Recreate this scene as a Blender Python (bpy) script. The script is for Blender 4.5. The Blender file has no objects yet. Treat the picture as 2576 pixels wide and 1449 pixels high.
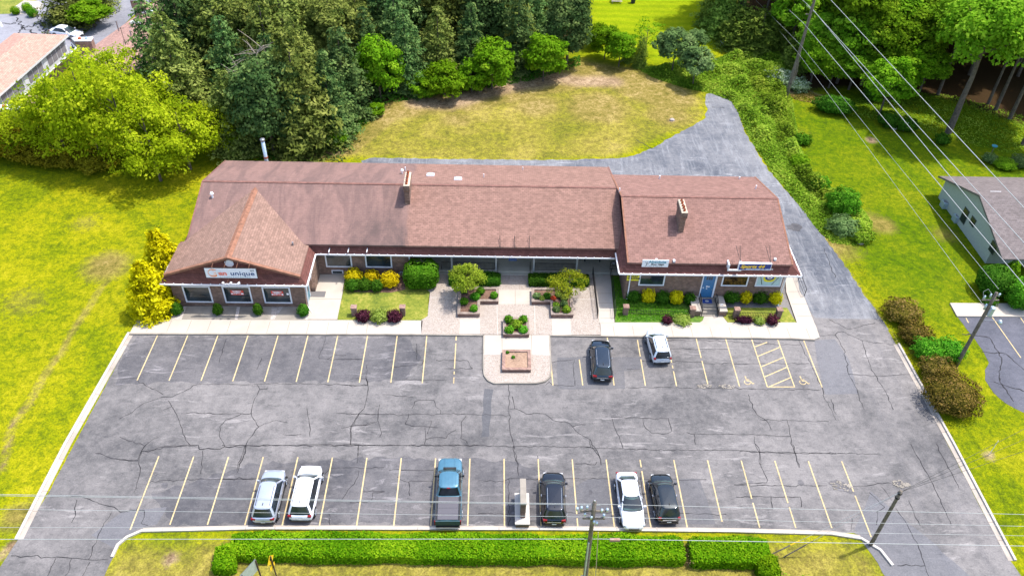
import bpy, bmesh, math, random
import numpy as np
from mathutils import Vector, Matrix

# ------------------------------------------------------------------ camera
SC = bpy.context.scene
COL = SC.collection
H, PITCH, YAW, ROLL, FPX = 53.2, 0.7108, -0.0352, 0.0359, 2055.0

def cam_axes():
    cp, sp = math.cos(PITCH), math.sin(PITCH)
    r = np.array([1, 0, 0.]); f = np.array([0, cp, -sp]); u = np.cross(r, f)
    c, s = math.cos(YAW), math.sin(YAW)
    Rz = np.array([[c, -s, 0], [s, c, 0], [0, 0, 1]])
    r, f, u = Rz @ r, Rz @ f, Rz @ u
    c, s = math.cos(ROLL), math.sin(ROLL)
    return c * r + s * u, -s * r + c * u, f
CR, CU, CF = cam_axes()
cam_d = bpy.data.cameras.new('camera')
cam_d.sensor_width = 36.0
cam_d.lens = 36.0 * FPX / 2576.0
cam_d.clip_start = 0.5
cam_d.clip_end = 2000
cam = bpy.data.objects.new('camera', cam_d)
COL.objects.link(cam)
m3 = Matrix(((CR[0], CU[0], -CF[0]), (CR[1], CU[1], -CF[1]), (CR[2], CU[2], -CF[2])))
cam.matrix_world = Matrix.Translation((0, 0, H)) @ m3.to_4x4()
SC.camera = cam

# ------------------------------------------------------------------ light
SUNV = Vector((0.40, 0.16, 1.0)).normalized()
w = bpy.data.worlds.new("World"); SC.world = w; w.use_nodes = True
nt = w.node_tree
sky = nt.nodes.new('ShaderNodeTexSky'); sky.sky_type = 'NISHITA'; sky.sun_disc = False
sky.sun_elevation = math.asin(SUNV.z)
sky.sun_rotation = math.atan2(SUNV.x, SUNV.y)
sky.air_density = 1.0; sky.dust_density = 2.2; sky.ozone_density = 1.0
bg = nt.nodes['Background']; bg.inputs['Strength'].default_value = 0.15
nt.links.new(sky.outputs[0], bg.inputs['Color'])
sl = bpy.data.lights.new('sun', 'SUN'); sl.energy = 2.35; sl.angle = math.radians(1.6)
sl.color = (1.0, 0.955, 0.88)
so = bpy.data.objects.new('sun', sl); COL.objects.link(so)
so.rotation_euler = (-SUNV).to_track_quat('-Z', 'Y').to_euler()
so.location = (0, 60, 60)
SC.view_settings.view_transform = 'Standard'
SC.view_settings.look = 'None'
SC.view_settings.exposure = 1.2
SC.view_settings.gamma = 1.0
SC.cycles.max_bounces = 6
SC.cycles.diffuse_bounces = 3
SC.cycles.transparent_max_bounces = 6

# ------------------------------------------------------------------ place helpers (survey of the site)
O = np.array([0, 0, H])
def ray(u, v):
    return CF * FPX + CR * (u - 1288) - CU * (v - 724.5)
def gp(u, v, z=0.0):
    d = ray(u, v); p = O + d * ((z - H) / d[2]); return (float(p[0]), float(p[1]), float(p[2]))
def gy(u, v, y):
    d = ray(u, v); p = O + d * (y / d[1]); return (float(p[0]), float(p[1]), float(p[2]))
def pj(x, y, z):
    d = np.array([x, y, z]) - O; k = d @ CF
    return 1288 + FPX * (d @ CR) / k, 724.5 - FPX * (d @ CU) / k
def height_at(b, vt):
    lo, hi = 0., 45.
    for _ in range(40):
        m = (lo + hi) / 2
        if pj(b[0], b[1], m)[1] > vt: lo = m
        else: hi = m
    return m
def zc(ox, oy, s, pts):
    return [((ox + u / s) * .85867, (oy + v / s) * .85867) for u, v in pts]

# ------------------------------------------------------------------ object helpers
def tag(o, label=None, cat=None, group=None, kind=None):
    if label: o['label'] = label
    if cat: o['category'] = cat
    if group: o['group'] = group
    if kind: o['kind'] = kind
    return o
def empty(name, loc, label=None, cat=None, group=None, rz=0):
    o = bpy.data.objects.new(name, None); COL.objects.link(o)
    o.empty_display_size = .3
    o.location = loc; o.rotation_euler = (0, 0, rz)
    return tag(o, label, cat, group)
def mesh_obj(name, verts, faces, mat, parent=None, smooth=False, tint=None, loc=None):
    me = bpy.data.meshes.new(name)
    me.from_pydata([tuple(v) for v in verts], [], [tuple(f) for f in faces])
    if smooth: me.polygons.foreach_set('use_smooth', [True] * len(me.polygons))
    if mat: me.materials.append(mat)
    o = bpy.data.objects.new(name, me); COL.objects.link(o)
    if parent: o.parent = parent
    if loc: o.location = loc
    return o
def copy_tree(o, parent=None):
    c = o.copy(); COL.objects.link(c)
    if parent: c.parent = parent
    for ch in list(o.children): copy_tree(ch, c)
    return c

class MB:
    def __init__(s): s.v = []; s.f = []
    def quad(s, a, b, c, d):
        n = len(s.v); s.v += [a, b, c, d]; s.f.append((n, n + 1, n + 2, n + 3)); return s
    def poly(s, pts):
        n = len(s.v); s.v += list(pts); s.f.append(tuple(range(n, n + len(pts)))); return s
    def box(s, x0, y0, z0, x1, y1, z1):
        n = len(s.v)
        s.v += [(x0, y0, z0), (x1, y0, z0), (x1, y1, z0), (x0, y1, z0), (x0, y0, z1), (x1, y0, z1), (x1, y1, z1), (x0, y1, z1)]
        s.f += [tuple(n + i for i in q) for q in ((0, 3, 2, 1), (4, 5, 6, 7), (0, 1, 5, 4), (1, 2, 6, 5), (2, 3, 7, 6), (3, 0, 4, 7))]
        return s
    def frus(s, b, t):
        # b, t: (x0,y0,x1,y1,z)
        n = len(s.v)
        for (x0, y0, x1, y1, z) in (b, t): s.v += [(x0, y0, z), (x1, y0, z), (x1, y1, z), (x0, y1, z)]
        s.f += [tuple(n + i for i in q) for q in ((0, 3, 2, 1), (4, 5, 6, 7), (0, 1, 5, 4), (1, 2, 6, 5), (2, 3, 7, 6), (3, 0, 4, 7))]
        return s
    def prism(s, pts, z0, z1):
        # pts CCW in xy
        a = sum(pts[i][0] * pts[(i + 1) % len(pts)][1] - pts[(i + 1) % len(pts)][0] * pts[i][1] for i in range(len(pts)))
        if a < 0: pts = pts[::-1]
        n = len(s.v); k = len(pts)
        s.v += [(p[0], p[1], z0) for p in pts] + [(p[0], p[1], z1) for p in pts]
        s.f.append(tuple(n + k + i for i in range(k)))
        s.f.append(tuple(n + k - 1 - i for i in range(k)))
        for i in range(k):
            j = (i + 1) % k; s.f.append((n + i, n + j, n + k + j, n + k + i))
        return s
    def exx(s, prof, x0, x1):
        # profile (y,z) extruded along x
        n = len(s.v); k = len(prof)
        s.v += [(x0, p[0], p[1]) for p in prof] + [(x1, p[0], p[1]) for p in prof]
        s.f.append(tuple(n + i for i in range(k))); s.f.append(tuple(n + 2 * k - 1 - i for i in range(k)))
        for i in range(k):
            j = (i + 1) % k; s.f.append((n + j, n + i, n + k + i, n + k + j))
        return s
    def tube(s, pts, r, n=6, r2=None):
        # along polyline
        pts = [Vector(p) for p in pts]; base = len(s.v); m = len(pts)
        for i, p in enumerate(pts):
            d = (pts[min(i + 1, m - 1)] - pts[max(i - 1, 0)]).normalized()
            a = d.orthogonal().normalized(); b = d.cross(a)
            rr = r if r2 is None else r + (r2 - r) * i / max(1, m - 1)
            if i and abs(a.dot(pa)) < .999:
                a = (pa - d * pa.dot(d)).normalized(); b = d.cross(a)
            pa = a
            for k in range(n):
                t = 2 * math.pi * k / n
                q = p + a * math.cos(t) * rr + b * math.sin(t) * rr
                s.v.append((q.x, q.y, q.z))
        for i in range(m - 1):
            for k in range(n):
                j = (k + 1) % n
                s.f.append((base + i * n + k, base + i * n + j, base + (i + 1) * n + j, base + (i + 1) * n + k))
        s.f.append(tuple(base + k for k in range(n))[::-1]); s.f.append(tuple(base + (m - 1) * n + k for k in range(n)))
        return s
    def xform(s, M):
        s.v = [tuple(M @ Vector(p)) for p in s.v]; return s
    def build(s, name, mat, parent=None, smooth=False, loc=None):
        return mesh_obj(name, s.v, s.f, mat, parent, smooth, loc=loc)

def tri_poly(name, pts, z, mat, parent=None, thick=None):
    """flat polygon (world xy) triangulated; thick gives a slab with sides"""
    bm = bmesh.new()
    vs = [bm.verts.new((p[0], p[1], z)) for p in pts]
    f = bm.faces.new(vs)
    f.normal_update()
    if f.normal.z < 0: f.normal_flip()
    if thick:
        r = bmesh.ops.extrude_face_region(bm, geom=[f])
        nv = [e for e in r['geom'] if isinstance(e, bmesh.types.BMVert)]
        bmesh.ops.translate(bm, verts=nv, vec=(0, 0, thick))
        bm.normal_update()
        bmesh.ops.recalc_face_normals(bm, faces=bm.faces)
    bmesh.ops.triangulate(bm, faces=[x for x in bm.faces if len(x.verts) > 4])
    me = bpy.data.meshes.new(name); bm.to_mesh(me); bm.free()
    me.materials.append(mat)
    o = bpy.data.objects.new(name, me); COL.objects.link(o)
    if parent: o.parent = parent
    return o
def struct(name, o=None):
    o['kind'] = 'structure'; return o

def text_mesh(name, body, mat, size, M, parent=None, shear=0, bold=0, depth=.004, align='LEFT', xs=1.0, space=1.0):
    cu = bpy.data.curves.new(name, 'FONT'); cu.body = body; cu.size = size; cu.shear = shear
    cu.offset = bold; cu.extrude = depth; cu.align_x = align; cu.space_character = space
    cu.resolution_u = 4
    t = bpy.data.objects.new(name + '_tmp', cu); COL.objects.link(t)
    dg = bpy.context.evaluated_depsgraph_get(); me = bpy.data.meshes.new_from_object(t.evaluated_get(dg))
    bpy.data.objects.remove(t); me.name = name
    me.transform(M @ Matrix.Diagonal((xs, 1, 1, 1)))
    me.materials.clear(); me.materials.append(mat)
    o = bpy.data.objects.new(name, me); COL.objects.link(o)
    if parent: o.parent = parent
    return o

# ------------------------------------------------------------------ materials
class NT:
    def __init__(s, name):
        s.m = bpy.data.materials.new(name); s.m.use_nodes = True; s.t = s.m.node_tree
        s.b = s.t.nodes['Principled BSDF']
    def n(s, typ, inp=None, **kw):
        x = s.t.nodes.new(typ)
        for k, v in kw.items(): setattr(x, k, v)
        for k, v in (inp or {}).items():
            if hasattr(v, 'is_linked') or isinstance(v, bpy.types.NodeSocket): s.t.links.new(v, x.inputs[k])
            else: x.inputs[k].default_value = v
        return x
    def noise(s, scale, detail=4, rough=.55, vec=None, dist=0):
        i = {'Scale': scale, 'Detail': detail, 'Roughness': rough, 'Distortion': dist}
        if vec is not None: i['Vector'] = vec
        return s.n('ShaderNodeTexNoise', i).outputs['Fac']
    def geo(s): return s.n('ShaderNodeNewGeometry').outputs['Position']
    def ramp(s, fac, stops, interp='LINEAR'):
        x = s.n('ShaderNodeValToRGB'); x.color_ramp.interpolation = interp
        cr = x.color_ramp
        while len(cr.elements) < len(stops): cr.elements.new(.5)
        for e, (p, c) in zip(cr.elements, stops):
            e.position = p; e.color = tuple(c) + (1,) if len(c) == 3 else c
        s.t.links.new(fac, x.inputs[0]); return x.outputs[0]
    def mix(s, fac, a, b, mode='MIX'):
        x = s.n('ShaderNodeMix', data_type='RGBA', blend_type=mode)
        for sock, v in ((x.inputs[0], fac), (x.inputs[6], a), (x.inputs[7], b)):
            if isinstance(v, bpy.types.NodeSocket): s.t.links.new(v, sock)
            elif isinstance(v, (tuple, list)): sock.default_value = tuple(v) + (1,) if len(v) == 3 else v
            else: sock.default_value = v
        return x.outputs[2]
    def math(s, op, a, b=0.0, clamp=False):
        x = s.n('ShaderNodeMath', operation=op); x.use_clamp = clamp
        for sock, v in ((x.inputs[0], a), (x.inputs[1], b)):
            if isinstance(v, bpy.types.NodeSocket): s.t.links.new(v, sock)
            else: sock.default_value = v
        return x.outputs[0]
    def mapv(s, vec, scale=(1, 1, 1), rot=(0, 0, 0), loc=(0, 0, 0)):
        return s.n('ShaderNodeMapping', {'Vector': vec, 'Scale': scale, 'Rotation': rot, 'Location': loc}).outputs[0]
    def bump(s, h, strength=.3, dist=.02):
        x = s.n('ShaderNodeBump', {'Height': h, 'Strength': strength, 'Distance': dist})
        s.t.links.new(x.outputs[0], s.b.inputs['Normal'])
    def base(s, c):
        if isinstance(c, bpy.types.NodeSocket): s.t.links.new(c, s.b.inputs['Base Color'])
        else: s.b.inputs['Base Color'].default_value = tuple(c) + (1,)
        return s
    def set(s, **k):
        for a, v in k.items(): s.b.inputs[a.replace('_', ' ')].default_value = v
        return s

def plain(name, col, rough=.6, metal=0., var=.12, scale=6., coat=0.):
    m = NT(name); p = m.n('ShaderNodeTexCoord').outputs['Object']
    n = m.noise(scale, 3, .6, p)
    c = m.ramp(n, [(.3, [x * (1 - var) for x in col]), (.7, [min(1, x * (1 + var)) for x in col])])
    m.base(c).set(Roughness=rough, Metallic=metal)
    if coat: m.b.inputs['Coat Weight'].default_value = coat; m.b.inputs['Coat Roughness'].default_value = .05
    return m.m

def mat_asphalt(name, dark, light, bluish=0, streak=0, wear=.5):
    m = NT(name); p = m.geo()
    big = m.noise(.055, 4, .55, p, .6); mid = m.noise(.42, 5, .62, p, .4)
    st = m.noise(1.0, 6, .7, m.mapv(p, (.35, 1.6, 1)), .8)
    fine = m.noise(9, 3, .7, p)
    f = m.math('ADD', m.math('MULTIPLY', big, .75), m.math('MULTIPLY', mid, .45))
    md2 = m.noise(1.6, 5, .7, p, .3)
    f = m.math('ADD', f, m.math('MULTIPLY', m.math('SUBTRACT', md2, .5), .38))
    c = m.ramp(f, [(.44, dark), (.72, light)])
    wr = m.ramp(st, [(.56, (0, 0, 0)), (.63, (1, 1, 1))])
    gate = m.ramp(m.noise(.11, 3, .5, m.mapv(p, (1, 1, 1), loc=(31, 7, 0))), [(.45, (0, 0, 0)), (.62, (1, 1, 1))])
    c = m.mix(m.math('MULTIPLY', m.math('MULTIPLY', wr, gate), wear), c, [x * 1.75 for x in light])
    sp = m.ramp(m.noise(3.2, 5, .8, m.mapv(p, (.8, 1.6, 1))), [(.57, (0, 0, 0)), (.70, (1, 1, 1))])
    dk = m.ramp(m.noise(2.4, 6, .8, m.mapv(p, (.7, 1.3, 1), loc=(9, 4, 0))), [(.34, (.55, .55, .55)), (.47, (0, 0, 0))])
    c = m.mix(dk, c, [x * .7 for x in dark])
    c = m.mix(m.math('MULTIPLY', sp, .42), c, [x * 1.5 for x in light])
    if streak:
        s2 = m.noise(1.2, 5, .65, m.mapv(p, (1.7, .22, 1), rot=(0, 0, .5)), 1.2)
        c = m.mix(m.math('MULTIPLY', m.ramp(s2, [(.5, (0, 0, 0)), (.66, (1, 1, 1))]), streak), c, (.42, .43, .45))
    c = m.mix(m.ramp(fine, [(.3, (.0, .0, .0)), (.7, (.36, .36, .36))]), c, (.02, .02, .025))
    m.base(c).set(Roughness=.9)
    m.bump(fine, .35, .02)
    return m.m

def mat_grass(name):
    """colour by painted zones (turf kinds) plus procedural mottling"""
    m = NT(name); p = m.geo()
    a = m.n('ShaderNodeAttribute', attribute_name='zone').outputs['Color']
    a2 = m.n('ShaderNodeAttribute', attribute_name='zone2').outputs['Color']
    sep = m.n('ShaderNodeSeparateColor', {'Color': a}); sep2 = m.n('ShaderNodeSeparateColor', {'Color': a2})
    n1 = m.noise(.16, 5, .6, p, .5); n2 = m.noise(1.3, 5, .7, p, .5); n3 = m.noise(7, 4, .75, p)
    n4 = m.noise(3.4, 4, .75, p, .6)
    mot = m.math('ADD', m.math('ADD', m.math('MULTIPLY', n1, .36), m.math('MULTIPLY', n2, .36)), m.math('MULTIPLY', n4, .28))
    lawn = m.ramp(mot, [(.38, (.10, .155, .004)), (.47, (.20, .24, .005)), (.54, (.31, .305, .006)), (.64, (.42, .365, .018))])
    lush = m.ramp(mot, [(.38, (.042, .105, .003)), (.48, (.098, .168, .004)), (.56, (.175, .215, .006)), (.68, (.29, .275, .02))])
    dry = m.ramp(mot, [(.38, (.13, .13, .022)), (.50, (.27, .21, .055)), (.62, (.48, .35, .16))])
    dirt = m.ramp(mot, [(.38, (.17, .11, .06)), (.5, (.36, .25, .155)), (.62, (.58, .42, .28))])
    def thr(x, w=.9):
        return m.math('MULTIPLY', m.math('ADD', m.math('SUBTRACT', x, m.math('MULTIPLY', m.math('ADD', m.math('MULTIPLY', n2, .5), m.math('MULTIPLY', n4, .5)), w)), .27), 3.6, True)
    c = m.mix(sep.outputs[0], lawn, lush)
    c = m.mix(thr(sep.outputs[1]), c, dry)
    c = m.mix(thr(sep.outputs[2]), c, dirt)
    c = m.mix(thr(sep2.outputs[0], .5), c, (.055, .030, .018))      # leaf litter in the wood
    stripe = m.n('ShaderNodeTexWave', {'Vector': m.mapv(p, (1, 1, 1), rot=(0, 0, .02)), 'Scale': .13, 'Distortion': 2.6, 'Detail': 3.0, 'Detail Scale': 1.6}, bands_direction='Y').outputs['Fac']
    bright = m.mix(stripe, (.23, .31, .006), (.31, .37, .008))
    bright = m.mix(m.ramp(mot, [(.42, (.55, .55, .55)), (.58, (0, 0, 0))]), bright, (.13, .19, .006))
    c = m.mix(sep2.outputs[1], c, bright)
    c = m.mix(m.ramp(n3, [(.30, (.62, .62, .62)), (.56, (0, 0, 0))]), c, (.035, .045, .004))
    m.base(c).set(Roughness=1.0)
    m.b.inputs['Specular IOR Level'].default_value = .0
    m.bump(m.math('ADD', n3, m.math('MULTIPLY', n2, .6)), .55, .12)
    return m.m

def mat_bed(name, c0, c1, c2, sc=5):
    m = NT(name); p = m.geo()
    n = m.noise(sc, 5, .75, p); b = m.noise(.6, 4, .6, p)
    f = m.math('ADD', m.math('MULTIPLY', n, .6), m.math('MULTIPLY', b, .4))
    m.base(m.ramp(f, [(.34, c0), (.5, c1), (.66, c2)])).set(Roughness=.95)
    m.bump(n, .6, .06); return m.m

def mat_concrete(name, col, stain=.25):
    m = NT(name); p = m.geo()
    n = m.noise(.5, 5, .6, p, .5); f = m.noise(6, 4, .7, p)
    c = m.ramp(n, [(.3, [x * (1 - stain) for x in col]), (.62, col)])
    c = m.mix(m.math('MULTIPLY', f, .22), c, [x * .55 for x in col])
    m.base(c).set(Roughness=.9); m.bump(f, .15, .01); return m.m

def mat_aggregate(name):
    m = NT(name); p = m.geo()
    v = m.n('ShaderNodeTexVoronoi', {'Vector': p, 'Scale': 15.0}).outputs['Color']
    sv = m.n('ShaderNodeSeparateColor', {'Color': v}).outputs[0]
    c = m.ramp(sv, [(0, (.25, .20, .165)), (.3, (.345, .29, .245)), (.7, (.385, .33, .285)), (1, (.43, .375, .33))])
    b = m.noise(.35, 5, .6, p, .5)
    c = m.mix(m.ramp(b, [(.5, (0, 0, 0)), (.7, (.35, .35, .35))]), c, (.25, .2, .18))
    m.base(c).set(Roughness=.9); m.bump(sv, .3, .02); return m.m

def mat_brick(name, c1=(.17, .085, .055), c2=(.30, .17, .12), mortar=(.22, .18, .15), sc=1.0):
    m = NT(name); p = m.n('ShaderNodeTexCoord').outputs['Object']
    s = m.n('ShaderNodeSeparateXYZ', {'Vector': p})
    uv = m.n('ShaderNodeCombineXYZ', {'X': m.math('ADD', s.outputs[0], s.outputs[1]), 'Y': s.outputs[2], 'Z': 0.0}).outputs[0]
    b = m.n('ShaderNodeTexBrick', {'Vector': uv, 'Color1': c1 + (1,), 'Color2': c2 + (1,), 'Mortar': mortar + (1,), 'Scale': sc, 'Mortar Size': .014,
                                   'Brick Width': .26, 'Row Height': .095, 'Bias': -.1})
    n = m.noise(2.5, 4, .7, p)
    c = m.mix(m.ramp(n, [(.35, (.55, .55, .55)), (.6, (0, 0, 0))]), b.outputs[0], (.07, .045, .035))
    eff = m.noise(.7, 3, .5, m.mapv(p, (1, 1, 1), loc=(5, 2, 9)))
    c = m.mix(m.ramp(eff, [(.58, (0, 0, 0)), (.75, (.35, .35, .35))]), c, (.42, .33, .26))
    m.base(c).set(Roughness=.9)
    m.bump(b.outputs[1], .3, .01); return m.m

def mat_shingle(name, axis='y', base=(.215, .105, .085), aged=False, bands=1.0):
    """asphalt shingles in courses; axis = the direction the courses climb"""
    m = NT(name); p = m.n('ShaderNodeTexCoord').outputs['Object']
    s = m.n('ShaderNodeSeparateXYZ', {'Vector': p}); X, Y, Z = s.outputs
    if axis == 'y': uv = m.n('ShaderNodeCombineXYZ', {'X': X, 'Y': Y, 'Z': 0.0}).outputs[0]
    elif axis == 'x': uv = m.n('ShaderNodeCombineXYZ', {'X': Y, 'Y': X, 'Z': 0.0}).outputs[0]
    else: uv = m.n('ShaderNodeCombineXYZ', {'X': m.math('ADD', X, Y), 'Y': Z, 'Z': 0.0}).outputs[0]
    k = lambda f: tuple(min(1, x * f) for x in base)
    b = m.n('ShaderNodeTexBrick', {'Vector': uv, 'Color1': k(.80) + (1,), 'Color2': k(1.2) + (1,), 'Mortar': k(.50) + (1,), 'Scale': 1.0, 'Mortar Size': .016,
                                   'Mortar Smooth': .3, 'Brick Width': .42, 'Row Height': .21})
    b.offset_frequency = 2
    n = m.noise(.33, 5, .62, p, .8); f = m.noise(11, 3, .7, p); md = m.noise(1.9, 4, .7, uv)
    c = m.mix(m.ramp(n, [(.36, (.34, .34, .34)), (.6, (0, 0, 0))]), b.outputs[0], k(.62))
    c = m.mix(m.ramp(md, [(.45, (0, 0, 0)), (.72, (.42, .42, .42))]), c, k(1.55))
    c = m.mix(m.math('MULTIPLY', f, .25), c, k(.45))
    if aged:
        # older, purple-brown shingles west of the chimney with dark algae streaks
        edge = m.noise(.9, 5, .7, m.mapv(p, (1, .35, 1)), .6)
        mk = m.math('MULTIPLY', m.math('SUBTRACT', m.math('ADD', -8.9, m.math('MULTIPLY', edge, 1.6)), X), 2.2, True)
        old = m.mix(.55, c, (.22, .14, .128))
        st = m.noise(.55, 5, .65, m.mapv(p, (1.4, .14, 1)), .8)
        old = m.mix(m.ramp(st, [(.40, (.42, .42, .42)), (.58, (0, 0, 0))]), old, (.075, .055, .055))
        band = m.math('MULTIPLY', m.math('SUBTRACT', 68.0, Y), .3, True)
        nr = m.math('MULTIPLY', m.math('SUBTRACT', X, -14.5), .35, True)
        nz = m.ramp(m.noise(.5, 6, .75, m.mapv(p, (1, .6, 1), loc=(3, 9, 1)), .1), [(.36, (1, 1, 1)), (.66, (.15, .15, .15))])
        old = m.mix(m.math('MULTIPLY', m.math('MULTIPLY', nz, nr), m.math('MULTIPLY', band, .75)), old, (.07, .055, .052))
        c = m.mix(mk, c, old)
    m.base(c).set(Roughness=.92)
    m.b.inputs['Specular IOR Level'].default_value = .25
    m.bump(b.outputs[1], .4, -.01); return m.m

def mat_glass(name, tint=(.012, .018, .022), rough=.04):
    m = NT(name); p = m.n('ShaderNodeTexCoord').outputs['Object']
    n = m.noise(.8, 3, .5, p)
    m.base(m.ramp(n, [(.35, tint), (.65, [x * 2.6 for x in tint])])).set(Roughness=rough)
    m.b.inputs['Specular IOR Level'].default_value = .6
    return m.m

def mat_leaf(name, dark, mid, light, trans=.28, hue=.03):
    m = NT(name)
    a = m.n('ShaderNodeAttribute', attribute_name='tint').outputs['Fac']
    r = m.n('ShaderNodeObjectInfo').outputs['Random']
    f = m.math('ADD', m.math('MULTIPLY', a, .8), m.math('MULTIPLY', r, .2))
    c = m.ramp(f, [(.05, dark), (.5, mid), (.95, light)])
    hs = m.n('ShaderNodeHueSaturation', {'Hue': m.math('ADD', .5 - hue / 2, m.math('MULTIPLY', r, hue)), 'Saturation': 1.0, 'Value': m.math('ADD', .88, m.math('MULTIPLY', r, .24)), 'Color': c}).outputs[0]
    m.t.nodes.remove(m.b)
    d = m.n('ShaderNodeBsdfDiffuse', {'Color': hs}); t = m.n('ShaderNodeBsdfTranslucent', {'Color': hs})
    mx = m.n('ShaderNodeMixShader', {0: trans, 1: d.outputs[0], 2: t.outputs[0]})
    m.t.links.new(mx.outputs[0], m.t.nodes['Material Output'].inputs[0])
    return m.m

def mat_paint(name, col, metal=.3, rough=.28):
    m = NT(name); p = m.n('ShaderNodeTexCoord').outputs['Object']
    n = m.noise(2.2, 3, .6, p)
    m.base(m.ramp(n, [(.3, [x * .93 for x in col]), (.7, col)])).set(Roughness=rough, Metallic=metal)
    m.b.inputs['Coat Weight'].default_value = .8; m.b.inputs['Coat Roughness'].default_value = .04
    return m.m

M = {}
M['grass'] = mat_grass('grass')
M['asphalt'] = mat_asphalt('asphalt', (.082, .079, .081), (.245, .226, .218), wear=.5)
M['asphalt_rear'] = mat_asphalt('asphalt_rear', (.088, .098, .122), (.25, .25, .262), streak=.32, wear=.9)
M['asphalt_patch'] = mat_asphalt('asphalt_patch', (.075, .076, .084), (.130, .128, .136), wear=.2)
M['asphalt_smooth'] = mat_asphalt('asphalt_smooth', (.13, .128, .138), (.19, .185, .195), wear=.15)
M['asphalt_next'] = mat_asphalt('asphalt_next', (.075, .078, .10), (.14, .14, .17), wear=.15)
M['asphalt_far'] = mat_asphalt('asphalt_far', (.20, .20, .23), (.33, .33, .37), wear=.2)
M['asphalt_seal'] = mat_asphalt('asphalt_seal', (.058, .058, .066), (.165, .154, .156), wear=1.0)
M['asphalt_patch2'] = mat_asphalt('asphalt_patch2', (.105, .103, .112), (.165, .158, .162), wear=.2)
M['crack'] = plain('crack', (.018, .017, .020), .9)
M['line'] = mat_bed('line_paint', (.36, .28, .16), (.56, .43, .22), (.64, .50, .28), 3)
M['walk'] = mat_concrete('walk', (.50, .44, .372), .14)
M['walk_dark'] = mat_concrete('walk_dark', (.34, .30, .25), .45)
M['porch'] = mat_concrete('porch', (.50, .47, .39), .25)
M['kerb'] = mat_concrete('kerb', (.55, .50, .45), .18)
M['gutter_pan'] = mat_concrete('gutter_pan', (.46, .40, .34), .3)
M['agg'] = mat_aggregate('aggregate')
M['gravel'] = mat_bed('gravel', (.20, .17, .15), (.42, .37, .33), (.66, .62, .58), 7)
M['mulch'] = mat_bed('mulch', (.07, .038, .024), (.17, .095, .065), (.27, .17, .12), 7)
M['soil'] = mat_bed('soil', (.17, .11, .07), (.34, .22, .15), (.42, .30, .21), 5)
M['bed_lawn'] = mat_bed('bed_lawn', (.06, .10, .008), (.17, .20, .015), (.36, .31, .06), 4)
M['bed_green'] = mat_bed('bed_green', (.04, .11, .012), (.09, .18, .015), (.16, .22, .03), 3)
M['joint'] = plain('joint', (.22, .18, .15), .9)
M['brick'] = mat_brick('brick')
M['brick_cap'] = mat_brick('brick_cap', (.30, .17, .13), (.40, .25, .20), (.30, .24, .2))
M['brick_wall_dark'] = mat_brick('brick_low', (.14, .07, .05), (.24, .13, .10), (.17, .13, .11))
M['sh_main'] = mat_shingle('shingle_main', 'y', (.275, .158, .125), aged=True)
M['sh_right'] = mat_shingle('shingle_right', 'y', (.262, .146, .120))
M['sh_x'] = mat_shingle('shingle_gable', 'x', (.275, .170, .132))
M['sh_v'] = mat_shingle('shingle_vertical', 'z', (.165, .066, .055))
M['ridge_dark'] = plain('ridge_cap_dark', (.20, .095, .075), .9, var=.3, scale=3)
M['ridge'] = plain('ridge_cap', (.25, .115, .070), .9, var=.3, scale=3)
M['white'] = plain('white_trim', (.78, .78, .80), .45, var=.05)
M['white_frame'] = plain('white_frame', (.70, .72, .76), .45, var=.05)
M['soffit'] = plain('soffit', (.42, .42, .40), .7)
M['glass'] = mat_glass('window_glass')
M['black'] = plain('black_iron', (.012, .012, .013), .5)
M['dark'] = plain('dark_rubber', (.012, .012, .013), .8)
M['grey'] = plain('grey_metal', (.30, .31, .33), .45, .6)
M['galv'] = plain('galvanised', (.48, .58, .66), .4, .5)
M['wood'] = plain('weathered_wood', (.15, .125, .10), .9, var=.4, scale=3)
M['bark'] = plain('bark', (.115, .090, .070), .95, var=.4, scale=3)
M['deadwood'] = plain('dead_wood', (.30, .25, .20), .95, var=.3)
M['wire'] = plain('wire_metal', (.34, .36, .36), .5)
M['clay'] = plain('clay_pot', (.42, .10, .035), .8)
M['cap'] = mat_concrete('cap_mortar', (.60, .52, .40), .2)
M['blue_door'] = plain('blue_paint', (.035, .16, .33), .4)
# ================================================================== GROUND AND PAVING
def G(pts, z=0.0): return [gp(u, v, z)[:2] for u, v in pts]

def sdf(P, poly):
    """signed distance (negative inside) of points P (n,2) to polygon"""
    poly = np.array(poly); n = len(poly); d = np.full(len(P), 1e9); ins = np.zeros(len(P), bool)
    for i in range(n):
        a = poly[i]; b = poly[(i + 1) % n]; ab = b - a; ap = P - a
        t = np.clip((ap @ ab) / max(1e-9, ab @ ab), 0, 1)
        d = np.minimum(d, np.linalg.norm(ap - t[:, None] * ab, axis=1))
        c = ((a[1] > P[:, 1]) != (b[1] > P[:, 1])) & (P[:, 0] < (b[0] - a[0]) * (P[:, 1] - a[1]) / (b[1] - a[1] + 1e-12) + a[0])
        ins ^= c
    return np.where(ins, -d, d)
def ldist(P, line):
    line = np.array(line); d = np.full(len(P), 1e9)
    for i in range(len(line) - 1):
        a = line[i]; ab = line[i + 1] - a; ap = P - a
        t = np.clip((ap @ ab) / (ab @ ab), 0, 1); d = np.minimum(d, np.linalg.norm(ap - t[:, None] * ab, axis=1))
    return d
def soft(d, w): return np.clip(.5 - d / w, 0, 1)

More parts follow.
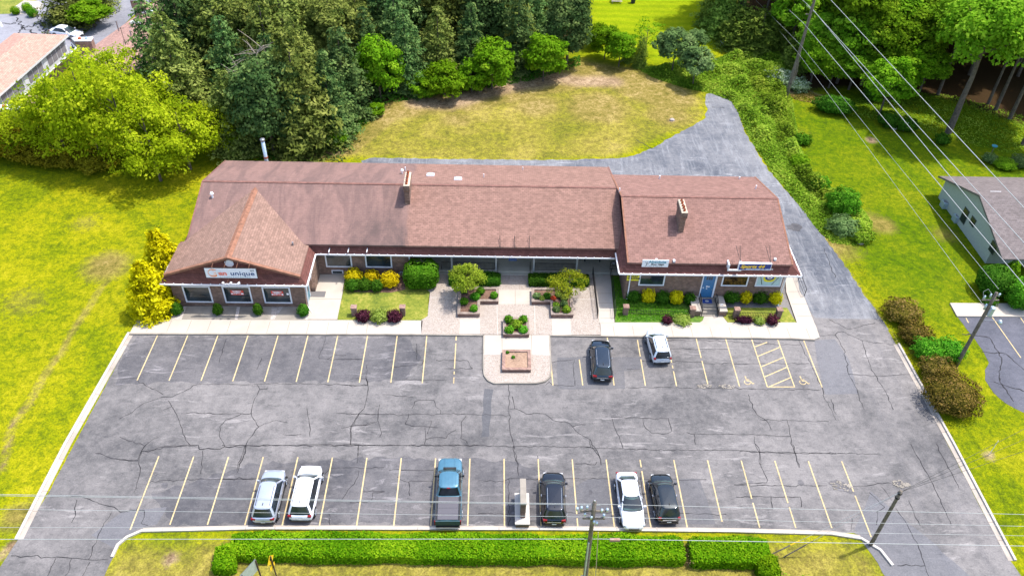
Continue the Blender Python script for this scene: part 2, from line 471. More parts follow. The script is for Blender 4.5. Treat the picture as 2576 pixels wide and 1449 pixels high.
def make_ground():
    xs = np.concatenate([[-900, -400, -220, -150, -120], np.arange(-100, 120, .55), [130, 160, 230, 420, 900]])
    ys = np.concatenate([[-600, -200, -60, 0, 15], np.arange(24, 156, .55), [165, 190, 240, 400, 700, 1100]])
    X, Y = np.meshgrid(xs, ys); P = np.stack([X.ravel(), Y.ravel()], 1)
    nx, ny = len(xs), len(ys)
    lush = np.maximum(soft(sdf(P, G([(1890, 240), (1960, 200), (2900, 200), (2900, 760), (2300, 850), (2120, 640), (2060, 560)])), 4) * .98,
                      soft(sdf(P, G([(2230, 830), (2400, 800), (2900, 800), (2900, 1700), (2600, 1500), (2420, 1130)])), 6) * .38)
    lush = np.maximum(lush, soft(sdf(P, G([(330, -200), (1490, -200), (1490, 150), (1000, 300), (700, 400), (380, 440), (-400, 420), (-400, 300)])), 5) * .7)
    lush = np.maximum(lush, soft(ldist(P, G([(60, 900), (330, 640), (460, 520)])) - 2.5, 6) * .25)
    dry = soft(sdf(P, G([(700, 398), (870, 372), (960, 290), (1000, 250), (1180, 225), (1330, 195), (1450, 160), (1540, 165), (1620, 200), (1765, 250), (1790, 290), (1720, 330), (1560, 402), (1300, 415)])), 3) * .36
    dry = np.maximum(dry, soft(ldist(P, G([(1010, 262), (1180, 245), (1330, 215), (1400, 200), (1480, 185), (1560, 200), (1680, 245)])) - 3.2, 8) * .95)
    dry = np.maximum(dry, soft(ldist(P, G([(720, 400), (880, 375), (950, 320), (990, 280)])) - 1.4, 4) * .75)
    dry = np.maximum(dry, soft(sdf(P, G([(200, 1480), (290, 1370), (340, 1345), (2150, 1345), (2230, 1400), (2300, 1600), (200, 1600)])), 3) * .38)
    for (u, v, r, a) in ((267, 669, 2.2, .6), (1150, 300, 4, .5), (1500, 270, 6, .6), (1680, 290, 4, .6), (1350, 265, 5, .55), (1325, 235, 3, .5), (215, 560, 2, .3), (1960, 345, 4, .35), (2100, 620, 3, .45), (2220, 565, 1.6, .6), (2330, 880, 2, .35), (60, 760, 3, .3), (40, 1300, 1.4, .5),
                         (2200, 560, 2.2, .45), (2380, 590, 2, .35), (470, 1440, 2, .4)):
        dry = np.maximum(dry, soft(np.linalg.norm(P - np.array(gp(u, v)[:2]), axis=1) - r, r * 1.6) * a)
    tr = G([(5, 1184), (32, 1064), (69, 1021), (107, 952), (128, 920), (155, 888), (181, 834), (229, 765), (261, 712), (280, 640)])
    dry = np.maximum(dry, soft(ldist(P, tr) - .35, 1.1) * .50)
    dirt = soft(ldist(P, G([(1050, 258), (1130, 262), (1200, 240), (1310, 212), (1345, 208), (1400, 196), (1460, 205), (1540, 205)])) - 1.3, 4.0) * .74
    dirt = np.maximum(dirt, soft(ldist(P, G([(740, 402), (860, 382)])) - .4, 2) * .6)
    dirt = np.maximum(dirt, soft(ldist(P, G([(2105, 640), (2180, 752), (2215, 800), (2262, 868), (2300, 950), (2420, 1180), (2545, 1400)])) - .25, 1.0) * .42)
    dirt = np.maximum(dirt, soft(ldist(P, G([(0, 1400), (32, 1370)])) - .4, 1.0) * .6)
    dirt = np.maximum(dirt, soft(ldist(P, G([(2238, 1410), (2260, 1460)])) - .2, .9) * .6)
    dirt = np.maximum(dirt, soft(ldist(P, tr[:4]) - .15, 1.0) * .42)
    dirt = np.maximum(dirt, soft(sdf(P, G([(1955, 240), (2010, 235), (2130, 265), (2060, 240), (2030, 225), (1980, 222)])), 3) * .6)
    for (u, v, r) in ((2192, 353, .8), (1690, 303, .5), (2130, 880, .4), (430, 1405, .6), (560, 1420, .5), (2487, 1145, .5)):
        dirt = np.maximum(dirt, soft(np.linalg.norm(P - np.array(gp(u, v)[:2]), axis=1) - r, 1.2) * .6)
    litter = soft(sdf(P, G([(2280, 215), (2420, 245), (2576, 300), (2900, 330), (2900, -200), (1830, -200), (1840, 80), (1990, 215), (2100, 205)])), 5) * .9
    litter = np.maximum(litter, soft(sdf(P, G([(400, -200), (1480, -200), (1450, 120), (950, 255), (860, 340), (620, 385), (400, 300)])), 3) * .85)
    stripe = soft(sdf(P, G([(1440, -250), (1830, -250), (1845, 80), (1800, 140), (1650, 160), (1490, 150)])), 4)
    stripe = np.maximum(stripe, soft(sdf(P, G([(-300, -100), (100, -100), (110, 14), (20, 38), (-300, 40)])), 1))
    verts = [(float(a), float(b), -.012) for a, b in P]
    faces = [(j * nx + i, j * nx + i + 1, (j + 1) * nx + i + 1, (j + 1) * nx + i) for j in range(ny - 1) for i in range(nx - 1)]
    o = mesh_obj('ground', verts, faces, M['grass'])
    for nm, ch in (('zone', (lush, dry, dirt)), ('zone2', (litter, stripe, stripe * 0))):
        at = o.data.attributes.new(nm, 'FLOAT_COLOR', 'POINT')
        arr = np.ones((len(P), 4), np.float32)
        for k in range(3): arr[:, k] = ch[k]
        at.data.foreach_set('color', arr.ravel())
    struct('ground', o)
make_ground()

def jitter(pts, step=.5, amp=.12, seed=1):
    rnd = random.Random(seed); out = []
    n = len(pts)
    for i in range(n):
        a = Vector(pts[i]); b = Vector(pts[(i + 1) % n]); L = (b - a).length; k = max(1, int(L / step))
        nrm = Vector((-(b - a).y, (b - a).x)).normalized() if L else Vector((0, 0))
        for q in range(k):
            p = a.lerp(b, q / k)
            if q: p = p + nrm * rnd.uniform(-amp, amp)
            out.append((p.x, p.y))
    return out

lot_px = [(336, 838), (187.5, 1116), (120, 1243), (45, 1357), (0, 1425), (-90, 1580), (210, 1580), (262, 1449), (284, 1402), (300, 1371), (322, 1353), (355, 1337), (642, 1327), (1000, 1327), (1400, 1328), (1846, 1333),
          (2146, 1339), (2192, 1360), (2240, 1400), (2262, 1460), (2320, 1580), (2680, 1580), (2570, 1449), (2532, 1397), (2478, 1298), (2383, 1116), (2253, 865), (2217, 803), (2052, 800), (1970, 700), (1500, 780), (500, 780)]
struct('parking_lot', tri_poly('parking_lot', jitter(G(lot_px), .6, .03, 3), 0.0, M['asphalt']))
rear_px = [(2056, 822), (2236, 830), (2217, 803), (2181, 751), (2142, 694), (2106, 640), (2062, 582), (2012, 520), (1962, 462), (1930, 424), (1907, 388), (1884, 350), (1868, 318), (1858, 285), (1840, 256), (1826, 240), (1797, 232),
           (1777, 237), (1775, 252), (1779, 280), (1772, 300), (1722, 328), (1680, 350), (1640, 374), (1595, 392), (1545, 399), (1400, 403), (1100, 400), (1000, 397), (930, 398), (908, 405), (915, 440), (1500, 470), (1800, 600), (1960, 700)]
struct('rear_driveway', tri_poly('rear_driveway', jitter(G(rear_px), .5, .13, 5), -.003, M['asphalt_rear']))
next_px = [(2407, 794), (2700, 797), (2700, 1110), (2576, 1038), (2530, 1014), (2500, 988), (2478, 955), (2478, 930), (2488, 912), (2472, 881), (2441, 839)]
struct('neighbour_lot', tri_poly('neighbour_lot', jitter(G(next_px), .6, .05, 8), 0.0, M['asphalt_next']))
far_px = [(-300, 215), (40, 190), (255, 120), (345, 30), (560, -120), (-300, -160)]
struct('far_lot', tri_poly('far_lot', G(far_px), 0.0, M['asphalt_far']))

struct('', tri_poly('grass_island', G([(-300, 42), (20, 36), (60, 34), (103, 24), (108, 14), (96, 4), (60, -8), (-40, -60), (-300, -60)]), .012, M['bed_lawn']))
struct('', tri_poly('gravel_edge', G([(28, 38), (60, 36), (104, 26), (110, 13), (98, 4), (60, 2), (40, 16), (28, 26)]), .02, M['gravel']))
# repaired areas of asphalt
def patch(pts, m='asphalt_patch', z=.004, seed=2, amp=.05):
    return tri_poly('asphalt_patch', jitter(G(pts), .7, amp, seed), z, M[m])
pt = patch(zc(1700, 940, 3.433, [(-10, 362), (612, 366), (605, 480), (440, 505), (450, 684), (0, 686), (-215, 684), (-240, 500), (-230, 368)]), 'asphalt_patch2'); struct('', pt)
pt = patch(zc(1000, 940, 3.433, [(1440, 680), (1530, 690), (1510, 900), (1490, 1160), (1400, 1170), (1430, 900)]), seed=4, amp=.12); struct('', pt)
pt = patch([(2048, 856), (2100, 853), (2136, 905), (2158, 990), (2075, 992), (2055, 905)], 'asphalt_smooth', seed=5, amp=.02); struct('', pt)
pt = patch([(1560, 1205), (1760, 1204), (1800, 1318), (1420, 1316), (1420, 1235), (1480, 1205)], 'asphalt_patch2', seed=6, z=.0065); struct('', pt)
pt = patch([(2190, 1235), (2330, 1350), (2440, 1449), (2500, 1560), (2300, 1560), (2150, 1330)], 'asphalt_smooth', seed=9, amp=.1); struct('', pt)
pt = patch([(230, 1345), (310, 1285), (420, 1275), (395, 1318), (345, 1330), (290, 1380)], 'asphalt_smooth', seed=11, amp=.1); struct('', pt)

for nm_, pp in (('sealed_asphalt', [(345, 846), (760, 847), (1020, 850), (1060, 900), (1020, 955), (700, 962), (480, 962), (290, 968), (300, 915)]), ('sealed_asphalt', [(380, 1240), (640, 1165), (1000, 1150), (1290, 1160), (1420, 1200), (1420, 1316), (1000, 1318), (640, 1318), (430, 1320)])):
    struct('', tri_poly(nm_, jitter(G(pp), .45, .22, 31), .0035, M['asphalt_seal']))
# cracks
rnd = random.Random(7)
cr = MB()
def crack(ptsW, w0, z=.009, jit=.05):
    P = [Vector(p) for p in ptsW]; Q = []
    for i in range(len(P) - 1):
        L = (P[i + 1] - P[i]).length; k = max(1, int(L / .32)); nrm = Vector((-(P[i + 1] - P[i]).y, (P[i + 1] - P[i]).x))
        if nrm.length: nrm.normalize()
        for q in range(k): Q.append(P[i].lerp(P[i + 1], q / k) + nrm * (rnd.gauss(0, jit) if q else 0))
    Q.append(P[-1])
    ww = [w0 * rnd.choice((.55, .8, 1, 1, 1.5)) for _ in Q]
    for i in range(len(Q) - 1):
        d = Q[i + 1] - Q[i]
        if d.length < 1e-4: continue
        nn = Vector((-d.y, d.x)).normalized()
        a, b, c, e = Q[i] - nn * ww[i] / 2, Q[i + 1] - nn * ww[i + 1] / 2, Q[i + 1] + nn * ww[i + 1] / 2, Q[i] + nn * ww[i] / 2
        cr.quad((a.x, a.y, z), (b.x, b.y, z), (c.x, c.y, z), (e.x, e.y, z))
SETS = [((350, 940, 3.433), [
    [(0, 590), (180, 575), (200, 625), (240, 625), (290, 665), (400, 715), (440, 740)], [(395, 775), (430, 765), (530, 765), (640, 715), (740, 650), (880, 640), (1180, 640), (1540, 632), (1940, 636), (2300, 645), (2495, 652)],
    [(490, 800), (525, 860), (575, 940), (605, 1020), (630, 1080), (640, 1140), (705, 1245), (795, 1250), (800, 1288), (930, 1290), (1010, 1285), (1060, 1265), (1160, 1262), (1220, 1268), (1280, 1250), (1700, 1250), (2000, 1243), (2320, 1245), (2575, 1245)],
    [(435, 897), (525, 860)], [(250, 1310), (420, 1285), (450, 1262), (705, 1248)], [(0, 1395), (185, 1402), (215, 1320), (250, 1260), (310, 1210), (395, 1170)], [(0, 1165), (60, 1190), (245, 1250)],
    [(1380, 640), (1410, 690), (1350, 810), (1325, 925), (1330, 960), (1400, 1065), (1300, 1190), (1265, 1270), (1250, 1370), (1200, 1449)], [(1410, 690), (1490, 680)],
    [(1325, 930), (1230, 932), (1190, 955), (1070, 995), (1010, 1060), (1005, 1160), (1060, 1265)], [(1400, 1065), (1465, 1030), (1585, 1000), (1690, 1020)], [(1885, 880), (1895, 960), (1915, 1060), (1915, 1160)],
    [(2075, 150), (2045, 280), (2005, 360), (2010, 380), (2100, 383), (2160, 340), (2280, 348)], [(2090, 385), (2440, 388)], [(2490, 440), (2480, 580), (2500, 655), (2490, 760), (2460, 880), (2410, 930), (2340, 1060), (2320, 1120), (2330, 1190), (2325, 1245), (2405, 1250), (2395, 1340), (2390, 1430)],
    [(2175, 928), (2410, 930), (2575, 938)], [(2230, 1080), (2350, 1055), (2480, 1050), (2570, 1020)], [(1430, 375), (1380, 490)], [(620, 930), (1230, 932)], [(1640, 1140), (1830, 1140)], [(0, 985), (130, 920), (210, 850), (390, 780)], [(1075, 180), (1000, 430)]]),
    ((1000, 940, 3.433), [
    [(0, 930), (180, 935), (400, 938), (660, 940), (1000, 935), (1300, 940), (1690, 948)], [(385, 840), (370, 940), (365, 1000), (390, 1075), (405, 1130), (385, 1165)], [(180, 935), (125, 1020), (90, 1080), (100, 1170), (95, 1245)], [(130, 1050), (240, 1048), (270, 1025), (355, 1020)],
    [(0, 1245), (860, 1255), (1140, 1245), (1400, 1255), (1740, 1262), (2100, 1265), (2510, 1272)], [(680, 935), (640, 1035), (720, 1060), (900, 1065), (970, 1075)], [(905, 1005), (865, 1135)], [(840, 1070), (850, 1190), (960, 1170), (1055, 1178), (1100, 1120), (1150, 1098)], [(850, 1190), (835, 1240)],
    [(710, 880), (740, 810), (780, 797), (930, 795), (950, 860), (1000, 900), (1000, 935)], [(1255, 955), (1205, 1020), (1210, 1110), (1200, 1180), (1250, 1200), (1270, 1235)], [(1680, 635), (1685, 900), (1695, 1100), (1740, 1270), (1770, 1449)], [(1720, 760), (1745, 885)],
    [(1695, 885), (1800, 900), (1860, 935), (1940, 925), (2050, 935), (2130, 1000), (2200, 1015), (2280, 1020), (2330, 1070), (2360, 1110), (2440, 1160), (2500, 1190), (2510, 1272), (2575, 1310)], [(2330, 1060), (2460, 1045)], [(955, 395), (1270, 398), (1320, 480), (1030, 478)],
    [(720, 400), (830, 400), (810, 440), (530, 462), (455, 500)], [(755, 230), (755, 390)], [(610, 597), (770, 590), (1060, 600)], [(0, 390), (210, 385), (225, 410)], [(90, 585), (250, 580), (265, 650), (0, 650)], [(410, 740), (500, 742), (600, 758), (720, 765)], [(2120, 420), (2200, 400), (2330, 390)],
    [(2050, 650), (2090, 615), (2130, 645), (2340, 655)], [(2340, 380), (2335, 500), (2350, 650)]]),
    ((1700, 940, 3.433), [
    [(460, 668), (820, 668), (1100, 675), (1380, 678), (1640, 680), (2100, 695), (2420, 690)], [(620, 405), (900, 410), (1060, 410), (1220, 415), (1240, 430), (1800, 430), (2300, 428)], [(900, 280), (1000, 280), (1200, 285), (1480, 285)], [(870, 195), (1200, 197), (1450, 205), (2000, 240), (2210, 243)],
    [(2200, 200), (2240, 280), (2340, 480), (2440, 690), (2450, 740)], [(1690, 740), (1700, 800), (1760, 910), (1810, 965), (1880, 1010), (1920, 1095)], [(1810, 990), (2080, 1000), (2330, 1012), (2500, 1010)], [(310, 965), (620, 978), (890, 980)], [(320, 980), (340, 1060), (360, 1105), (400, 1200), (430, 1280)],
    [(630, 980), (640, 1050), (720, 1130), (830, 1138), (920, 1110), (890, 980)], [(1070, 1120), (1160, 1135), (1360, 1135), (1800, 1145), (2050, 1160), (2115, 1160), (2080, 1000)], [(1145, 1140), (1160, 1240)], [(100, 1190), (120, 1270), (190, 1360), (210, 1449)],
    [(0, 1270), (120, 1275), (730, 1297), (1100, 1297), (1520, 1300), (1800, 1320), (2160, 1330), (2575, 1330)], [(1750, 1160), (1760, 1250), (1800, 1320), (1810, 1449)], [(2115, 1160), (2140, 1270), (2170, 1360), (2190, 1449)], [(2520, 780), (2575, 940)], [(470, 487), (600, 485)], [(2440, 740), (2575, 1000)]]),
    ((0, 1300, 3.435), [
    [(1480, 0), (1430, 60), (1400, 160), (1395, 200), (1410, 290), (1390, 360), (1345, 490)], [(960, 95), (1170, 150), (1390, 170)], [(1420, 75), (1500, 70), (1640, 30), (2000, 15), (2005, 55), (2220, 50), (2260, 25), (2480, 18)], [(2480, 18), (2440, 160), (2390, 290)],
    [(720, 525), (860, 545), (970, 585), (1150, 635), (1210, 685), (1370, 670), (1455, 670), (1450, 740), (1420, 800), (1490, 820)], [(775, 560), (750, 650), (760, 720), (720, 790)], [(110, 1125), (320, 1130), (720, 1148), (890, 1165), (1090, 1165)], [(1120, 690), (1050, 790), (980, 950), (890, 1165)],
    [(720, 1150), (690, 1290), (650, 1329)], [(905, 1190), (830, 1329)], [(1370, 670), (1420, 570), (1480, 400), (1530, 375), (1880, 355), (2570, 355)], [(2040, 70), (2020, 300)], [(560, 1150), (480, 1329)]]),
    ((2150, 1300, 3.0306), [
    [(190, 0), (230, 70), (240, 200), (300, 320), (290, 345), (0, 360)], [(520, 0), (550, 90), (580, 210)], [(50, 65), (550, 80), (1210, 90), (1300, 95)], [(0, 365), (400, 370), (830, 370)], [(1050, 375), (1160, 375), (1280, 350), (1400, 345)], [(1570, 0), (1700, 240), (1800, 430), (1930, 720)],
    [(1550, 500), (1600, 620), (1650, 720)], [(1440, 570), (1540, 720), (1640, 920), (1700, 1090), (1730, 1173)], [(1310, 380), (1360, 440), (1400, 500)], [(20, 470), (140, 470), (590, 470), (600, 560)], [(330, 470), (340, 580)], [(1050, 660), (1040, 770)], [(1450, 1080), (1700, 1080)], [(1270, 600), (1265, 720)],
    [(1200, 430), (1340, 560), (1270, 600)], [(1800, 0), (2000, 400)]]),
    ((650, 1300, 3.435), [[(0, 350), (640, 352), (700, 430)], [(240, 10), (200, 120), (150, 270)], [(1040, 300), (1090, 245), (1260, 240), (1450, 245), (1630, 235)], [(1380, 270), (1370, 330), (1200, 570)], [(1680, 268), (2000, 265), (2150, 270)], [(1765, 330), (1800, 360), (1880, 385), (1900, 370), (2130, 375)], [(1420, 480), (1640, 480), (1520, 490), (1510, 560), (1450, 590), (1290, 590)], [(1880, 380), (1890, 520)], [(1375, 10), (1370, 120)], [(1080, 700), (1090, 820)], [(0, 15), (2576, 18)]]),
    ((1400, 1300, 3.435), [[(0, 370), (260, 375), (310, 350), (620, 352), (950, 350), (1290, 350), (1700, 355), (2300, 360)], [(310, 350), (320, 840)], [(360, 20), (400, 240), (410, 320)], [(1140, 0), (1200, 70), (1240, 160), (1240, 200)], [(980, 200), (1180, 210), (1200, 180)], [(1640, 290), (1660, 600)], [(900, 690), (1340, 690), (1700, 700), (2100, 700), (2500, 705)], [(600, 120), (620, 250)], [(0, 700), (300, 705)]]),
    ((2250, 250, 1.525), [[(215, 1120), (300, 1115), (340, 1180), (360, 1290), (400, 1370), (430, 1449)], [(270, 1045), (360, 1090), (440, 1070), (480, 1060)], [(300, 1115), (330, 1100), (420, 1140), (560, 1160)], [(420, 1140), (460, 1260), (530, 1380), (560, 1449)], [(250, 730), (300, 860)], [(360, 1290), (500, 1300), (640, 1290)]]),
]
for (ox, oy, s), L in SETS:
    for pl in L:
        crack(G(zc(ox, oy, s, pl)), .046)
for pl in ([(1790, 270), (1822, 272)], [(1600, 352), (1640, 375)], [(2420, 840), (2490, 850), (2520, 900)], [(2470, 885), (2530, 890), (2576, 930)], [(2500, 960), (2576, 985)], [(2520, 900), (2515, 960), (2550, 1010)]):
    crack(G(pl), .10, z=.006)
for pl in ([(60, 70), (95, 90), (150, 100)], [(40, 45), (60, 70), (100, 60), (145, 45)], [(30, 100), (60, 70)], [(90, 30), (100, 60), (130, 110)], [(0, 60), (40, 60)]):
    crack(G(pl), .22, z=.006, jit=.2)
struct('', cr.build('asphalt_cracks', M['crack']))

# crumbled potholes
def blob(cx, cy, rx, ry, n=18, seed=1, rot=0):
    r = random.Random(seed); out = []
    for i in range(n):
        t = 2 * math.pi * i / n; k = r.uniform(.68, 1.1)
        x, y = math.cos(t) * rx * k, math.sin(t) * ry * k
        out.append((cx + x * math.cos(rot) - y * math.sin(rot), cy + x * math.sin(rot) + y * math.cos(rot)))
    return out
for k, (u, v, rx, ry) in enumerate(((2115, 1222, .95, .55), (2262, 1217, .5, .38), (2281, 1219, .25, .15), (1772, 972, .65, .25), (1828, 972, .7, .3), (2000, 573, .9, .8), (735, 879, .55, .35), (707, 870, .2, .25))):
    c = gp(u, v); rot = -.5 if k < 2 else 0
    struct('', tri_poly('pothole', blob(c[0], c[1], rx, ry, seed=k, rot=rot), .011, M['asphalt_seal']))
    mb = MB(); r = random.Random(k + 50)
    for _ in range(45 if k < 5 else 0):
        a = r.uniform(0, 6.28); q = math.sqrt(r.random()); x, y = c[0] + math.cos(a) * q * rx, c[1] + math.sin(a) * q * ry; s = r.uniform(.03, .08)
        mb.box(x - s, y - s * .8, .011, x + s, y + s * .8, .011 + s * .5)
    if k < 5: tag(mb.build('rubble', M['walk_dark']), kind='stuff')

# painted lines
ln = MB()
def stripe(a, b, w=.10, z=.0135, wear=0):
    a, b = Vector(a[:2]), Vector(b[:2]); n = max(2, int((b - a).length / .35)); d = (b - a).normalized(); q = Vector((-d.y, d.x)) * w / 2
    for i in range(n):
        if wear and rnd.random() < wear: continue
        p, r = a.lerp(b, i / n), a.lerp(b, (i + 1) / n)
        ln.quad((p.x - q.x, p.y - q.y, z), (r.x - q.x, r.y - q.y, z), (r.x + q.x, r.y + q.y, z), (p.x + q.x, p.y + q.y, z))
tops = {0: 400, 1: 488, 2: 577, 3: 665, 4: 753, 5: 840, 6: 926, 7: 1013, 8: 1100, 9: 1185, 10: 1271, 11: 1356, 12: 1441, 13: 1526, 14: 1611, 15: 1695, 16: 1780, 17: 1865, 18: 1950, 19: 2036, 20: 2122}
for i in range(21):
    x = -26.13 + 2.742 * i
    stripe((x, 40.75), (x + .0, 34.55 + (-.45 if i == 0 else 0) + (-.75 if i == 20 else 0) + (.5 if i in (16,) else 0)), wear=.0 if i < 12 else .03)
for i in range(11):
    x = -30.52 + 2.742 * i
    stripe((x, 54.9), (x, 48.85), wear=.1 if i == 10 else 0)
Z = lambda pts: G(zc(1700, 940, 3.433, pts))
for a, b, wr in (((-320, 155), (-275, 648), 0), ((-10, 390), (25, 648), .05), ((270, 160), (340, 648), .05), ((570, 165), (655, 652), .12), ((868, 170), (968, 655), .25), ((1165, 175), (1285, 645), .15), ((1460, 175), (1602, 662), .05), ((1720, 175), (1882, 665), 0),
                 ((1980, 175), (2155, 665), 0), ((2240, 180), (2432, 668), 0)):
    p = Z([a, b]); stripe(p[0], p[1], wear=wr)
for a, b in (((1880, 664), (2160, 664)), ((1755, 262), (1880, 215)), ((1785, 357), (2008, 265)), ((1825, 460), (2045, 367)), ((1855, 563), (2080, 465)), ((1905, 660), (2115, 570))):
    p = Z([a, b]); stripe(p[0], p[1], z=.0155)
stripe(gp(2496, 798), gp(2568, 900)); stripe(gp(2566, 798), gp(2640, 900)); stripe(gp(2430, 800), gp(2436, 812))
struct('', ln.build('parking_stripes', M['line']))
def isa(u, v, s):
    c = gp(u, v); mb = MB(); z = .0135
    def seg(pts, w):
        for i in range(len(pts) - 1):
            a, b = Vector(pts[i]), Vector(pts[i + 1]); d = (b - a).normalized(); q = Vector((-d.y, d.x)) * w / 2; a = a - d * w * .3; b = b + d * w * .3
            mb.quad(*[(c[0] + s * p.x, c[1] + s * p.y, z + .001 * i) for p in (a - q, b - q, b + q, a + q)])
    seg([(-.38 + .36 * math.cos(t) + .3, -.12 + .36 * math.sin(t)) for t in np.linspace(2.2, 6.0, 12)], .09)
    seg([(-.12, .62), (-.05, .12), (.34, .08), (.52, -.34), (.70, -.28)], .12)
    seg([(-.1, .36), (.24, .33)], .09)
    mb.poly([(c[0] + s * (-.12 + .11 * math.cos(t)), c[1] + s * (.80 + .11 * math.sin(t)), z + .005) for t in np.linspace(0, 6.0, 10)])
    struct('', mb.build('accessible_parking_symbol', M['line']))
isa(1881, 960, .72); isa(2020, 960, .72)

# sidewalks, plaza, beds (z = top of the slab)
ZW = .14
def slab(name, px, mat, z=ZW, base=-.01, joints=None):
    o = tri_poly(name, G(px, z), base, M[mat], thick=z - base); return struct(name, o)
slab('sidewalk', [(345, 803), (1063, 806), (1060, 840), (326, 838)], 'walk')
slab('window_apron', [(470, 770), (596, 770), (590, 803), (457, 803)], 'walk_dark', ZW - .004)  # aprons get a darker, blotchier concrete than the sidewalk
slab('window_apron', [(604, 771), (684, 772), (680, 804), (598, 803)], 'walk_dark', ZW - .004)
slab('window_apron', [(712, 772), (768, 772), (768, 804), (690, 804)], 'walk_dark', ZW - .004)
slab('gravel_bed', [(436, 770), (768, 772), (800, 775), (802, 795), (790, 804), (430, 803)], 'gravel', ZW - .03)
slab('entry_walk', [(790, 690), (868, 690), (862, 735), (848, 804), (776, 804), (768, 770)], 'walk', ZW - .002)
slab('lawn_bed', [(868, 690), (1024, 690), (1082, 734), (1076, 760), (1080, 785), (1074, 802), (1060, 805.5), (849, 805), (851, 790), (863, 735)], 'bed_lawn', ZW - .02)
slab('mulch_bed', [(870, 690), (1015, 690), (1020, 728), (985, 736), (880, 734)], 'mulch', ZW - .012)
slab('plaza', [(1022, 684), (1500, 690), (1512, 842), (1058, 840), (1060, 805), (1076, 795), (1078, 770), (1082, 735)], 'agg', ZW)
slab('paving_square', [(1254, 729), (1337, 729), (1338, 765), (1253, 765)], 'walk', ZW + .006)
slab('paving_square', [(1157, 802), (1207, 802), (1207, 840), (1156, 840)], 'walk', ZW + .006)
slab('paving_square', [(1387, 802), (1435, 802), (1437, 842), (1390, 842)], 'walk', ZW + .006)
slab('island_walk', [(1217, 842), (1382, 842), (1384, 892), (1217, 891)], 'walk', ZW + .002)
isl = [(1217, 891), (1384, 892), (1386, 930), (1383, 946), (1371, 957), (1350, 962), (1243, 962), (1228, 955), (1219, 943), (1216, 925)]
slab('island', isl, 'agg', ZW)
slab('ramp', [(1497, 690), (1536, 692), (1546, 812), (1508, 812)], 'walk', ZW + .012)
slab('side_lawn', [(1537, 694), (1573, 696), (1580, 760), (1770, 762), (1782, 793), (1772, 811), (1548, 811)], 'bed_green', ZW - .02)
slab('entry_walk', [(1772, 772), (1812, 772), (1814, 790), (1826, 806), (1832, 813), (1758, 813), (1768, 806), (1773, 790)], 'walk', ZW + .004)
slab('side_lawn', [(1812, 774), (1980, 774), (1990, 790), (2004, 812), (1832, 812), (1818, 795)], 'bed_lawn', ZW - .02)
slab('sidewalk', [(1508, 811), (2010, 811), (2052, 818), (2062, 848), (2050, 853), (1990, 850), (1512, 844)], 'walk', ZW)
slab('side_walk', [(1975, 690), (1992, 655), (2004, 690), (2012, 733), (2024, 750), (2052, 820), (2007, 818), (1978, 734)], 'walk', ZW - .003)
slab('neighbour_walk', [(2390, 762), (2700, 764), (2700, 797), (2408, 795)], 'walk', ZW)
jn = MB()
def joint(a, b, z=ZW + .004, w=.035):
    a = Vector(gp(*a, z)[:2]); b = Vector(gp(*b, z)[:2]); d = (b - a).normalized(); q = Vector((-d.y, d.x)) * w / 2
    jn.quad((a.x - q.x, a.y - q.y, z), (b.x - q.x, b.y - q.y, z), (b.x + q.x, b.y + q.y, z), (a.x + q.x, a.y + q.y, z))
for i in range(14):
    x = -31.6 + 1.83 * i
    if x < -9.8:
        a = pj(x, 56.35, ZW); b = pj(x, 54.75, ZW); joint(a, b)
for i in range(11):
    x = 11.7 + 1.85 * i
    a = pj(x, 56.3, ZW); b = pj(x, 54.85, ZW); joint(a, b)
for a, b in (((1263, 842), (1263, 892)), ((1337, 842), (1338, 892)), ((1296, 729), (1296, 765)), ((1217, 842), (1382, 842)), ((850, 803), (776, 803)), ((860, 752), (778, 752))): joint(a, b, ZW + .010)
for v in (738, 762, 781, 800): joint((1500 + (v - 690) * .09, v), (1537 + (v - 692) * .09, v), ZW + .016)
for (a, b) in (((1982, 734), (2016, 733)), ((1992, 765), (2030, 765)), ((2005, 795), (2042, 795))): joint(a, b)
struct('', jn.build('paving_joints', M['joint']))
jn = MB()
for a, b in (((1082, 748), (1150, 749)), ((1445, 753), (1500, 753)), ((1058, 806), (1059, 840)), ((1217, 891), (1384, 892)), ((1250, 765), (1252, 842)), ((1345, 766), (1346, 842))): joint(a, b, ZW + .010, .06)
struct('', jn.build('paving_seams', M['kerb']))

# kerbs
def kerb(name, px, w=.2, hgt=.14, mat='kerb', side=1, z0=0.0, zoff=0):
    P = [Vector(gp(u, v)[:2]) for u, v in px]; mb = MB(); A = []
    for i, p in enumerate(P):
        d = (P[min(i + 1, len(P) - 1)] - P[max(i - 1, 0)]).normalized(); n = Vector((-d.y, d.x)) * side
        A.append((p, p + n * w))
    for i in range(len(P) - 1):
        (a, b), (c, d) = A[i], A[i + 1]; h = hgt
        mb.quad((a.x, a.y, h), (c.x, c.y, h), (d.x, d.y, h), (b.x, b.y, h))
        mb.quad((a.x, a.y, -.02), (c.x, c.y, -.02), (c.x, c.y, h), (a.x, a.y, h))
        mb.quad((b.x, b.y, -.02), (d.x, d.y, -.02), (d.x, d.y, h), (b.x, b.y, h))
    for (a, b) in (A[0], A[-1]): mb.quad((a.x, a.y, -.02), (b.x, b.y, -.02), (b.x, b.y, hgt), (a.x, a.y, hgt))
    o = mb.build(name, M[mat]); return struct(name, o)
kl = [(322, 838), (162, 1116), (96, 1243), (38, 1357)]
kerb('kerb', kl, .22, .15, side=1)
kerb('kerb_gutter', [(u - 2, v) for u, v in kl], .62, .012, 'gutter_pan', side=1)
kr = [(2262, 866), (2401, 1116), (2506, 1315), (2556, 1410)]
kerb('kerb', kr, .17, .15, side=-1)
kerb('kerb_gutter', [(u + 1, v) for u, v in kr], .60, .012, 'gutter_pan', side=-1)
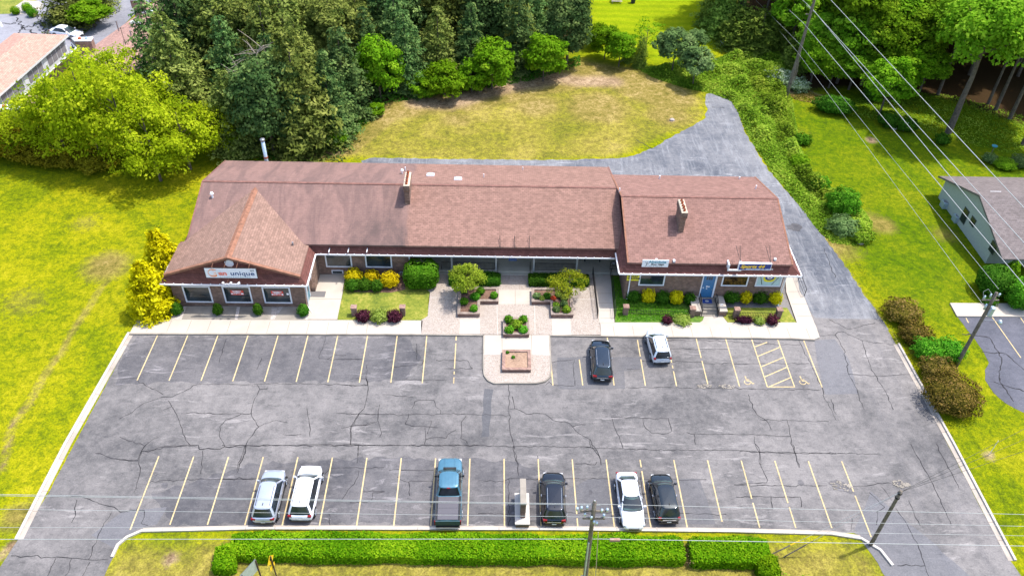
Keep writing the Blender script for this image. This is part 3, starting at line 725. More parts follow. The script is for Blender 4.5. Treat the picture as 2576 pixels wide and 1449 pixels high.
kf = [(286, 1402), (300, 1372), (322, 1354), (356, 1339), (640, 1333), (1000, 1334), (1400, 1335), (1846, 1340), (2090, 1346), (2166, 1358), (2212, 1386), (2242, 1424)]
kerb('kerb', kf, .2, .15, side=1)
kerb('kerb_gutter', kf[3:10], .42, .014, 'gutter_pan', side=1)
kj = MB()
for px_, w0, w1, sd in ((kl, -.02, .66, 1), (kr, -.02, .62, -1), (kf, -.02, .44, 1)):
    P = [Vector(gp(u, v)[:2]) for u, v in px_]
    for i in range(len(P) - 1):
        d = P[i + 1] - P[i]; L_ = d.length; d.normalize(); q = Vector((-d.y, d.x)) * sd; k = 0
        while (k + .5) * 3.0 < L_:
            c = P[i] + d * (k + .5) * 3.0; k += 1
            for a_, b_, z_ in ((w0, .2, .153), (.23, w1, .017)):
                if px_ is kf and a_ > .2: continue
                p, r_ = c + q * a_, c + q * b_; t = d * .02
                kj.quad((p.x - t.x, p.y - t.y, z_), (p.x + t.x, p.y + t.y, z_), (r_.x + t.x, r_.y + t.y, z_), (r_.x - t.x, r_.y - t.y, z_))
struct('', kj.build('kerb_joints', M['joint']))
# oil drips in the bays
for k in range(13):
    x = -26.13 + 2.742 * (k * 1.5 + .5); y_ = rnd.uniform(36, 39); struct('', tri_poly('oil_stain', blob(x + rnd.uniform(-.3, .3), y_, rnd.uniform(.12, .4), rnd.uniform(.12, .35), seed=k + 90), .0075, M['asphalt_seal']))
for nm, px in (('kerb', [(326, 839), (1060, 841), (1217, 843), (1216, 925), (1219, 944), (1228, 956), (1243, 963), (1350, 963), (1371, 958), (1383, 947), (1386, 930), (1382, 843), (1512, 845), (1990, 851), (2050, 854)]),):
    P = [Vector(gp(u, v, ZW)[:2]) for u, v in px]; mb = MB(); h = ZW + .008
    for i in range(len(P) - 1):
        a, b = P[i], P[i + 1]; d = (b - a).normalized(); q = Vector((-d.y, d.x)) * .07
        mb.quad((a.x + q.x, a.y + q.y, h), (a.x - q.x, a.y - q.y, h), (b.x - q.x, b.y - q.y, h), (b.x + q.x, b.y + q.y, h))
        mb.quad((a.x - q.x, a.y - q.y, h), (a.x - q.x, a.y - q.y, -.01), (b.x - q.x, b.y - q.y, -.01), (b.x - q.x, b.y - q.y, h))
    struct('', mb.build('kerb_edge', M['walk_dark']))
# ================================================================== MAIN BUILDING
def under(o, root):
    """world-space mesh o hung under root, an Empty at the thing's base"""
    o.parent = root
    if root.type == 'EMPTY' and root.rotation_euler[2] == 0: o.location = -root.location
    return o
def part(mb, name, mat, root, smooth=False):
    return under(mb.build(name, M[mat] if isinstance(mat, str) else mat, None, smooth), root)

B = empty('commercial_building', (0, 66, 0), 'long low brick shopping building under brown shingle roofs behind the parking lot', 'building')
# walls
part(MB().box(-29.95, 58.45, 0, -17.55, 63.9, 3.3), 'wall', 'brick', B)
part(MB().box(-29.8, 63.9, 0, -7.9, 76.6, 3.35), 'wall', 'brick', B)
part(MB().box(-17.55, 63.35, 0, -7.9, 63.9, 3.3), 'wall', 'brick', B)
part(MB().box(-7.9, 66.6, 0, 13.1, 76.6, 3.35), 'wall', 'soffit', B)
part(MB().box(13.1, 60.1, 0, 28.35, 74.0, 4.0), 'wall', 'brick', B)
# main roof
prof = [(62.85, 4.30), (70.2, 6.48), (77.6, 4.30), (77.6, 4.14), (70.2, 6.3), (62.85, 4.14)]
RM = part(MB().exx(prof, -29.35, 13.05), 'roof', 'sh_main', B)
part(MB().exx([(63.3, 4.1), (70.2, 6.28), (77.1, 4.1)], -29.0, 12.9), 'attic', 'sh_v', B)
part(MB().frus((-30.2, 62.7, 13.3, 77.9, 3.24), (-29.3, 63.25, 12.9, 77.2, 4.2)), 'roof_skirt', 'sh_v', B)
part(MB().exx([(70.05, 6.50), (70.2, 6.545), (70.35, 6.50), (70.2, 6.44)], -29.36, 13.06), 'ridge_cap', 'ridge_dark', B)
# gable wing roof
gr = MB()
a, b, c, d, e = (-30.08, 58.15, 4.14), (-23.88, 58.15, 6.26), (-23.88, 69.55, 6.26), (-29.5, 63.0, 4.36), (-30.08, 62.85, 4.14)
gr.poly([a, b, c, d, e]); gr.poly([(p[0], p[1], p[2] - .12) for p in (e, d, c, b, a)])
a2, e2, d2 = (-17.62, 58.15, 4.14), (-17.62, 62.9, 4.14), (-18.2, 63.0, 4.34)
gr.poly([a2, e2, d2, c, b]); gr.poly([(p[0], p[1], p[2] - .12) for p in (b, c, d2, e2, a2)])
gr.quad(a, (a[0], a[1], a[2] - .12), (b[0], b[1], b[2] - .12), b); gr.quad(b, (b[0], b[1], b[2] - .12), (a2[0], a2[1], a2[2] - .12), a2)
gr.quad(a2, (a2[0], a2[1], a2[2] - .12), (e2[0], e2[1], e2[2] - .12), e2); gr.quad(a, e, (e[0], e[1], e[2] - .12), (a[0], a[1], a[2] - .12))
part(gr, 'gable_roof', 'sh_x', B)
part(MB().exx([(0, 0), (.32, -.11), (0, .035), (-.32, -.11)], 0, 11.4).xform(Matrix.Translation((-23.88, 58.13, 6.275)) @ Matrix.Rotation(math.pi / 2, 4, 'Z')), 'ridge_cap', 'ridge', B)
part(MB().poly([(-29.9, 58.42, 4.0), (-17.8, 58.42, 4.0), (-17.8, 58.42, 4.1), (-23.88, 58.42, 6.16), (-29.9, 58.42, 4.1)]).quad((-29.9, 58.44, 4), (-17.8, 58.44, 4), (-17.8, 60, 4), (-29.9, 60, 4)), 'gable_face', 'sh_v', B)
part(MB().frus((-30.5, 57.88, -17.08, 62.75, 3.3), (-30.02, 58.40, -17.68, 63.2, 4.13)), 'roof_skirt', 'sh_v', B)
rt = MB()
for (x0, x1) in ((-30.1, -23.88), (-23.88, -17.6)):
    z0 = 4.15 if x0 < -24 else 6.27; z1 = 6.27 if x0 < -24 else 4.15
    rt.quad((x0, 58.12, z0 - .2), (x1, 58.12, z1 - .2), (x1, 58.12, z1 + .03), (x0, 58.12, z0 + .03))
    rt.quad((x0, 58.12, z0 + .03), (x1, 58.12, z1 + .03), (x1, 58.42, z1 + .03), (x0, 58.42, z0 + .03))
part(rt, 'rake_trim', 'ridge', B)
part(MB().prism([(-23.9 + .42 * math.cos(t), .42 * math.sin(t)) for t in np.arange(8) * math.pi / 4 + math.pi / 8], 0, .08).xform(Matrix.Translation((0, 58.42, 5.45)) @ Matrix.Rotation(math.pi / 2, 4, 'X')), 'gable_vent', 'white', B)
# right wing roof
prof = [(59.7, 5.12), (67.35, 7.42), (74.8, 5.12), (74.8, 4.96), (67.35, 7.24), (59.7, 4.96)]
RR = part(MB().exx(prof, 12.9, 28.65), 'roof', 'sh_right', B)
part(MB().exx([(60.15, 4.9), (67.35, 7.2), (74.4, 4.9)], 13.2, 28.4), 'attic', 'sh_v', B)
part(MB().frus((12.25, 59.45, 29.65, 75.3, 3.97), (12.98, 60.1, 28.5, 74.4, 5.0)), 'roof_skirt', 'sh_v', B)
part(MB().exx([(67.2, 7.44), (67.35, 7.485), (67.5, 7.44), (67.35, 7.38)], 12.89, 28.66), 'ridge_cap', 'ridge_dark', B)
for x in (12.87, 28.52):
    tr = MB()
    for (y0, z0, y1, z1) in ((59.68, 5.13, 67.35, 7.43), (67.35, 7.43, 74.82, 5.13)):
        tr.quad((x, y0, z0 + .015), (x + .16, y0, z0 + .015), (x + .16, y1, z1 + .015), (x, y1, z1 + .015))
    part(tr, 'edge_cap', 'ridge', B)
for x in (-29.37, 12.92):
    tr = MB()
    for (y0, z0, y1, z1) in ((62.83, 4.31, 70.2, 6.49), (70.2, 6.49, 77.62, 4.31)): tr.quad((x, y0, z0 + .015), (x + .14, y0, z0 + .015), (x + .14, y1, z1 + .015), (x, y1, z1 + .015))
    part(tr, 'edge_cap', 'ridge_dark', B)

# white gutters with clip ends
def gut(x0, y0, x1, y1, z, closed=False):
    mb = MB()
    d = Vector((x1 - x0, y1 - y0)); L = d.length; d.normalize(); q = Vector((-d.y, d.x)) * .06
    P = [(x0 - q.x, y0 - q.y), (x1 - q.x, y1 - q.y), (x1 + q.x, y1 + q.y), (x0 + q.x, y0 + q.y)]
    mb.prism(P, z - .12, z + .005)
    n = int(L / .8)
    for i in range(n):
        p = Vector((x0, y0)) + d * (i + .5) * L / n
        mb.box(p.x - .05, p.y - .05, z + .005, p.x + .05, p.y + .13, z + .05)
    return part(mb, 'gutter', 'white', B)
gut(-30.55, 57.82, -17.02, 57.82, 3.32); gut(-17.02, 57.9, -17.02, 62.6, 3.32); gut(-30.55, 57.9, -30.55, 62.6, 3.3)
gut(-16.95, 62.66, 12.2, 62.66, 3.26); gut(12.2, 59.4, 29.7, 59.4, 3.99); gut(12.2, 59.5, 12.2, 62.6, 3.99); gut(29.7, 59.5, 29.7, 75.2, 3.99); gut(-30.2, 77.95, 13, 77.95, 3.26)
sf = MB()
sf.box(-30.45, 57.9, 3.1, -17.1, 58.44, 3.28).box(-16.9, 62.75, 3.06, 13.0, 66.59, 3.22).box(12.3, 59.5, 3.78, 29.6, 60.09, 3.95)
part(sf, 'soffit', 'soffit', B)
# downspouts
for pts in ([(-17.1, 57.9, 3.2), (-17.25, 58.3, 2.9), (-17.35, 58.36, .3), (-17.2, 58.0, .16), (-16.9, 57.6, .16)], [(13.35, 59.45, 3.9), (13.45, 59.98, 3.5), (13.45, 59.98, .3)], [(28.6, 59.45, 3.9), (28.5, 59.98, 3.5), (28.48, 59.98, 1.3), (28.3, 59.5, .9), (28.28, 59.3, .2)],
            [(-8.0, 62.7, 3.15), (-8.05, 63.28, 2.9), (-8.05, 63.28, .25)], [(-16.95, 62.7, 3.15), (-17.3, 63.2, 2.9), (-17.3, 63.2, .25)]):
    part(MB().tube(pts, .06, 6), 'downspout', 'white', B)

# windows
def window(x0, x1, z0, z1, y, pane='glass', mull=None, root=B):
    fr = MB(); t = .13; yo = y - .07
    fr.box(x0, yo, z0, x0 + t, y + .02, z1).box(x1 - t, yo, z0, x1, y + .02, z1).box(x0 + t, yo, z1 - t * .8, x1 - t, y + .02, z1).box(x0 + t, yo, z0, x1 - t, y + .02, z0 + t)
    f = part(fr, 'window', 'white_frame', root)
    p = MB().box(x0 + t, y - .015, z0 + t, x1 - t, y + .012, z1 - t * .8).build('pane', M[pane] if isinstance(pane, str) else pane); p.parent = f
    s = MB().box(x0 - .05, y - .12, z0 - .1, x1 + .05, y + .02, z0 - .003).build('sill', M['brick_wall_dark']); s.parent = f
    return f
def wx(src, y):  # source pixel -> x,z on wall plane
    p = gy(src[0] * .85867, src[1] * .85867, y); return p[0], p[2]
def wpx(o, s, a, b): return ((o[0] + a[0] / s, o[1] + a[1] / s), (o[0] + b[0] / s, o[1] + b[1] / s))
def win_px(o, s, tl, br, y, **k):
    A, Bp = wpx(o, s, tl, br); x0, z1 = wx(A, y); x1, z0 = wx(Bp, y); return window(x0, x1, z0, z1, y, **k), (x0, x1, z0, z1)
r1 = (480, 780); W = {}
for k, (tl, br) in enumerate((((290, 322), (822, 590)), ((945, 326), (1470, 598)), ((1600, 335), (2115, 605)))):
    f, W[k] = win_px(r1, 5.6, tl, br, 58.45)
z2o = (900, 450)
f, _ = win_px(z2o, 2.898, (146, 852), (386, 964), 63.35); f, _ = win_px(z2o, 2.898, (487, 855), (724, 967), 63.35)
r2 = (1800, 740)
m = NT('display'); p = m.n('ShaderNodeTexCoord').outputs['Object']; n = m.noise(3.4, 5, .7, p)
m.base(m.ramp(n, [(.35, (.01, .008, .005)), (.52, (.06, .035, .012)), (.62, (.18, .10, .02)), (.7, (.03, .03, .03))])).set(Roughness=.15); M['display'] = m.m
M['blind'] = plain('pale_blind', (.45, .60, .60), .4); M['yellow'] = plain('yellow_vinyl', (.80, .72, .02), .5); M['navy'] = plain('navy_paint', (.006, .035, .21), .4)
f, _ = win_px(r2, 4.155, (312, 247), (600, 400), 60.1); wd, wr = win_px(r2, 4.155, (1330, 252), (1610, 408), 60.1, pane='display'); wf, W4 = win_px(r2, 4.155, (1748, 252), (2015, 412), 60.1, pane='blind')
# sports flag and straps hanging inside the last window
x0, x1, z0, z1 = W4; y = 60.078
fl = MB().poly([(x0 + (x1 - x0) * a, y, z0 + (z1 - z0) * b) for a, b in ((.26, .97), (.26, .6), (.31, .42), (.40, .35), (.60, .35), (.68, .42), (.74, .6), (.76, .97))]); f = fl.build('flag', M['yellow']); f.parent = wf
cx, cz = x0 + (x1 - x0) * .5, z0 + (z1 - z0) * .66
for nm, r, dz, mt, yy in (('crest', .42, 0, 'navy', .004), ('crest', .24, .05, 'white', .008), ('crest', .10, .02, 'grey', .012)):
    c = MB().poly([(cx + r * 1.05 * math.cos(t), y - yy, cz + dz + r * .72 * math.sin(t)) for t in np.linspace(0, 2 * math.pi, 16, endpoint=False)]).build(nm, M[mt]); c.parent = wf
st = MB()
for a, b, c, d in ((.10, .95, .27, .14), (.92, .95, .64, .14)):
    st.quad((x0 + (x1 - x0) * a - .03, y - .01, z0 + (z1 - z0) * b), (x0 + (x1 - x0) * c - .03, y - .01, z0 + (z1 - z0) * d), (x0 + (x1 - x0) * c + .03, y - .01, z0 + (z1 - z0) * d), (x0 + (x1 - x0) * a + .03, y - .01, z0 + (z1 - z0) * b))
s = st.build('strap', M['black']); s.parent = wf
# blue front door (right wing), floor .62
A, Bp = wpx(r2, 4.155, (1100, 250), (1200, 440)); dx0, dz1 = wx(A, 60.1); dx1, dz0 = wx(Bp, 60.1); dz0 = .62
FR = part(MB().box(dx0 - .1, 60.0, dz0, dx0, 60.12, dz1 + .1).box(dx1, 60.0, dz0, dx1 + .16, 60.12, dz1 + .1).box(dx0, 60.0, dz1, dx1, 60.12, dz1 + .1), 'door_frame', 'white_frame', B)
D = part(MB().box(dx0, 60.04, dz0, dx1, 60.12, dz1), 'door', 'blue_door', B)
c = MB()
cw = (dx1 - dx0) * .56 / 3
for i in range(3):
    for j in range(3): c.box(dx0 + (dx1 - dx0) * .22 + cw * i + .02, 60.03, dz1 - .78 + j * .22, dx0 + (dx1 - dx0) * .22 + cw * (i + 1) - .02, 60.05, dz1 - .60 + j * .22)
c.build('pane', M['glass']).parent = D
MB().box(dx1 - .14, 59.98, dz0 + .95, dx1 - .08, 60.04, dz0 + 1.05).build('handle', M['grey']).parent = D
for k, (a, b, s) in enumerate(((.1, 1.15, .12), (.42, 1.3, .16), (.62, 1.28, .14), (.45, 1.05, .12))):
    MB().box(dx0 + a, 60.028, dz0 + b, dx0 + a + s, 60.036, dz0 + b + s).build('notice', M['white']).parent = D
# teal side door and white side window of the left wing
D = part(MB().box(-17.56, 58.95, .12, -17.50, 59.95, 2.2), 'door', plain('teal_door', (.10, .24, .30), .4), B)
MB().box(-17.52, 59.2, 1.2, -17.485, 59.7, 1.95).build('pane', M['glass']).parent = D
part(MB().box(-17.56, 58.82, .1, -17.47, 58.94, 2.3).box(-17.56, 59.96, .1, -17.47, 60.08, 2.3).box(-17.56, 58.94, 2.21, -17.47, 59.96, 2.32), 'door_frame', 'white_frame', B)
part(MB().box(-17.56, 61.2, 1.1, -17.49, 62.2, 2.4), 'window', 'white_frame', B)
# swept brick wing wall beside the side door
ww = MB(); N = 10
for i in range(N):
    t0, t1 = i / N, (i + 1) / N; f = lambda t: 2.9 - 2.4 * (1 - math.cos(t * math.pi / 2)); yy = lambda t: 62.9 - 2.3 * t
    ww.box(-17.5, yy(t1), 0, -17.18 + .15 * 0, yy(t0), f(t1))
part(MB().exx([(63.3, 0), (60.7, 0)] + [(60.7 + 2.6 * t, .55 + 2.3 * math.sin(t * math.pi / 2)) for t in np.linspace(0, 1, 9)], -17.48, -17.12), 'wing_wall', 'brick', B)
# low white basement window and vents of the recessed wall
part(MB().box(-15.9, 63.24, .3, -14.75, 63.34, .72), 'basement_window', 'white_frame', B)
part(MB().box(-15.8, 63.22, .36, -14.85, 63.25, .66), 'basement_pane', 'glass', B)

# porch: raised floor with two steps, posts
PF = part(MB().box(-7.88, 63.95, 0, 13.05, 66.58, .36), 'porch_floor', 'porch', B)
part(MB().box(-7.5, 63.6, 0, -4.2, 63.93, .19).box(1.1, 63.6, 0, 4.6, 63.93, .19), 'porch_step', 'porch', B)
part(MB().box(9.4, 63.5, 0, 11.4, 63.93, .19), 'porch_step', 'porch', B)
for u in (1136.5, 1247.5, 1342, 1449.5):
    x = gp(u, 684, .36)[0]
    part(MB().box(x - .09, 64.02, .362, x + .09, 64.2, 3.05).box(x - .14, 63.97, .362, x + .14, 64.25, .5).box(x - .13, 63.98, 2.95, x + .13, 64.24, 3.055), 'porch_post', 'soffit', B)
part(MB().box(-7.86, 66.54, .9, -6.9, 66.58, 2.6).box(2.0, 66.54, .4, 3.0, 66.58, 2.5).box(5, 66.54, .9, 7.4, 66.58, 2.6).box(-4, 66.54, .9, -1.6, 66.58, 2.6), 'porch_window', 'glass', B)

# chimneys
def chimney(x, y0, y1, zb, ztop, pots):
    c = MB().box(x - .25, y0 + .12, zb, x + .25, y1 - .12, ztop - .85)
    c.frus((x - .25, y0 + .12, x + .25, y1 - .12, ztop - .85), (x - .31, y0, x + .31, y1, ztop - .55)).box(x - .31, y0, ztop - .55, x + .31, y1, ztop)
    c.box(x - .335, y0 - .025, ztop - .52, x + .335, y1 + .025, ztop - .45).box(x - .335, y0 - .025, ztop - .3, x + .335, y1 + .025, ztop - .24)
    ch = part(c, 'chimney', 'brick', B); ch.parent = RM if x < 0 else RR; ch.location = (0, 0, 0)
    k = MB().frus((x - .31, y0, x + .31, y1, ztop + .001), (x - .26, y0 + .06, x + .26, y1 - .06, ztop + .06)).build('chimney_cap', M['cap']); k.parent = RM if x < 0 else RR
    for i in range(pots):
        yy = y0 + .3 + (y1 - y0 - .6) * i / (pots - 1); h = (.22, .3, .16, .26, .2, .3)[i]
        pt = MB().tube([(x, yy, ztop + .05), (x, yy, ztop + .06 + h)], .13, 8, .12)
        pt = pt.build('chimney_pot', M['clay']); pt.parent = RM if x < 0 else RR
        MB().tube([(x, yy, ztop + .061 + h), (x, yy, ztop + .07 + h)], .09, 8).build('flue_mouth', M['dark']).parent = RM if x < 0 else RR
chimney(-8.4, 67.6, 70.1, 5.4, 8.0, 6)
chimney(18.35, 63.05, 65.3, 5.9, 8.5, 5)

# pipes, vents, skylights on the roofs
def zroof(y, right):
    y0, z0, yr, zr = (59.7, 5.12, 67.35, 7.42) if right else (62.85, 4.30, 70.2, 6.48)
    return z0 + (zr - z0) / (yr - y0) * (y - y0) if y < yr else zr - (zr - z0) / (yr - y0) * (y - yr)
def on_roof(u, v, right):
    z = 5.5
    for _ in range(12): p = gp(u, v, z); z = zroof(p[1], right)
    return p[0], p[1], z
def pipe(u, v, right, h=.4, r=.06, cap=0, mat='white'):
    x, y, z = on_roof(u, v, right)
    mb = MB().tube([(x, y, z - .1), (x, y, z + h)], r, 8)
    if cap: mb.tube([(x, y, z + h - .05), (x, y, z + h + .1)], cap, 10, cap * .6)
    o = mb.build('vent_pipe', M[mat]); o.parent = RR if right else RM
pipe(535, 497, False, .5, .1, .2); pipe(1012, 437, False, .45, .07, .19); pipe(1020, 430, False, .45, .06); pipe(1217, 447, False, .45, .05); pipe(1315, 428, False, .35, .05)
pipe(1558, 482, True, .4, .06); pipe(1659, 449, True, .35, .08); pipe(1860, 449, True, .2, .08); pipe(1901, 475, True, .4, .07)
pt = gp(737, 617, 4.6); part(MB().tube([(pt[0], pt[1], 4.2), (pt[0], pt[1], 4.95)], .09, 8), 'vent_pipe', 'grey', B)
for u, v in ((1083, 441), (1152, 451)):
    x, y, z = on_roof(u, v, False); s = MB().frus((-.42, -.42, .42, .42, 0), (-.40, -.40, .40, .40, .12)).xform(Matrix.Translation((x, y, z)) @ Matrix.Rotation(-.288, 4, 'X'))
    o = s.build('skylight', M['white_frame']); o.parent = RM
    s = MB().frus((-.36, -.36, .36, .36, .121), (-.2, -.2, .2, .2, .22)).xform(Matrix.Translation((x, y, z)) @ Matrix.Rotation(-.288, 4, 'X'))
    o2 = s.build('skylight_dome', plain('dome', (.55, .62, .68), .15)); o2.parent = RM
# spotlights on the skirts
for u, v, r in ((829, 625, 0), (877, 625, 0), (924, 625, 0)):
    p = gy(u, v, 62.9); part(MB().box(p[0] - .04, 62.35, p[2] - .1, p[0] + .04, 63.0, p[2] - .02), 'light_bracket', 'white', B)
for u, v in ((1651, 656), (1695, 658), (1949, 654)):
    x, y, z = on_roof(u, v, True); o = MB().box(x - .1, y - .15, z, x + .1, y + .1, z + .2).build('roof_spotlight', M['white_frame']); o.parent = RR
for u in (1249, 1286, 1323):
    x, y, z = on_roof(u + 60 if 0 else u * .9955 + 14, 612, False)
    o = MB().tube([(x, y + .5, z + .0), (x, y + .5, z + .5), (x + .04, y - .7, z - .1)], .03, 5).build('sign_bracket', M['black']); o.parent = RM
# silver flue behind the building
x, y, z = gp(662, 412, 4.5)
FL = empty('flue_pipe', (x, 78.1, 0), 'tall silver flue pipe rising behind the left end of the brown roof', 'flue')
under(MB().tube([(x, 78.1, 0), (x, 78.1, 6.55)], .2, 12).build('pipe', M['galv'], smooth=True), FL)
under(MB().tube([(x, 78.1, 6.56), (x, 78.1, 6.8)], .26, 12).build('cap', M['grey'], smooth=True), FL)
under(MB().tube([(x, 78.1, 4.4), (x, 78.1, 4.6)], .24, 12).build('collar', plain('rust', (.3, .08, .04), .8)), FL)

# ------------------------------------------------------------------ iron railings
def rail(name, label, pts, h=.95, posts=True, bal=.13, mat='black', low=.1, parent=None, midonly=False):
    x0, y0, z0 = pts[0]; R = empty(name, (x0, y0, z0), label, 'railing') if not parent else None
    tgt = R or parent
    tp = MB().tube([(x, y, z + h) for x, y, z in pts], .028, 6); tp.tube([(x, y, z + low) for x, y, z in pts], .02, 5)
    if midonly: tp.tube([(x, y, z + h * .5) for x, y, z in pts], .02, 5)
    under(tp.build('rail', M[mat]), tgt)
    for x, y, z in pts: under(MB().box(x - .025, y - .025, z, x + .025, y + .025, z + h + .03).build('post', M[mat]), tgt)
    if bal:
        bb = MB()
        for i in range(len(pts) - 1):
            a, b = Vector(pts[i]), Vector(pts[i + 1]); n = int((b - a).length / bal)
            for k in range(1, n):
                p = a.lerp(b, k / n); bb.box(p.x - .011, p.y - .011, p.z + low, p.x + .011, p.y + .011, p.z + h)
        o = under(bb.build('balusters', M[mat]), tgt)
    return R
xA, xB = gp(1185, 680, .36)[0], gp(1251, 680, .36)[0]; xC, xD = gp(1333, 680, .36)[0], gp(1449, 680, .36)[0]
rail('porch_railing', 'black iron porch railing behind the hedge at the left small tree', [(xA - 3.0, 64.1, .362), (xB - .25, 64.1, .362)])
rail('porch_railing', 'black iron porch railing right of the open central steps', [(xC + .5, 64.1, .362), (xD - .15, 64.1, .362)])
rail('step_handrail', 'thin black handrail on the left side of the central porch steps', [(xB + .05, 63.5, .14), (xB + .05, 64.3, .362)], bal=0)
rail('step_handrail', 'thin black handrail on the right side of the central porch steps', [(xC, 63.5, .14), (xC, 64.3, .362)], bal=0)
p = [gp(1490, 690, .36), gp(1495, 735, .2), gp(1503, 800, .15)]
rail('ramp_railing', 'long black iron railing along the left edge of the concrete ramp', [tuple(q) for q in p], bal=.14)
p = [gp(1535, 692, .36), gp(1541, 735, .2), gp(1547, 800, .15)]
rail('ramp_railing', 'thin black railing between the ramp and the green side bed', [tuple(q) for q in p], bal=0, midonly=True)
rail('ramp_railing', 'short black railing at the top of the ramp beside the brick corner', [(p[0][0] + .05, 64.4, .36), (p[0][0] + 1.0, 64.4, .36)], bal=0, midonly=True)
p = [gp(1997, 672, .3), gp(2008, 705, .2), gp(2023, 745, .15)]
rail('side_railing', 'black iron railing beside the white side walk at the right end of the building', [tuple(q) for q in p], bal=0, midonly=True)

# ------------------------------------------------------------------ entrance steps of the right wing
dc = (dx0 + dx1) / 2 + .05
ST = empty('entrance_steps', (dc, 59, 0), 'concrete entrance steps with side walls leading up to the blue door', 'steps')
sp = MB().box(dc - .85, 58.72, 0, dc + .85, 60.03, .6)
for i in range(3): sp.box(dc - .85, 58.72 - .32 * (i + 1), 0, dc + .85, 58.72 - .32 * i - .002, .6 - .15 * (i + 1) + .0)
under(sp.build('steps', M['walk_dark']), ST)
for s in (-1, 1):
    xs0, xs1 = (dc + s * .88, dc + s * 1.65); xs0, xs1 = min(xs0, xs1), max(xs0, xs1)
    under(MB().box(xs0, 57.85, 0, xs1, 60.03, .70).build('cheek_wall', M['brick']), ST)
    under(MB().box(xs0 - .03, 57.8, .702, xs1 + .03, 60.03, .80).build('coping', M['walk']), ST)
    xx = dc + s * .8
    rail('', '', [(xx, 57.7, .15), (xx, 58.75, .62), (xx, 59.5, .62)], parent=ST, bal=.13)
MT = under(MB().box(dc - .5, 59.15, .605, dc + .5, 59.75, .62).build('door_mat', M['navy']), ST)
tag(MT, None); MT.parent = None; MT.location = (0, 0, 0); tag(MT, 'dark blue door mat with a pale emblem before the blue door', 'door mat')
MB().poly([(dc + .2 * math.cos(t), 59.45 + .14 * math.sin(t), .625) for t in np.linspace(0, 6, 12)]).build('emblem', M['soffit']).parent = MT
x, y, z = gp(1957, 0, 0) if 0 else gp((1800 + 1305 / 4.155) * .85867, (740 + 640 / 4.155) * .85867, .8)
YS = tag(MB().box(x - .16, y - .02, z - .2, x + .16, y + .02, z + .12).build('notice_board', M['white']), 'small white notice board on the right step railing of the blue door', 'sign')
c = gp(799, 740, ZW)
tag(MB().box(c[0] - .75, c[1] - .42, ZW, c[0] + .75, c[1] + .42, ZW + .015).build('door_mat', plain('mat', (.15, .14, .14), .95)), 'grey door mat on the concrete outside the left side door', 'door mat')
# ================================================================== SIGNS
XR = Matrix.Rotation(math.pi / 2, 4, 'X')
def srcxz(s, y):
    p = gy(s[0] * .85867, s[1] * .85867, y); return p[0], p[2]
M['orange'] = plain('orange_paint', (.85, .28, .10), .5); M['pinkred'] = plain('coral_paint', (.80, .22, .18), .5); M['navytext'] = plain('ink_blue', (.02, .07, .20), .5)
M['teal'] = plain('teal_paint', (.05, .26, .34), .5); M['ink'] = plain('ink', (.02, .03, .04), .6); M['red'] = plain('red_paint', (.62, .06, .04), .5); M['signwhite'] = plain('sign_white', (.80, .82, .86), .4, var=.03); M['gold'] = plain('gold_paint', (.85, .55, .02), .5)
y = 57.62
(x0, z1), (x1, z0) = srcxz((597.5, 786.6), y), srcxz((754.5, 815.4), y)
TS = empty('shop_sign', ((x0 + x1) / 2, y, z0), 'long white sign reading Tan Unique spa below the front gable', 'shop sign')
under(MB().box(x0, y, z0, x1, y + .1, z1).build('panel', M['signwhite']), TS)
under(MB().box(x0 - .04, y + .02, z0 - .04, x1 + .04, y + .12, z0).box(x0 - .04, y + .02, z1, x1 + .04, y + .12, z1 + .04).box(x0 - .05, y + .02, z0, x0, y + .12, z1).box(x1, y + .02, z0, x1 + .05, y + .12, z1).build('edge', M['dark']), TS)
Wd, Hd = x1 - x0, z1 - z0
def txt(root, s, mat, size, fx, fz, x0=x0, z0=z0, Wd=Wd, Hd=Hd, y=y, **k):
    o = text_mesh('lettering', s, M[mat], size * Hd, Matrix.Translation((x0 + fx * Wd, y - .006, z0 + fz * Hd)) @ XR, None, **k)
    return under(o, root)
def disc(root, nm, cx, cz, rx, rz, y, mat, a0=0, a1=2 * math.pi, rin=0, n=28):
    mb = MB(); T = np.linspace(a0, a1, n)
    for i in range(n - 1):
        p = [(cx + rx * k * math.cos(t), y, cz + rz * k * math.sin(t)) for k, t in ((rin, T[i]), (1, T[i]), (1, T[i + 1]), (rin, T[i + 1]))]
        if rin: mb.quad(*p)
        else: mb.poly([(cx, y, cz), p[1], p[2]])
    return under(mb.build(nm, M[mat] if isinstance(mat, str) else mat), root)
M['peach'] = plain('peach_paint', (.85, .62, .55), .5)
cx, cz, r = x0 + .155 * Wd, z0 + .52 * Hd, .44 * Hd
disc(TS, 'sun_emblem', cx, cz, r, r, y - .004, 'orange'); disc(TS, 'sun_emblem', cx - .12 * r, cz + .02, r * .80, r * .74, y - .008, 'peach'); disc(TS, 'sun_emblem', cx - .35 * r, cz + .03, r * .5, r * .55, y - .011, 'signwhite')
txt(TS, 'T', 'signwhite', .80, .178, .24, bold=.03, y=y - .013)
txt(TS, 'an', 'pinkred', .62, .265, .30, bold=.035, xs=1.15)
txt(TS, 'unique', 'navytext', .62, .485, .30, bold=.012, xs=1.16, space=1.05)
txt(TS, 'spa', 'ink', .26, .88, .76, shear=.3)
txt(TS, 'A TANNING & DAY BOUTIQUE', 'teal', .13, .27, .07, xs=1.25, space=1.15)
fx = MB().tube([(x0 + 1.6, y - .35, z0 - .42), (x1 - 1.6, y - .35, z0 - .42)], .035, 6)
for i in range(3):
    xx = x0 + 1.6 + (Wd - 3.2) * i / 2; fx.tube([(xx, y - .35, z0 - .45), (xx - .05, y - .42, z0 - .22)], .05, 8, .12)
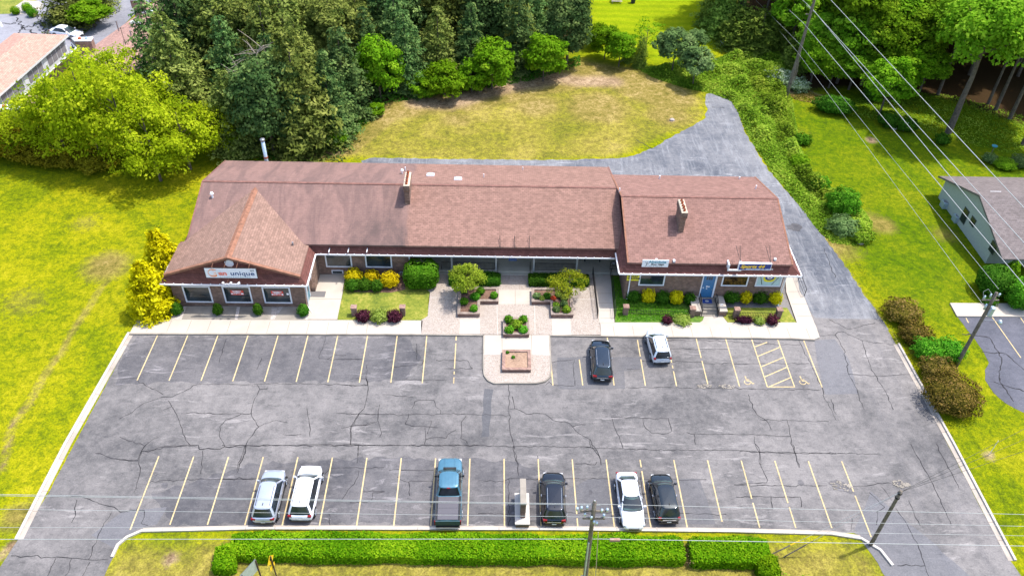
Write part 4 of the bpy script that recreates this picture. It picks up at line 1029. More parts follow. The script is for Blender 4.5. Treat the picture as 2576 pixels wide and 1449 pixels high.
fx = under(fx.build('sign_lights', M['white']), TS)
br = MB()
for i in range(4): xx = x0 + Wd * (.14 + .24 * i); br.tube([(xx, y + .05, z1), (xx + .15, y + .75, z1 + .45)], .025, 5)
for xx in (x0 + 1.8, x1 - 1.8): br.tube([(xx, y - .35, z0 - .42), (xx, y + .3, z0 - .5)], .025, 5)
under(br.build('bracket', M['ridge']), TS)

y = 59.28
(x0, z1), (x1, z0) = srcxz((1883.2, 762), y), srcxz((1956.6, 783), y); Wd, Hd = x1 - x0, z1 - z0
AS = empty('shop_sign', ((x0 + x1) / 2, y, z0), 'white sign reading Absolute Shear Magic with scissors drawn on it', 'shop sign')
under(MB().box(x0, y, z0, x1, y + .08, z1).build('panel', M['signwhite']), AS)
k = dict(x0=x0, z0=z0, Wd=Wd, Hd=Hd, y=y)
txt(AS, 'Absolute', 'teal', .46, .24, .58, xs=1.2, bold=.012, **k); txt(AS, 'Shear Magic', 'ink', .25, .33, .31, xs=1.25, shear=.35, bold=.012, **k); txt(AS, 'Hair & Nail Salon', 'ink', .15, .26, .08, xs=1.6, **k)
sc = MB()
for (a, b, c, d) in ((.10, .72, .24, .40), (.20, .78, .15, .20), (.15, .20, .12, .12), (.16, .45, .20, .12)):
    sc.tube([(x0 + a * Wd, y - .01, z0 + b * Hd), (x0 + c * Wd, y - .01, z0 + d * Hd)], .016, 4)
under(sc.build('scissors_emblem', M['ink']), AS)
y = 58.95
(x0, z1), (x1, z0) = srcxz((2166.5, 772.6), y), srcxz((2257, 792.6), y); Wd, Hd = x1 - x0, z1 - z0
SS = empty('shop_sign', ((x0 + x1) / 2, y, z0), 'blue box sign reading Sports 44 in yellow letters over the right windows', 'shop sign')
under(MB().box(x0, y, z0, x1, y + .24, z1).build('cabinet', M['signwhite']), SS)
under(MB().box(x0 + .05, y - .008, z0 + .05, x1 - .05, y, z1 - .04).build('face', M['navy']), SS)
k = dict(x0=x0, z0=z0, Wd=Wd, Hd=Hd, y=y - .008)
txt(SS, 'Sports 44', 'gold', .66, .055, .36, xs=1.12, shear=.25, bold=.022, **k); txt(SS, 'SPORTING GOODS 4 ALL 4 SEASONS', 'signwhite', .19, .24, .11, xs=1.05, shear=.15, bold=.006, **k)
br = MB()
for f in (.02, .93):
    xx = x0 + Wd * f
    for s in (-.28, .12): br.tube([(xx + .1, y + .2, z1), (xx + s, y + 1.5, z1 + 1.0)], .022, 5)
under(br.build('bracket', M['black']), SS)
wb = gp(1845, 662, 4.8)
WB = MB().box(wb[0] - .75, 59.25, 4.62, wb[0] + .55, 59.37, 4.76).box(wb[0] - .75, 59.25, 4.76, wb[0] - .63, 60.0, 5.35).box(wb[0] + .43, 59.25, 4.76, wb[0] + .55, 60.0, 5.35).build('sign_frame', M['white'])
tag(WB, 'empty white U shaped sign bracket on the roof edge left of the blue sign', 'bracket')
y = 59.98
(x0, z1), (x1, z0) = srcxz((1838.6, 804), y), srcxz((1871, 822.5), y); Wd, Hd = x1 - x0, z1 - z0
WK = empty('banner', ((x0 + x1) / 2, y, z0), 'small yellow banner reading WALK-INS WELCOME on the brick wall', 'banner')
under(MB().box(x0, y, z0, x1, y + .03, z1).build('cloth', M['yellow']), WK)
k = dict(x0=x0, z0=z0, Wd=Wd, Hd=Hd, y=y)
txt(WK, 'WALK-INS', 'ink', .28, .07, .58, xs=.95, bold=.02, **k); txt(WK, 'WELCOME', 'ink', .30, .06, .24, xs=1.05, bold=.022, **k)
for k_, (a, b, lb) in enumerate((((674, 850.6), (715, 864.5), 'red and white COMMERCIAL PROPERTY FOR LEASE sign in the middle gable window'), ((793, 852.5), (831.5, 866.6), 'red and white COMMERCIAL PROPERTY FOR LEASE sign in the right gable window'))):
    y = 58.405; (x0, z1), (x1, z0) = srcxz(a, y), srcxz(b, y); Wd, Hd = x1 - x0, z1 - z0; k = dict(x0=x0, z0=z0, Wd=Wd, Hd=Hd, y=y - .006)
    L = empty('window_sign', ((x0 + x1) / 2, y, z0), lb, 'sign')
    under(MB().box(x0, y, z0, x1, y + .01, z1).build('card', M['red']), L); under(MB().box(x0 + .03, y - .005, z0 + .12 * Hd, x1 - .03, y, z0 + .42 * Hd).build('band', M['signwhite']), L)
    txt(L, 'COMMERCIAL', 'signwhite', .24, .12, .74, bold=.01, **k); txt(L, 'PROPERTY', 'signwhite', .22, .22, .48, bold=.008, **k); txt(L, 'FOR LEASE', 'red', .28, .15, .17, bold=.01, **k)
(x0, z1), (x1, z0) = srcxz((839, 859.2), 58.4), srcxz((846.5, 864.3), 58.4)
tag(MB().box(x0, 58.4, z0, x1, 58.41, z1).build('notice', M['signwhite']), 'tiny white notice taped inside the right gable window', 'notice')
pz = gy(1290, 653.5, 64.0)
tag(MB().box(pz[0] - .42, 64.0, pz[2] - .16, pz[0] + .42, 64.05, pz[2] + .16).build('hanging_sign', M['navytext']), 'small dark plaque hanging under the porch ceiling over the steps', 'sign')

# ================================================================== PLANTERS
def inset(P, w):
    n = len(P); a = sum(P[i][0] * P[(i + 1) % n][1] - P[(i + 1) % n][0] * P[i][1] for i in range(n))
    if a < 0: P = P[::-1]
    out = []
    for i in range(n):
        p0, p1, p2 = Vector(P[i - 1]), Vector(P[i]), Vector(P[(i + 1) % n])
        d1 = (p1 - p0).normalized(); d2 = (p2 - p1).normalized(); n1 = Vector((-d1.y, d1.x)); n2 = Vector((-d2.y, d2.x))
        b = (n1 + n2); b = b / max(.3, b.dot(n1)); out.append((p1.x + b.x * w, p1.y + b.y * w))
    return P, out
def planter(px, label, zt=.58, fill='mulch'):
    P = [gp(u, v, zt)[:2] for u, v in px]; P, I = inset(P, .24); c = np.mean(P, axis=0)
    R = empty('brick_planter', (c[0], c[1], ZW), label, 'planter')
    n = len(P); w_ = MB(); cp = MB()
    for i in range(n):
        j = (i + 1) % n; a, b, ai, bi = P[i], P[j], I[i], I[j]
        w_.quad((*a, ZW - .02), (*b, ZW - .02), (*b, zt - .08), (*a, zt - .08)); w_.quad((*bi, ZW - .02), (*ai, ZW - .02), (*ai, zt - .08), (*bi, zt - .08))
    P2, I2 = inset(P, -.025); _, I3 = inset(P, .26)
    for i in range(n):
        j = (i + 1) % n; a, b, ai, bi = I2[i], I2[j], I3[i], I3[j]
        cp.quad((*a, zt), (*b, zt), (*bi, zt), (*ai, zt)); cp.quad((*a, zt - .09), (*b, zt - .09), (*b, zt), (*a, zt)); cp.quad((*bi, zt - .09), (*ai, zt - .09), (*ai, zt), (*bi, zt)); cp.quad((*ai, zt - .085), (*bi, zt - .085), (*b, zt - .085), (*a, zt - .085))
    under(w_.build('wall', M['brick_wall_dark']), R); under(cp.build('coping', M['brick_cap']), R)
    s = tri_poly('soil', I, zt - .12, M[fill]); under(s, R)
    return R
z3 = lambda pts: zc(1300, 700, 3.37, pts)
planter(z3([(150, 478), (543, 478), (541, 612), (358, 612), (355, 738), (136, 738)]), 'L shaped brick planter with grass clumps left of the central steps')
planter(z3([(868, 483), (1262, 486), (1280, 746), (1062, 746), (1055, 618), (870, 618)]), 'L shaped brick planter full of mixed flowers right of the central steps')
planter(z3([(588, 776), (838, 776), (844, 940), (588, 940)]), 'square brick planter of leafy plants in the middle of the plaza', .58)
planter(z3([(583, 1092), (855, 1092), (861, 1288), (577, 1288)]), 'square brick planter of bare soil on the paved island', .52, 'soil')

# ================================================================== GARDEN FENCES
def garden_fence(b1, b2, label, h=1.15):
    p, q = gp(*b1, .12), gp(*b2, .12); c = ((p[0] + q[0]) / 2, (p[1] + q[1]) / 2)
    R = empty('garden_fence', (c[0], c[1], .12), label, 'fence')
    for x, y, _ in (p, q):
        w_ = MB().box(x - .24, y - .24, .1, x + .24, y + .24, h - .07); under(w_.build('pillar', M['brick']), R)
        under(MB().box(x - .285, y - .285, h - .068, x + .285, y + .285, h + .03).build('pillar_cap', M['brick_cap']), R)
    a, b = Vector(p), Vector(q); f = MB(); d = (b - a).normalized(); a = a + d * .25; b = b - d * .25; n = int((b - a).length / .16)
    for k in range(n + 1):
        t = a.lerp(b, k / n); hh = .62 + (.08 if k % 2 else 0); f.box(t.x - .013, t.y - .013, .2, t.x + .013, t.y + .013, .12 + hh)
    f.tube([(a.x, a.y, .28), (b.x, b.y, .28)], .018, 5); f.tube([(a.x, a.y, .62), (b.x, b.y, .62)], .018, 5)
    under(f.build('pickets', M['black']), R)
Zb = lambda u, v: zc(1800, 740, 4.155, [(u, v)])[0]
garden_fence(zc(900, 450, 2.898, [(403, 1368)])[0], zc(900, 450, 2.898, [(813, 1366)])[0], 'iron picket fence between brick pillars behind the purple shrubs on the left lawn')
garden_fence(Zb(130, 748), Zb(935, 770), 'iron picket fence between brick pillars left of the blue door path')
garden_fence(Zb(1472, 780), Zb(1985, 785), 'iron picket fence between brick pillars at the right end lawn')

# ================================================================== MONUMENT SIGN
ms = empty('monument_sign', (2.6, 35.6, 0), 'narrow brick monument sign seen edge on beside the lower kerb', 'monument sign')
under(MB().box(2.12, 34.35, 0, 3.1, 37.0, .55).build('base', M['brick']), ms)
under(MB().box(2.06, 34.3, .552, 3.16, 37.05, .66).build('base_cap', M['kerb']), ms)
under(MB().box(2.45, 34.85, .662, 2.82, 37.0, 2.35).build('panel', M['brick_wall_dark']), ms)
under(MB().box(2.41, 34.8, 2.352, 2.86, 37.05, 2.47).build('panel_cap', M['walk_dark']), ms)
for x in (2.42, 2.84): under(MB().box(x, 35.05, 1.0, x + .008, 36.8, 2.15).build('sign_face', M['soffit']), ms)

# ================================================================== UTILITY POLES AND WIRES
def pole(base, top, label, r0=.17, r1=.12):
    R = empty('utility_pole', base, label, 'utility pole')
    b, t = Vector(base), Vector(top); pts = [b.lerp(t, k / 6) for k in range(7)]
    under(MB().tube(pts, r0, 10, r1).build('pole', M['wood'], smooth=True), R); return R
def bits(R, mb, nm, mat, smooth=False): return under(mb.build(nm, M[mat], smooth=smooth), R)
P1 = (6.72, 29.0, 0); T1 = (6.5, 29.0, 11.2)
R1 = pole(P1, T1, 'weathered utility pole with clustered insulators behind the front hedge', .19, .13)
bits(R1, MB().box(5.7, 28.95, 10.2, 7.4, 29.05, 10.3).box(5.9, 28.9, 9.5, 7.3, 29.0, 9.6), 'crossarm', 'wood')
for (x, y, z) in ((5.75, 29, 10.4), (6.1, 29, 10.45), (7.0, 28.9, 10.3), (7.35, 29, 10.2), (6.4, 28.8, 9.7), (6.6, 28.75, 9.3), (6.8, 28.85, 9.0), (7.2, 29.0, 9.6), (6.0, 28.9, 9.9), (5.5, 29, 10.3)):
    bits(R1, MB().tube([(x, y, z), (x, y, z + .1), (x, y, z + .28)], .06, 7, .09), 'insulator', 'galv', True)
bits(R1, MB().tube([(6.5, 29, 11.1), (6.5, 29, 11.35)], .1, 8, .05), 'top_pin', 'grey')
bits(R1, MB().box(6.32, 28.72, 2.2, 6.5, 28.84, 3.1), 'meter_box', 'grey')
bits(R1, MB().tube([(6.62, 28.81, .1), (6.5, 28.84, 7.0)], .05, 6), 'conduit', 'galv')
RP = gp(2405, 920); TP = (RP[0] + .05, RP[1], 8.9)
R2 = pole(RP, TP, 'utility pole with transformer and street lamp at the right hand shrubs', .19, .13)
def al(z, dx=0, dy=0): f = z / TP[2]; return (RP[0] + (TP[0] - RP[0]) * f + dx, RP[1] + dy, z)
bits(R2, MB().tube([al(6.4, .32, -.1), al(6.45, .32, -.1), al(7.25, .32, -.1), al(7.3, .32, -.1)], .24, 12), 'transformer', 'galv', True)
for a_, b_ in ((al(7.0, -.3), al(7.6, -.3)), (al(8.4, -.35), al(8.75, -.4)), (al(8.5, .3), al(8.8, .35)), (al(8.1, -.75, .1), al(8.45, -.75, .1))): bits(R2, MB().tube([a_, b_], .1, 8, .07), 'insulator', 'galv', True)
bits(R2, MB().box(RP[0] - .9, RP[1] - .05, 8.0, RP[0] + .6, RP[1] + .05, 8.1), 'crossarm', 'wood')
bits(R2, MB().tube([al(8.7, -.3), al(9.2, -.8, .1), al(8.9, -1.1, .1), al(8.4, -.9, .1)], .02, 5), 'jumper_wire', 'wire')
bits(R2, MB().tube([al(5.7), al(5.8, .7, -.1), al(5.75, 1.6, -.1)], .03, 6), 'lamp_arm', 'grey')
bits(R2, MB().tube([al(5.8, 1.6, -.1), al(5.62, 1.65, -.1), al(5.5, 1.65, -.1)], .12, 10, .22), 'lamp_head', 'galv', True)
BP = gp(1975, 255); TB = (BP[0] + .35, BP[1], 19)
R3 = pole(BP, TB, 'tall utility pole wrapped with vines at the edge of the woods', .24, .15)
def bl(z, dx=0): f = z / 19; return (BP[0] + .35 * f + dx, BP[1], z)
bits(R3, MB().box(*[c + d for c, d in zip(bl(15.5), (-.6, -.06, -.05))], *[c + d for c, d in zip(bl(15.5), (.6, .06, .05))]).box(*[c + d for c, d in zip(bl(12.3), (-.6, -.06, -.05))], *[c + d for c, d in zip(bl(12.3), (.2, .06, .05))]), 'crossarm', 'wood')
vn = MB(); r = random.Random(3)
for i in range(16):
    a = r.uniform(0, 6.28); z0_ = r.uniform(5.2, 7.2); pts = [(bl(z0_)[0] + math.cos(a) * .2, BP[1] + math.sin(a) * .2, z0_)]
    for k in range(4): q = pts[-1]; pts.append((q[0] + r.uniform(-.12, .22), q[1] + r.uniform(-.15, .15), q[2] - r.uniform(.5, 1.1)))
    vn.tube(pts, .03, 4, .012)
bits(R3, vn, 'vine_stems', 'deadwood')
LB = gp(2190, 1370)
R4 = pole(LB, (LB[0], LB[1], 6.7), 'short leaning guy pole at the curve of the front kerb', .15, .11)
bits(R4, MB().tube([(LB[0], LB[1], 5.9), (LB[0], LB[1], 6.0)], .17, 8).tube([(LB[0], LB[1], 6.4), (LB[0], LB[1], 6.5)], .16, 8), 'band', 'dark')

def wire(label, pts, r=.015, sag=0.0, mat='wire', n=14):
    out = []
    for i in range(len(pts) - 1):
        a, b = Vector(pts[i]), Vector(pts[i + 1])
        for k in range(n): t = k / n; p = a.lerp(b, t); p.z -= 4 * sag * t * (1 - t); out.append(p)
    out.append(Vector(pts[-1]))
    o = MB().tube(out, r, 4).build('power_line', M[mat]); return tag(o, label, 'power line')
def wpt(u, v, y=29.0): return gy(u, v, y)
for nm, vs, r in (('topmost of the four long power lines crossing the lower car park', (1243, 1267.6, 1293.4), .014), ('second highest of the power lines crossing the lower car park', (1280, 1300, 1323), .012),
                  ('thin third power line running just above the front hedge kerb', (1326, 1328, 1347), .011), ('lowest and thickest communication cable running over the front hedge', (1355.8, 1355, 1372.7), .02)):
    L_, C_, R_ = wpt(0, vs[0]), wpt(1512, vs[1]), wpt(2576, vs[2])
    e0 = tuple(C_[i] + (L_[i] - C_[i]) * 1.5 for i in range(3)); e1 = tuple(C_[i] + (R_[i] - C_[i]) * 1.6 for i in range(3))
    wire(nm, [e0, C_, e1], r)
wire('second strand lying close under the topmost front power line', [tuple(c - (0, 0, .22)[i] for i, c in enumerate(wpt(-300, 1236))), tuple(c - (0, 0, .1)[i] for i, c in enumerate(wpt(1512, 1267.6)))], .016)
tag(MB().box(*[c + d for c, d in zip(wpt(1801 * .0 + 1547, 1357), (-.33, -.08, -.12))], *[c + d for c, d in zip(wpt(1547, 1357), (.33, .08, .08))]).build('cable_box', M['brick_cap']), 'small tan splice box hanging on the front cable right of the pole', 'cable box')
# back pole to right pole and beyond
bw = [((2007, 133), 7.2, (2470, 762), 7.6, (1930, 42), 'lowest back wire from the tall pole down to the right pole transformer'), ((2012, 112), 8.4, (2512, 727), 8.8, (1900, 0), 'back wire from the tall pole to the very top of the right pole')]
def onpole(u, v): return gy(u, v, BP[1])
for (a, za, b, zb, c, lb) in bw:
    pa, pb = onpole(*a), gy(*b, RP[1]); pc = gy(c[0], c[1], 128.0); pc2 = tuple(pa[i] + (pc[i] - pa[i]) * 2 for i in range(3))
    wire(lb, [pc2, pa, pb], .015)
for (a, b, c, lb) in (((2022, 60), (2576, 717), (1957, 0), 'back wire crossing the lower left corner of the grey house roof'), ((2046, 26), (2576, 671), (1985, -30), 'left wire of the close pair crossing the grey house roof'),
                      ((2048, 30), (2576, 611), (2010, 0), 'right wire of the close pair crossing the grey house roof'), ((2052, -40), (2576, 523), (2000, -90), 'uppermost back wire crossing the woods and the house ridge')):
    pa = onpole(*a); pb = gy(b[0], b[1], 51.0); pc = gy(c[0], c[1], 128.0); pb2 = tuple(pa[i] + (pb[i] - pa[i]) * 1.35 for i in range(3)); pc2 = tuple(pa[i] + (pc[i] - pa[i]) * 2 for i in range(3))
    wire(lb, [pc2, pa, pb2], .03)
tp = (LB[0], LB[1], 6.6)
for k, (u, v, z) in enumerate(((2407, 1165, 6.9), (2414, 1174, 6.7), (2420, 1186, 6.4))):
    p = gp(u, v, z); q = tuple(tp[i] + (p[i] - tp[i]) * 2.6 for i in range(3)); wire(('upper', 'middle', 'lower')[k] + ' thin dark wire leading right from the top of the guy pole', [tp, q], .013, mat='black')
for k, (a, b) in enumerate((((1922.7, 1402.5), (1993.5, 1371.3)), ((1971, 1401), (2033, 1370)))):
    p0 = gp(*a); 
    p1 = Vector(p0).lerp(Vector(tp), .27)
    G_ = empty('guy_wire', p0, ('left' if k == 0 else 'right') + ' dark guy wire guard rising from the front lawn' + (' with a yellow tip' if k == 0 else ''), 'guy wire')
    under(MB().tube([p0, Vector(p0).lerp(Vector(tp), .20)], .05, 6).build('guard', M['wood']), G_)
    under(MB().tube([Vector(p0).lerp(Vector(tp), .201), p1], .055 if k == 0 else .03, 6).build('guard_tip', M['gold'] if k == 0 else M['wood']), G_)
    under(MB().tube([p1, tp], .012, 4).build('wire', M['wire']), G_)
g0 = gp(1497, 1470); G_ = empty('guy_wire', g0, 'pale guy wire dropping from the hedge pole to the front lawn', 'guy wire')
pa = gy(1505, 1338, 29.0)
under(MB().tube([g0, pa], .03, 5).build('wire', plain('rope', (.45, .38, .25), .8)), G_); under(MB().tube([g0, Vector(g0).lerp(Vector(pa), .06)], .12, 8, .05).build('anchor', M['galv']), G_)

# road signs at the front verge
def post_sign(label, base, ztop, pts, mat, w_, tilt):
    R = empty('road_sign', base, label, 'road sign')
    return R
b = gp(672, 1500); t = (b[0] + 0, b[1], 3.0)
p_top = (gp(641, 1404, 3.1)); p_b = (p_top[0], p_top[1], 0)
R = empty('road_sign', p_b, 'grey metal sign seen from behind on two dark posts at the front verge', 'road sign')
ax, ay = p_top[0], p_top[1]; bx, by = ax - .75, ay - 1.25
under(MB().quad((bx, by, 1.75), (ax, ay, 1.75), (ax, ay, 3.05), (bx, by, 3.05)).quad((bx + .02, by - .02, 3.05), (ax + .02, ay - .02, 3.05), (ax + .02, ay - .02, 1.75), (bx + .02, by - .02, 1.75)).build('panel', M['galv']), R)
for x, y in ((ax + .03, ay - .05), (bx + .12, by + .1)): under(MB().box(x - .04, y - .04, 0, x + .04, y + .04, 2.95).build('post', plain('brown_post', (.06, .035, .025), .8)), R)
p_top = gp(678, 1399, 3.0)
R = empty('road_sign', (p_top[0], p_top[1], 0), 'bright yellow diamond warning sign with a plaque below on a brown post', 'road sign')
cx, cy = p_top[0], p_top[1]; dx, dy = -.14, -.48
def vq(u, z): return (cx + dx * u, cy + dy * u, z)
under(MB().poly([vq(0, 2.0), vq(.85, 2.55), vq(0, 3.1), vq(-.85, 2.55)]).build('diamond', M['gold']), R)
under(MB().poly([vq(-.2, 2.3), vq(.1, 2.35), vq(.12, 2.8), vq(-.1, 2.6)]).build('symbol', M['ink']).copy() if 0 else MB().poly([tuple(np.array(vq(a, z)) + (.01, -.003, 0)) for a, z in ((-.25, 2.35), (-.1, 2.35), (.25, 2.75), (.12, 2.8))]).build('symbol', M['ink']), R)
under(MB().poly([vq(-.6, 1.55), vq(.6, 1.55), vq(.6, 1.95), vq(-.6, 1.95)]).build('plaque', M['gold']), R)
under(MB().box(cx + .03, cy - .04, 0, cx + .10, cy + .04, 3.0).build('post', plain('brown_post', (.06, .035, .025), .8)), R)

# marker stake, stone, small yard pieces
p = gp(2487, 1145); tag(MB().tube([p, (p[0] + .02, p[1], 1.9)], .022, 5).build('marker_stake', M['white']), 'thin white marker stake standing in the right lawn', 'stake')
def rock(u, v, s, label, mat='gravel', flat=.5, cat='rock', seed=1):
    r = random.Random(seed); bm = bmesh.new(); bmesh.ops.create_icosphere(bm, subdivisions=2, radius=s)
    for q in bm.verts: q.co *= r.uniform(.75, 1.15); q.co.z *= flat
    me = bpy.data.meshes.new('rock'); bm.to_mesh(me); bm.free(); me.materials.append(M[mat]); o = bpy.data.objects.new('rock', me); COL.objects.link(o); p = gp(u, v); o.location = (p[0], p[1], s * flat * .4); return tag(o, label, cat)
rock(1690, 303, .34, 'pale rock lying on the back lawn left of the driveway', seed=1); rock(2132, 880, .28, 'pink flat stone in the grass beside the right drive', 'brick_cap', .3, seed=2) if 0 else None
rock(2250, 325, .35, 'pale rock at the right end of the dark back shrubs', seed=4)
rock(2164, 612, .35, 'grey rock at the tip of the scrub bank', seed=6)
# condenser and meters by the recessed wall
c = zc(900, 450, 2.898, [(790, 1075)])[0]; p = gp(*c)
MTR = empty('gas_meter', (p[0], 62.9, ZW), 'grey gas meters on the brick wall beside the big round green bush', 'gas meter')
under(MB().tube([(p[0], 62.95, ZW), (p[0], 62.95, .9), (p[0] + .3, 62.95, .9), (p[0] + .3, 62.95, ZW)], .03, 6).build('pipe', M['galv']), MTR)
under(MB().box(p[0] - .15, 62.75, .5, p[0] + .1, 62.95, .85).box(p[0] + .18, 62.75, .5, p[0] + .42, 62.95, .85).build('meter', M['grey']), MTR)
x, y, z = gp(1586 * .0 + 1597, 662, .36); bk = gp(1553, 668, .36)
BN = empty('bench', (12.0, 65.0, .362), 'dark bench standing in the shade at the right end of the porch', 'bench')
under(MB().box(9.6, 65.6, .78, 11.4, 66.05, .84).build('seat', M['bark']), BN); under(MB().box(9.6, 66.0, .9, 11.4, 66.06, 1.3).build('backrest', M['bark']), BN)
for xx in (9.7, 11.25): under(MB().box(xx, 65.62, .362, xx + .08, 66.03, .779).build('leg', M['black']), BN)
PG = empty('grill', (12.6, 64.7, .362), 'small round grey grill on the porch beside the brick corner', 'grill')
under(MB().tube([(12.6, 64.7, 1.0), (12.6, 64.7, 1.1), (12.6, 64.7, 1.25)], .28, 12, .16).build('lid', M['grey'], smooth=True), PG); under(MB().tube([(12.6, 64.7, .8), (12.6, 64.7, .99)], .16, 12, .28).build('bowl', M['black']), PG)
for a in (0, 2.1, 4.2): under(MB().tube([(12.6 + .1 * math.cos(a), 64.7 + .1 * math.sin(a), .85), (12.6 + .3 * math.cos(a), 64.7 + .3 * math.sin(a), .362)], .02, 5).build('leg', M['black']), PG)
# ================================================================== VEHICLES
M['car_glass'] = mat_glass('car_glass', (.010, .014, .018), .03)
M['windshield'] = mat_glass('windshield_glass', (.025, .045, .045), .05)
M['tail'] = plain('tail_light', (.22, .008, .012), .2, var=.1); M['tail_clear'] = plain('lamp_clear', (.6, .6, .62), .15, var=.05)
M['chrome'] = plain('chrome', (.6, .62, .65), .2, .8, var=.05); M['plate'] = plain('plate', (.75, .76, .74), .5); M['trimblk'] = plain('black_trim', (.012, .012, .014), .45)
M['tonneau'] = plain('tonneau', (.085, .08, .095), .6, var=.06)

def lerp_tab(tab, x):
    if x <= tab[0][0]: return tab[0][1:]
    for a, b in zip(tab, tab[1:]):
        if x <= b[0]:
            t = (x - a[0]) / (b[0] - a[0]); t = t * t * (3 - 2 * t) * .35 + t * .65
            return [p + (q - p) * t for p, q in zip(a[1:], b[1:])]
    return tab[-1][1:]
def body_mesh(tab, n=46):
    """tab: x, halfwidth, ztop, zbottom ; +x = front"""
    mb = MB(); tq = np.linspace(0, 1, n); tq = .45 * tq + .55 * (1 - np.cos(math.pi * tq)) / 2; xs = tab[0][0] + (tab[-1][0] - tab[0][0]) * tq; sec = []
    L0, L1 = tab[0][0], tab[-1][0]
    for x in xs:
        w_, zt, zb = lerp_tab(tab, x); h = zt - zb
        half = [(0, zb), (w_ * .80, zb), (w_ * .96, zb + h * .12), (w_, zb + h * .38), (w_ * .995, zb + h * .62), (w_ * .955, zb + h * .84), (w_ * .89, zb + h * .955), (w_ * .72, zb + h * 1.0), (0, zt + .025)]
        ring = half + [(-a, b) for a, b in half[-2:0:-1]]; sec.append([(x, a, b) for a, b in ring])
    k = len(sec[0])
    for s in sec: mb.v += s
    for i in range(n - 1):
        for j in range(k):
            q = (j + 1) % k; mb.f.append((i * k + j, i * k + q, (i + 1) * k + q, (i + 1) * k + j))
    mb.f.append(tuple(range(k))[::-1]); mb.f.append(tuple((n - 1) * k + j for j in range(k)))
    return mb
def outline(xr, xf, w_, rr=.28, rf=.34, bow_f=.16, bow_r=.06, n=8):
    """closed outline CCW from above, corner radii, bowed ends; returns list plus marks"""
    pts = []
    def arc(cx, cy, r, a0, a1):
        for i in range(n): t = a0 + (a1 - a0) * i / (n - 1); pts.append((cx + r * math.cos(t), cy + r * math.sin(t)))
    arc(xf - rf, -(w_ - rf), rf, -math.pi / 2, -.15)
    for i in range(1, 6):
        y = -(w_ - rf) + (2 * (w_ - rf)) * i / 6; pts.append((xf + bow_f * (1 - (y / w_) ** 2) - bow_f * (1 - ((w_ - rf) / w_) ** 2), y))
    arc(xf - rf, w_ - rf, rf, .15, math.pi / 2)
    for i in range(1, 8): pts.append((xf - rf + (xr + rr - xf + rf) * i / 8, w_))
    arc(xr + rr, w_ - rr, rr, math.pi / 2, math.pi)
    for i in range(1, 6):
        y = (w_ - rr) - (2 * (w_ - rr)) * i / 6; pts.append((xr - bow_r * (1 - (y / w_) ** 2) + bow_r * (1 - ((w_ - rr) / w_) ** 2), y))
    arc(xr + rr, -(w_ - rr), rr, math.pi, 3 * math.pi / 2)
    for i in range(1, 8): pts.append((xr + rr + (xf - rf - xr - rr) * i / 8, -w_))
    return pts
def cabin(root, paint, zb, zt, B_, T_, roofmat=None, rack=False, quarter=True):
    """B_, T_: (xr, xf, w) of belt and roof"""
    bo, to = outline(*B_), outline(*T_); n = len(bo)
    mid = [((a[0] + b[0]) / 2 + (a[0] - b[0]) * -.02, (a[1] + b[1]) / 2 * 1.025) for a, b in zip(bo, to)]; zm = (zb + zt) / 2
    g = MB(); 
    for ring, z in ((bo, zb), (mid, zm), (to, zt - .03)): g.v += [(p[0], p[1], z) for p in ring]
    for r in range(2):
        for i in range(n): j = (i + 1) % n; g.f.append((r * n + i, r * n + j, (r + 1) * n + j, (r + 1) * n + i))
    G_ = g.build('side_glass', M['car_glass'], root, smooth=True)
    # windshield and rear window skins
    def skin(i0, i1, nm, mat, off, zlo=.0, zhi=1.0):
        mb = MB(); idx = [k % n for k in range(i0, i1 + 1)]; rows = []
        for f in np.linspace(zlo, zhi, 4):
            row = []
            for k in idx:
                if f < .5: p = [a + (b - a) * f * 2 for a, b in zip(bo[k], mid[k])]
                else: p = [a + (b - a) * (f - .5) * 2 for a, b in zip(mid[k], to[k])]
                d = math.hypot(*p); s = 1 + off / max(.3, d); row.append((p[0] * s, p[1] * s, zb + (zt - .03 - zb) * f))
            rows.append(row)
        for r in rows: mb.v += r
        m = len(idx)
        for r in range(3):
            for i in range(m - 1): mb.f.append((r * m + i, r * m + i + 1, (r + 1) * m + i + 1, (r + 1) * m + i))
        return mb.build(nm, mat, root, smooth=True)
    skin(5, 8 + 5 + 2, 'windshield', M['windshield'], .012, .04, .96)
    # pillars
    A_ = 8; side0 = 8 + 5 + 8; rear0 = side0 + 7; rs = rear0 + 8 + 5
    skin(2, 4, 'pillar', paint, .02); skin(side0 - 4, side0 - 2, 'pillar', paint, .02)
    skin(rear0 + 2, rear0 + 5, 'pillar', paint, .02); skin(rs + 3, rs + 6, 'pillar', paint, .02)
    skin(side0 + 2, side0 + 2 + 1, 'door_pillar', M['trimblk'], .008); skin(n - 4, n - 3, 'door_pillar', M['trimblk'], .008)
    # roof
    r = MB(); rings = [(1.012, zt - .07), (1.0, zt - .015), (.93, zt + .012), (.6, zt + .035), (0.02, zt + .045)]; cx = (T_[0] + T_[1]) / 2
    for s, z in rings: r.v += [(cx + (p[0] - cx) * s, p[1] * s, z) for p in to]
    for q in range(len(rings) - 1):
        for i in range(n): j = (i + 1) % n; r.f.append((q * n + i, q * n + j, (q + 1) * n + j, (q + 1) * n + i))
    r.build('roof', roofmat or paint, root, smooth=True)
    if rack:
        for s in (-1, 1): MB().tube([(T_[0] + .25, s * (T_[2] - .13), zt + .0), (T_[0] + .35, s * (T_[2] - .13), zt + .07), (T_[1] - .5, s * (T_[2] - .13), zt + .07), (T_[1] - .4, s * (T_[2] - .13), zt + .02)], .022, 6).build('roof_rail', M[rack] if isinstance(rack, str) else M['trimblk'], root)
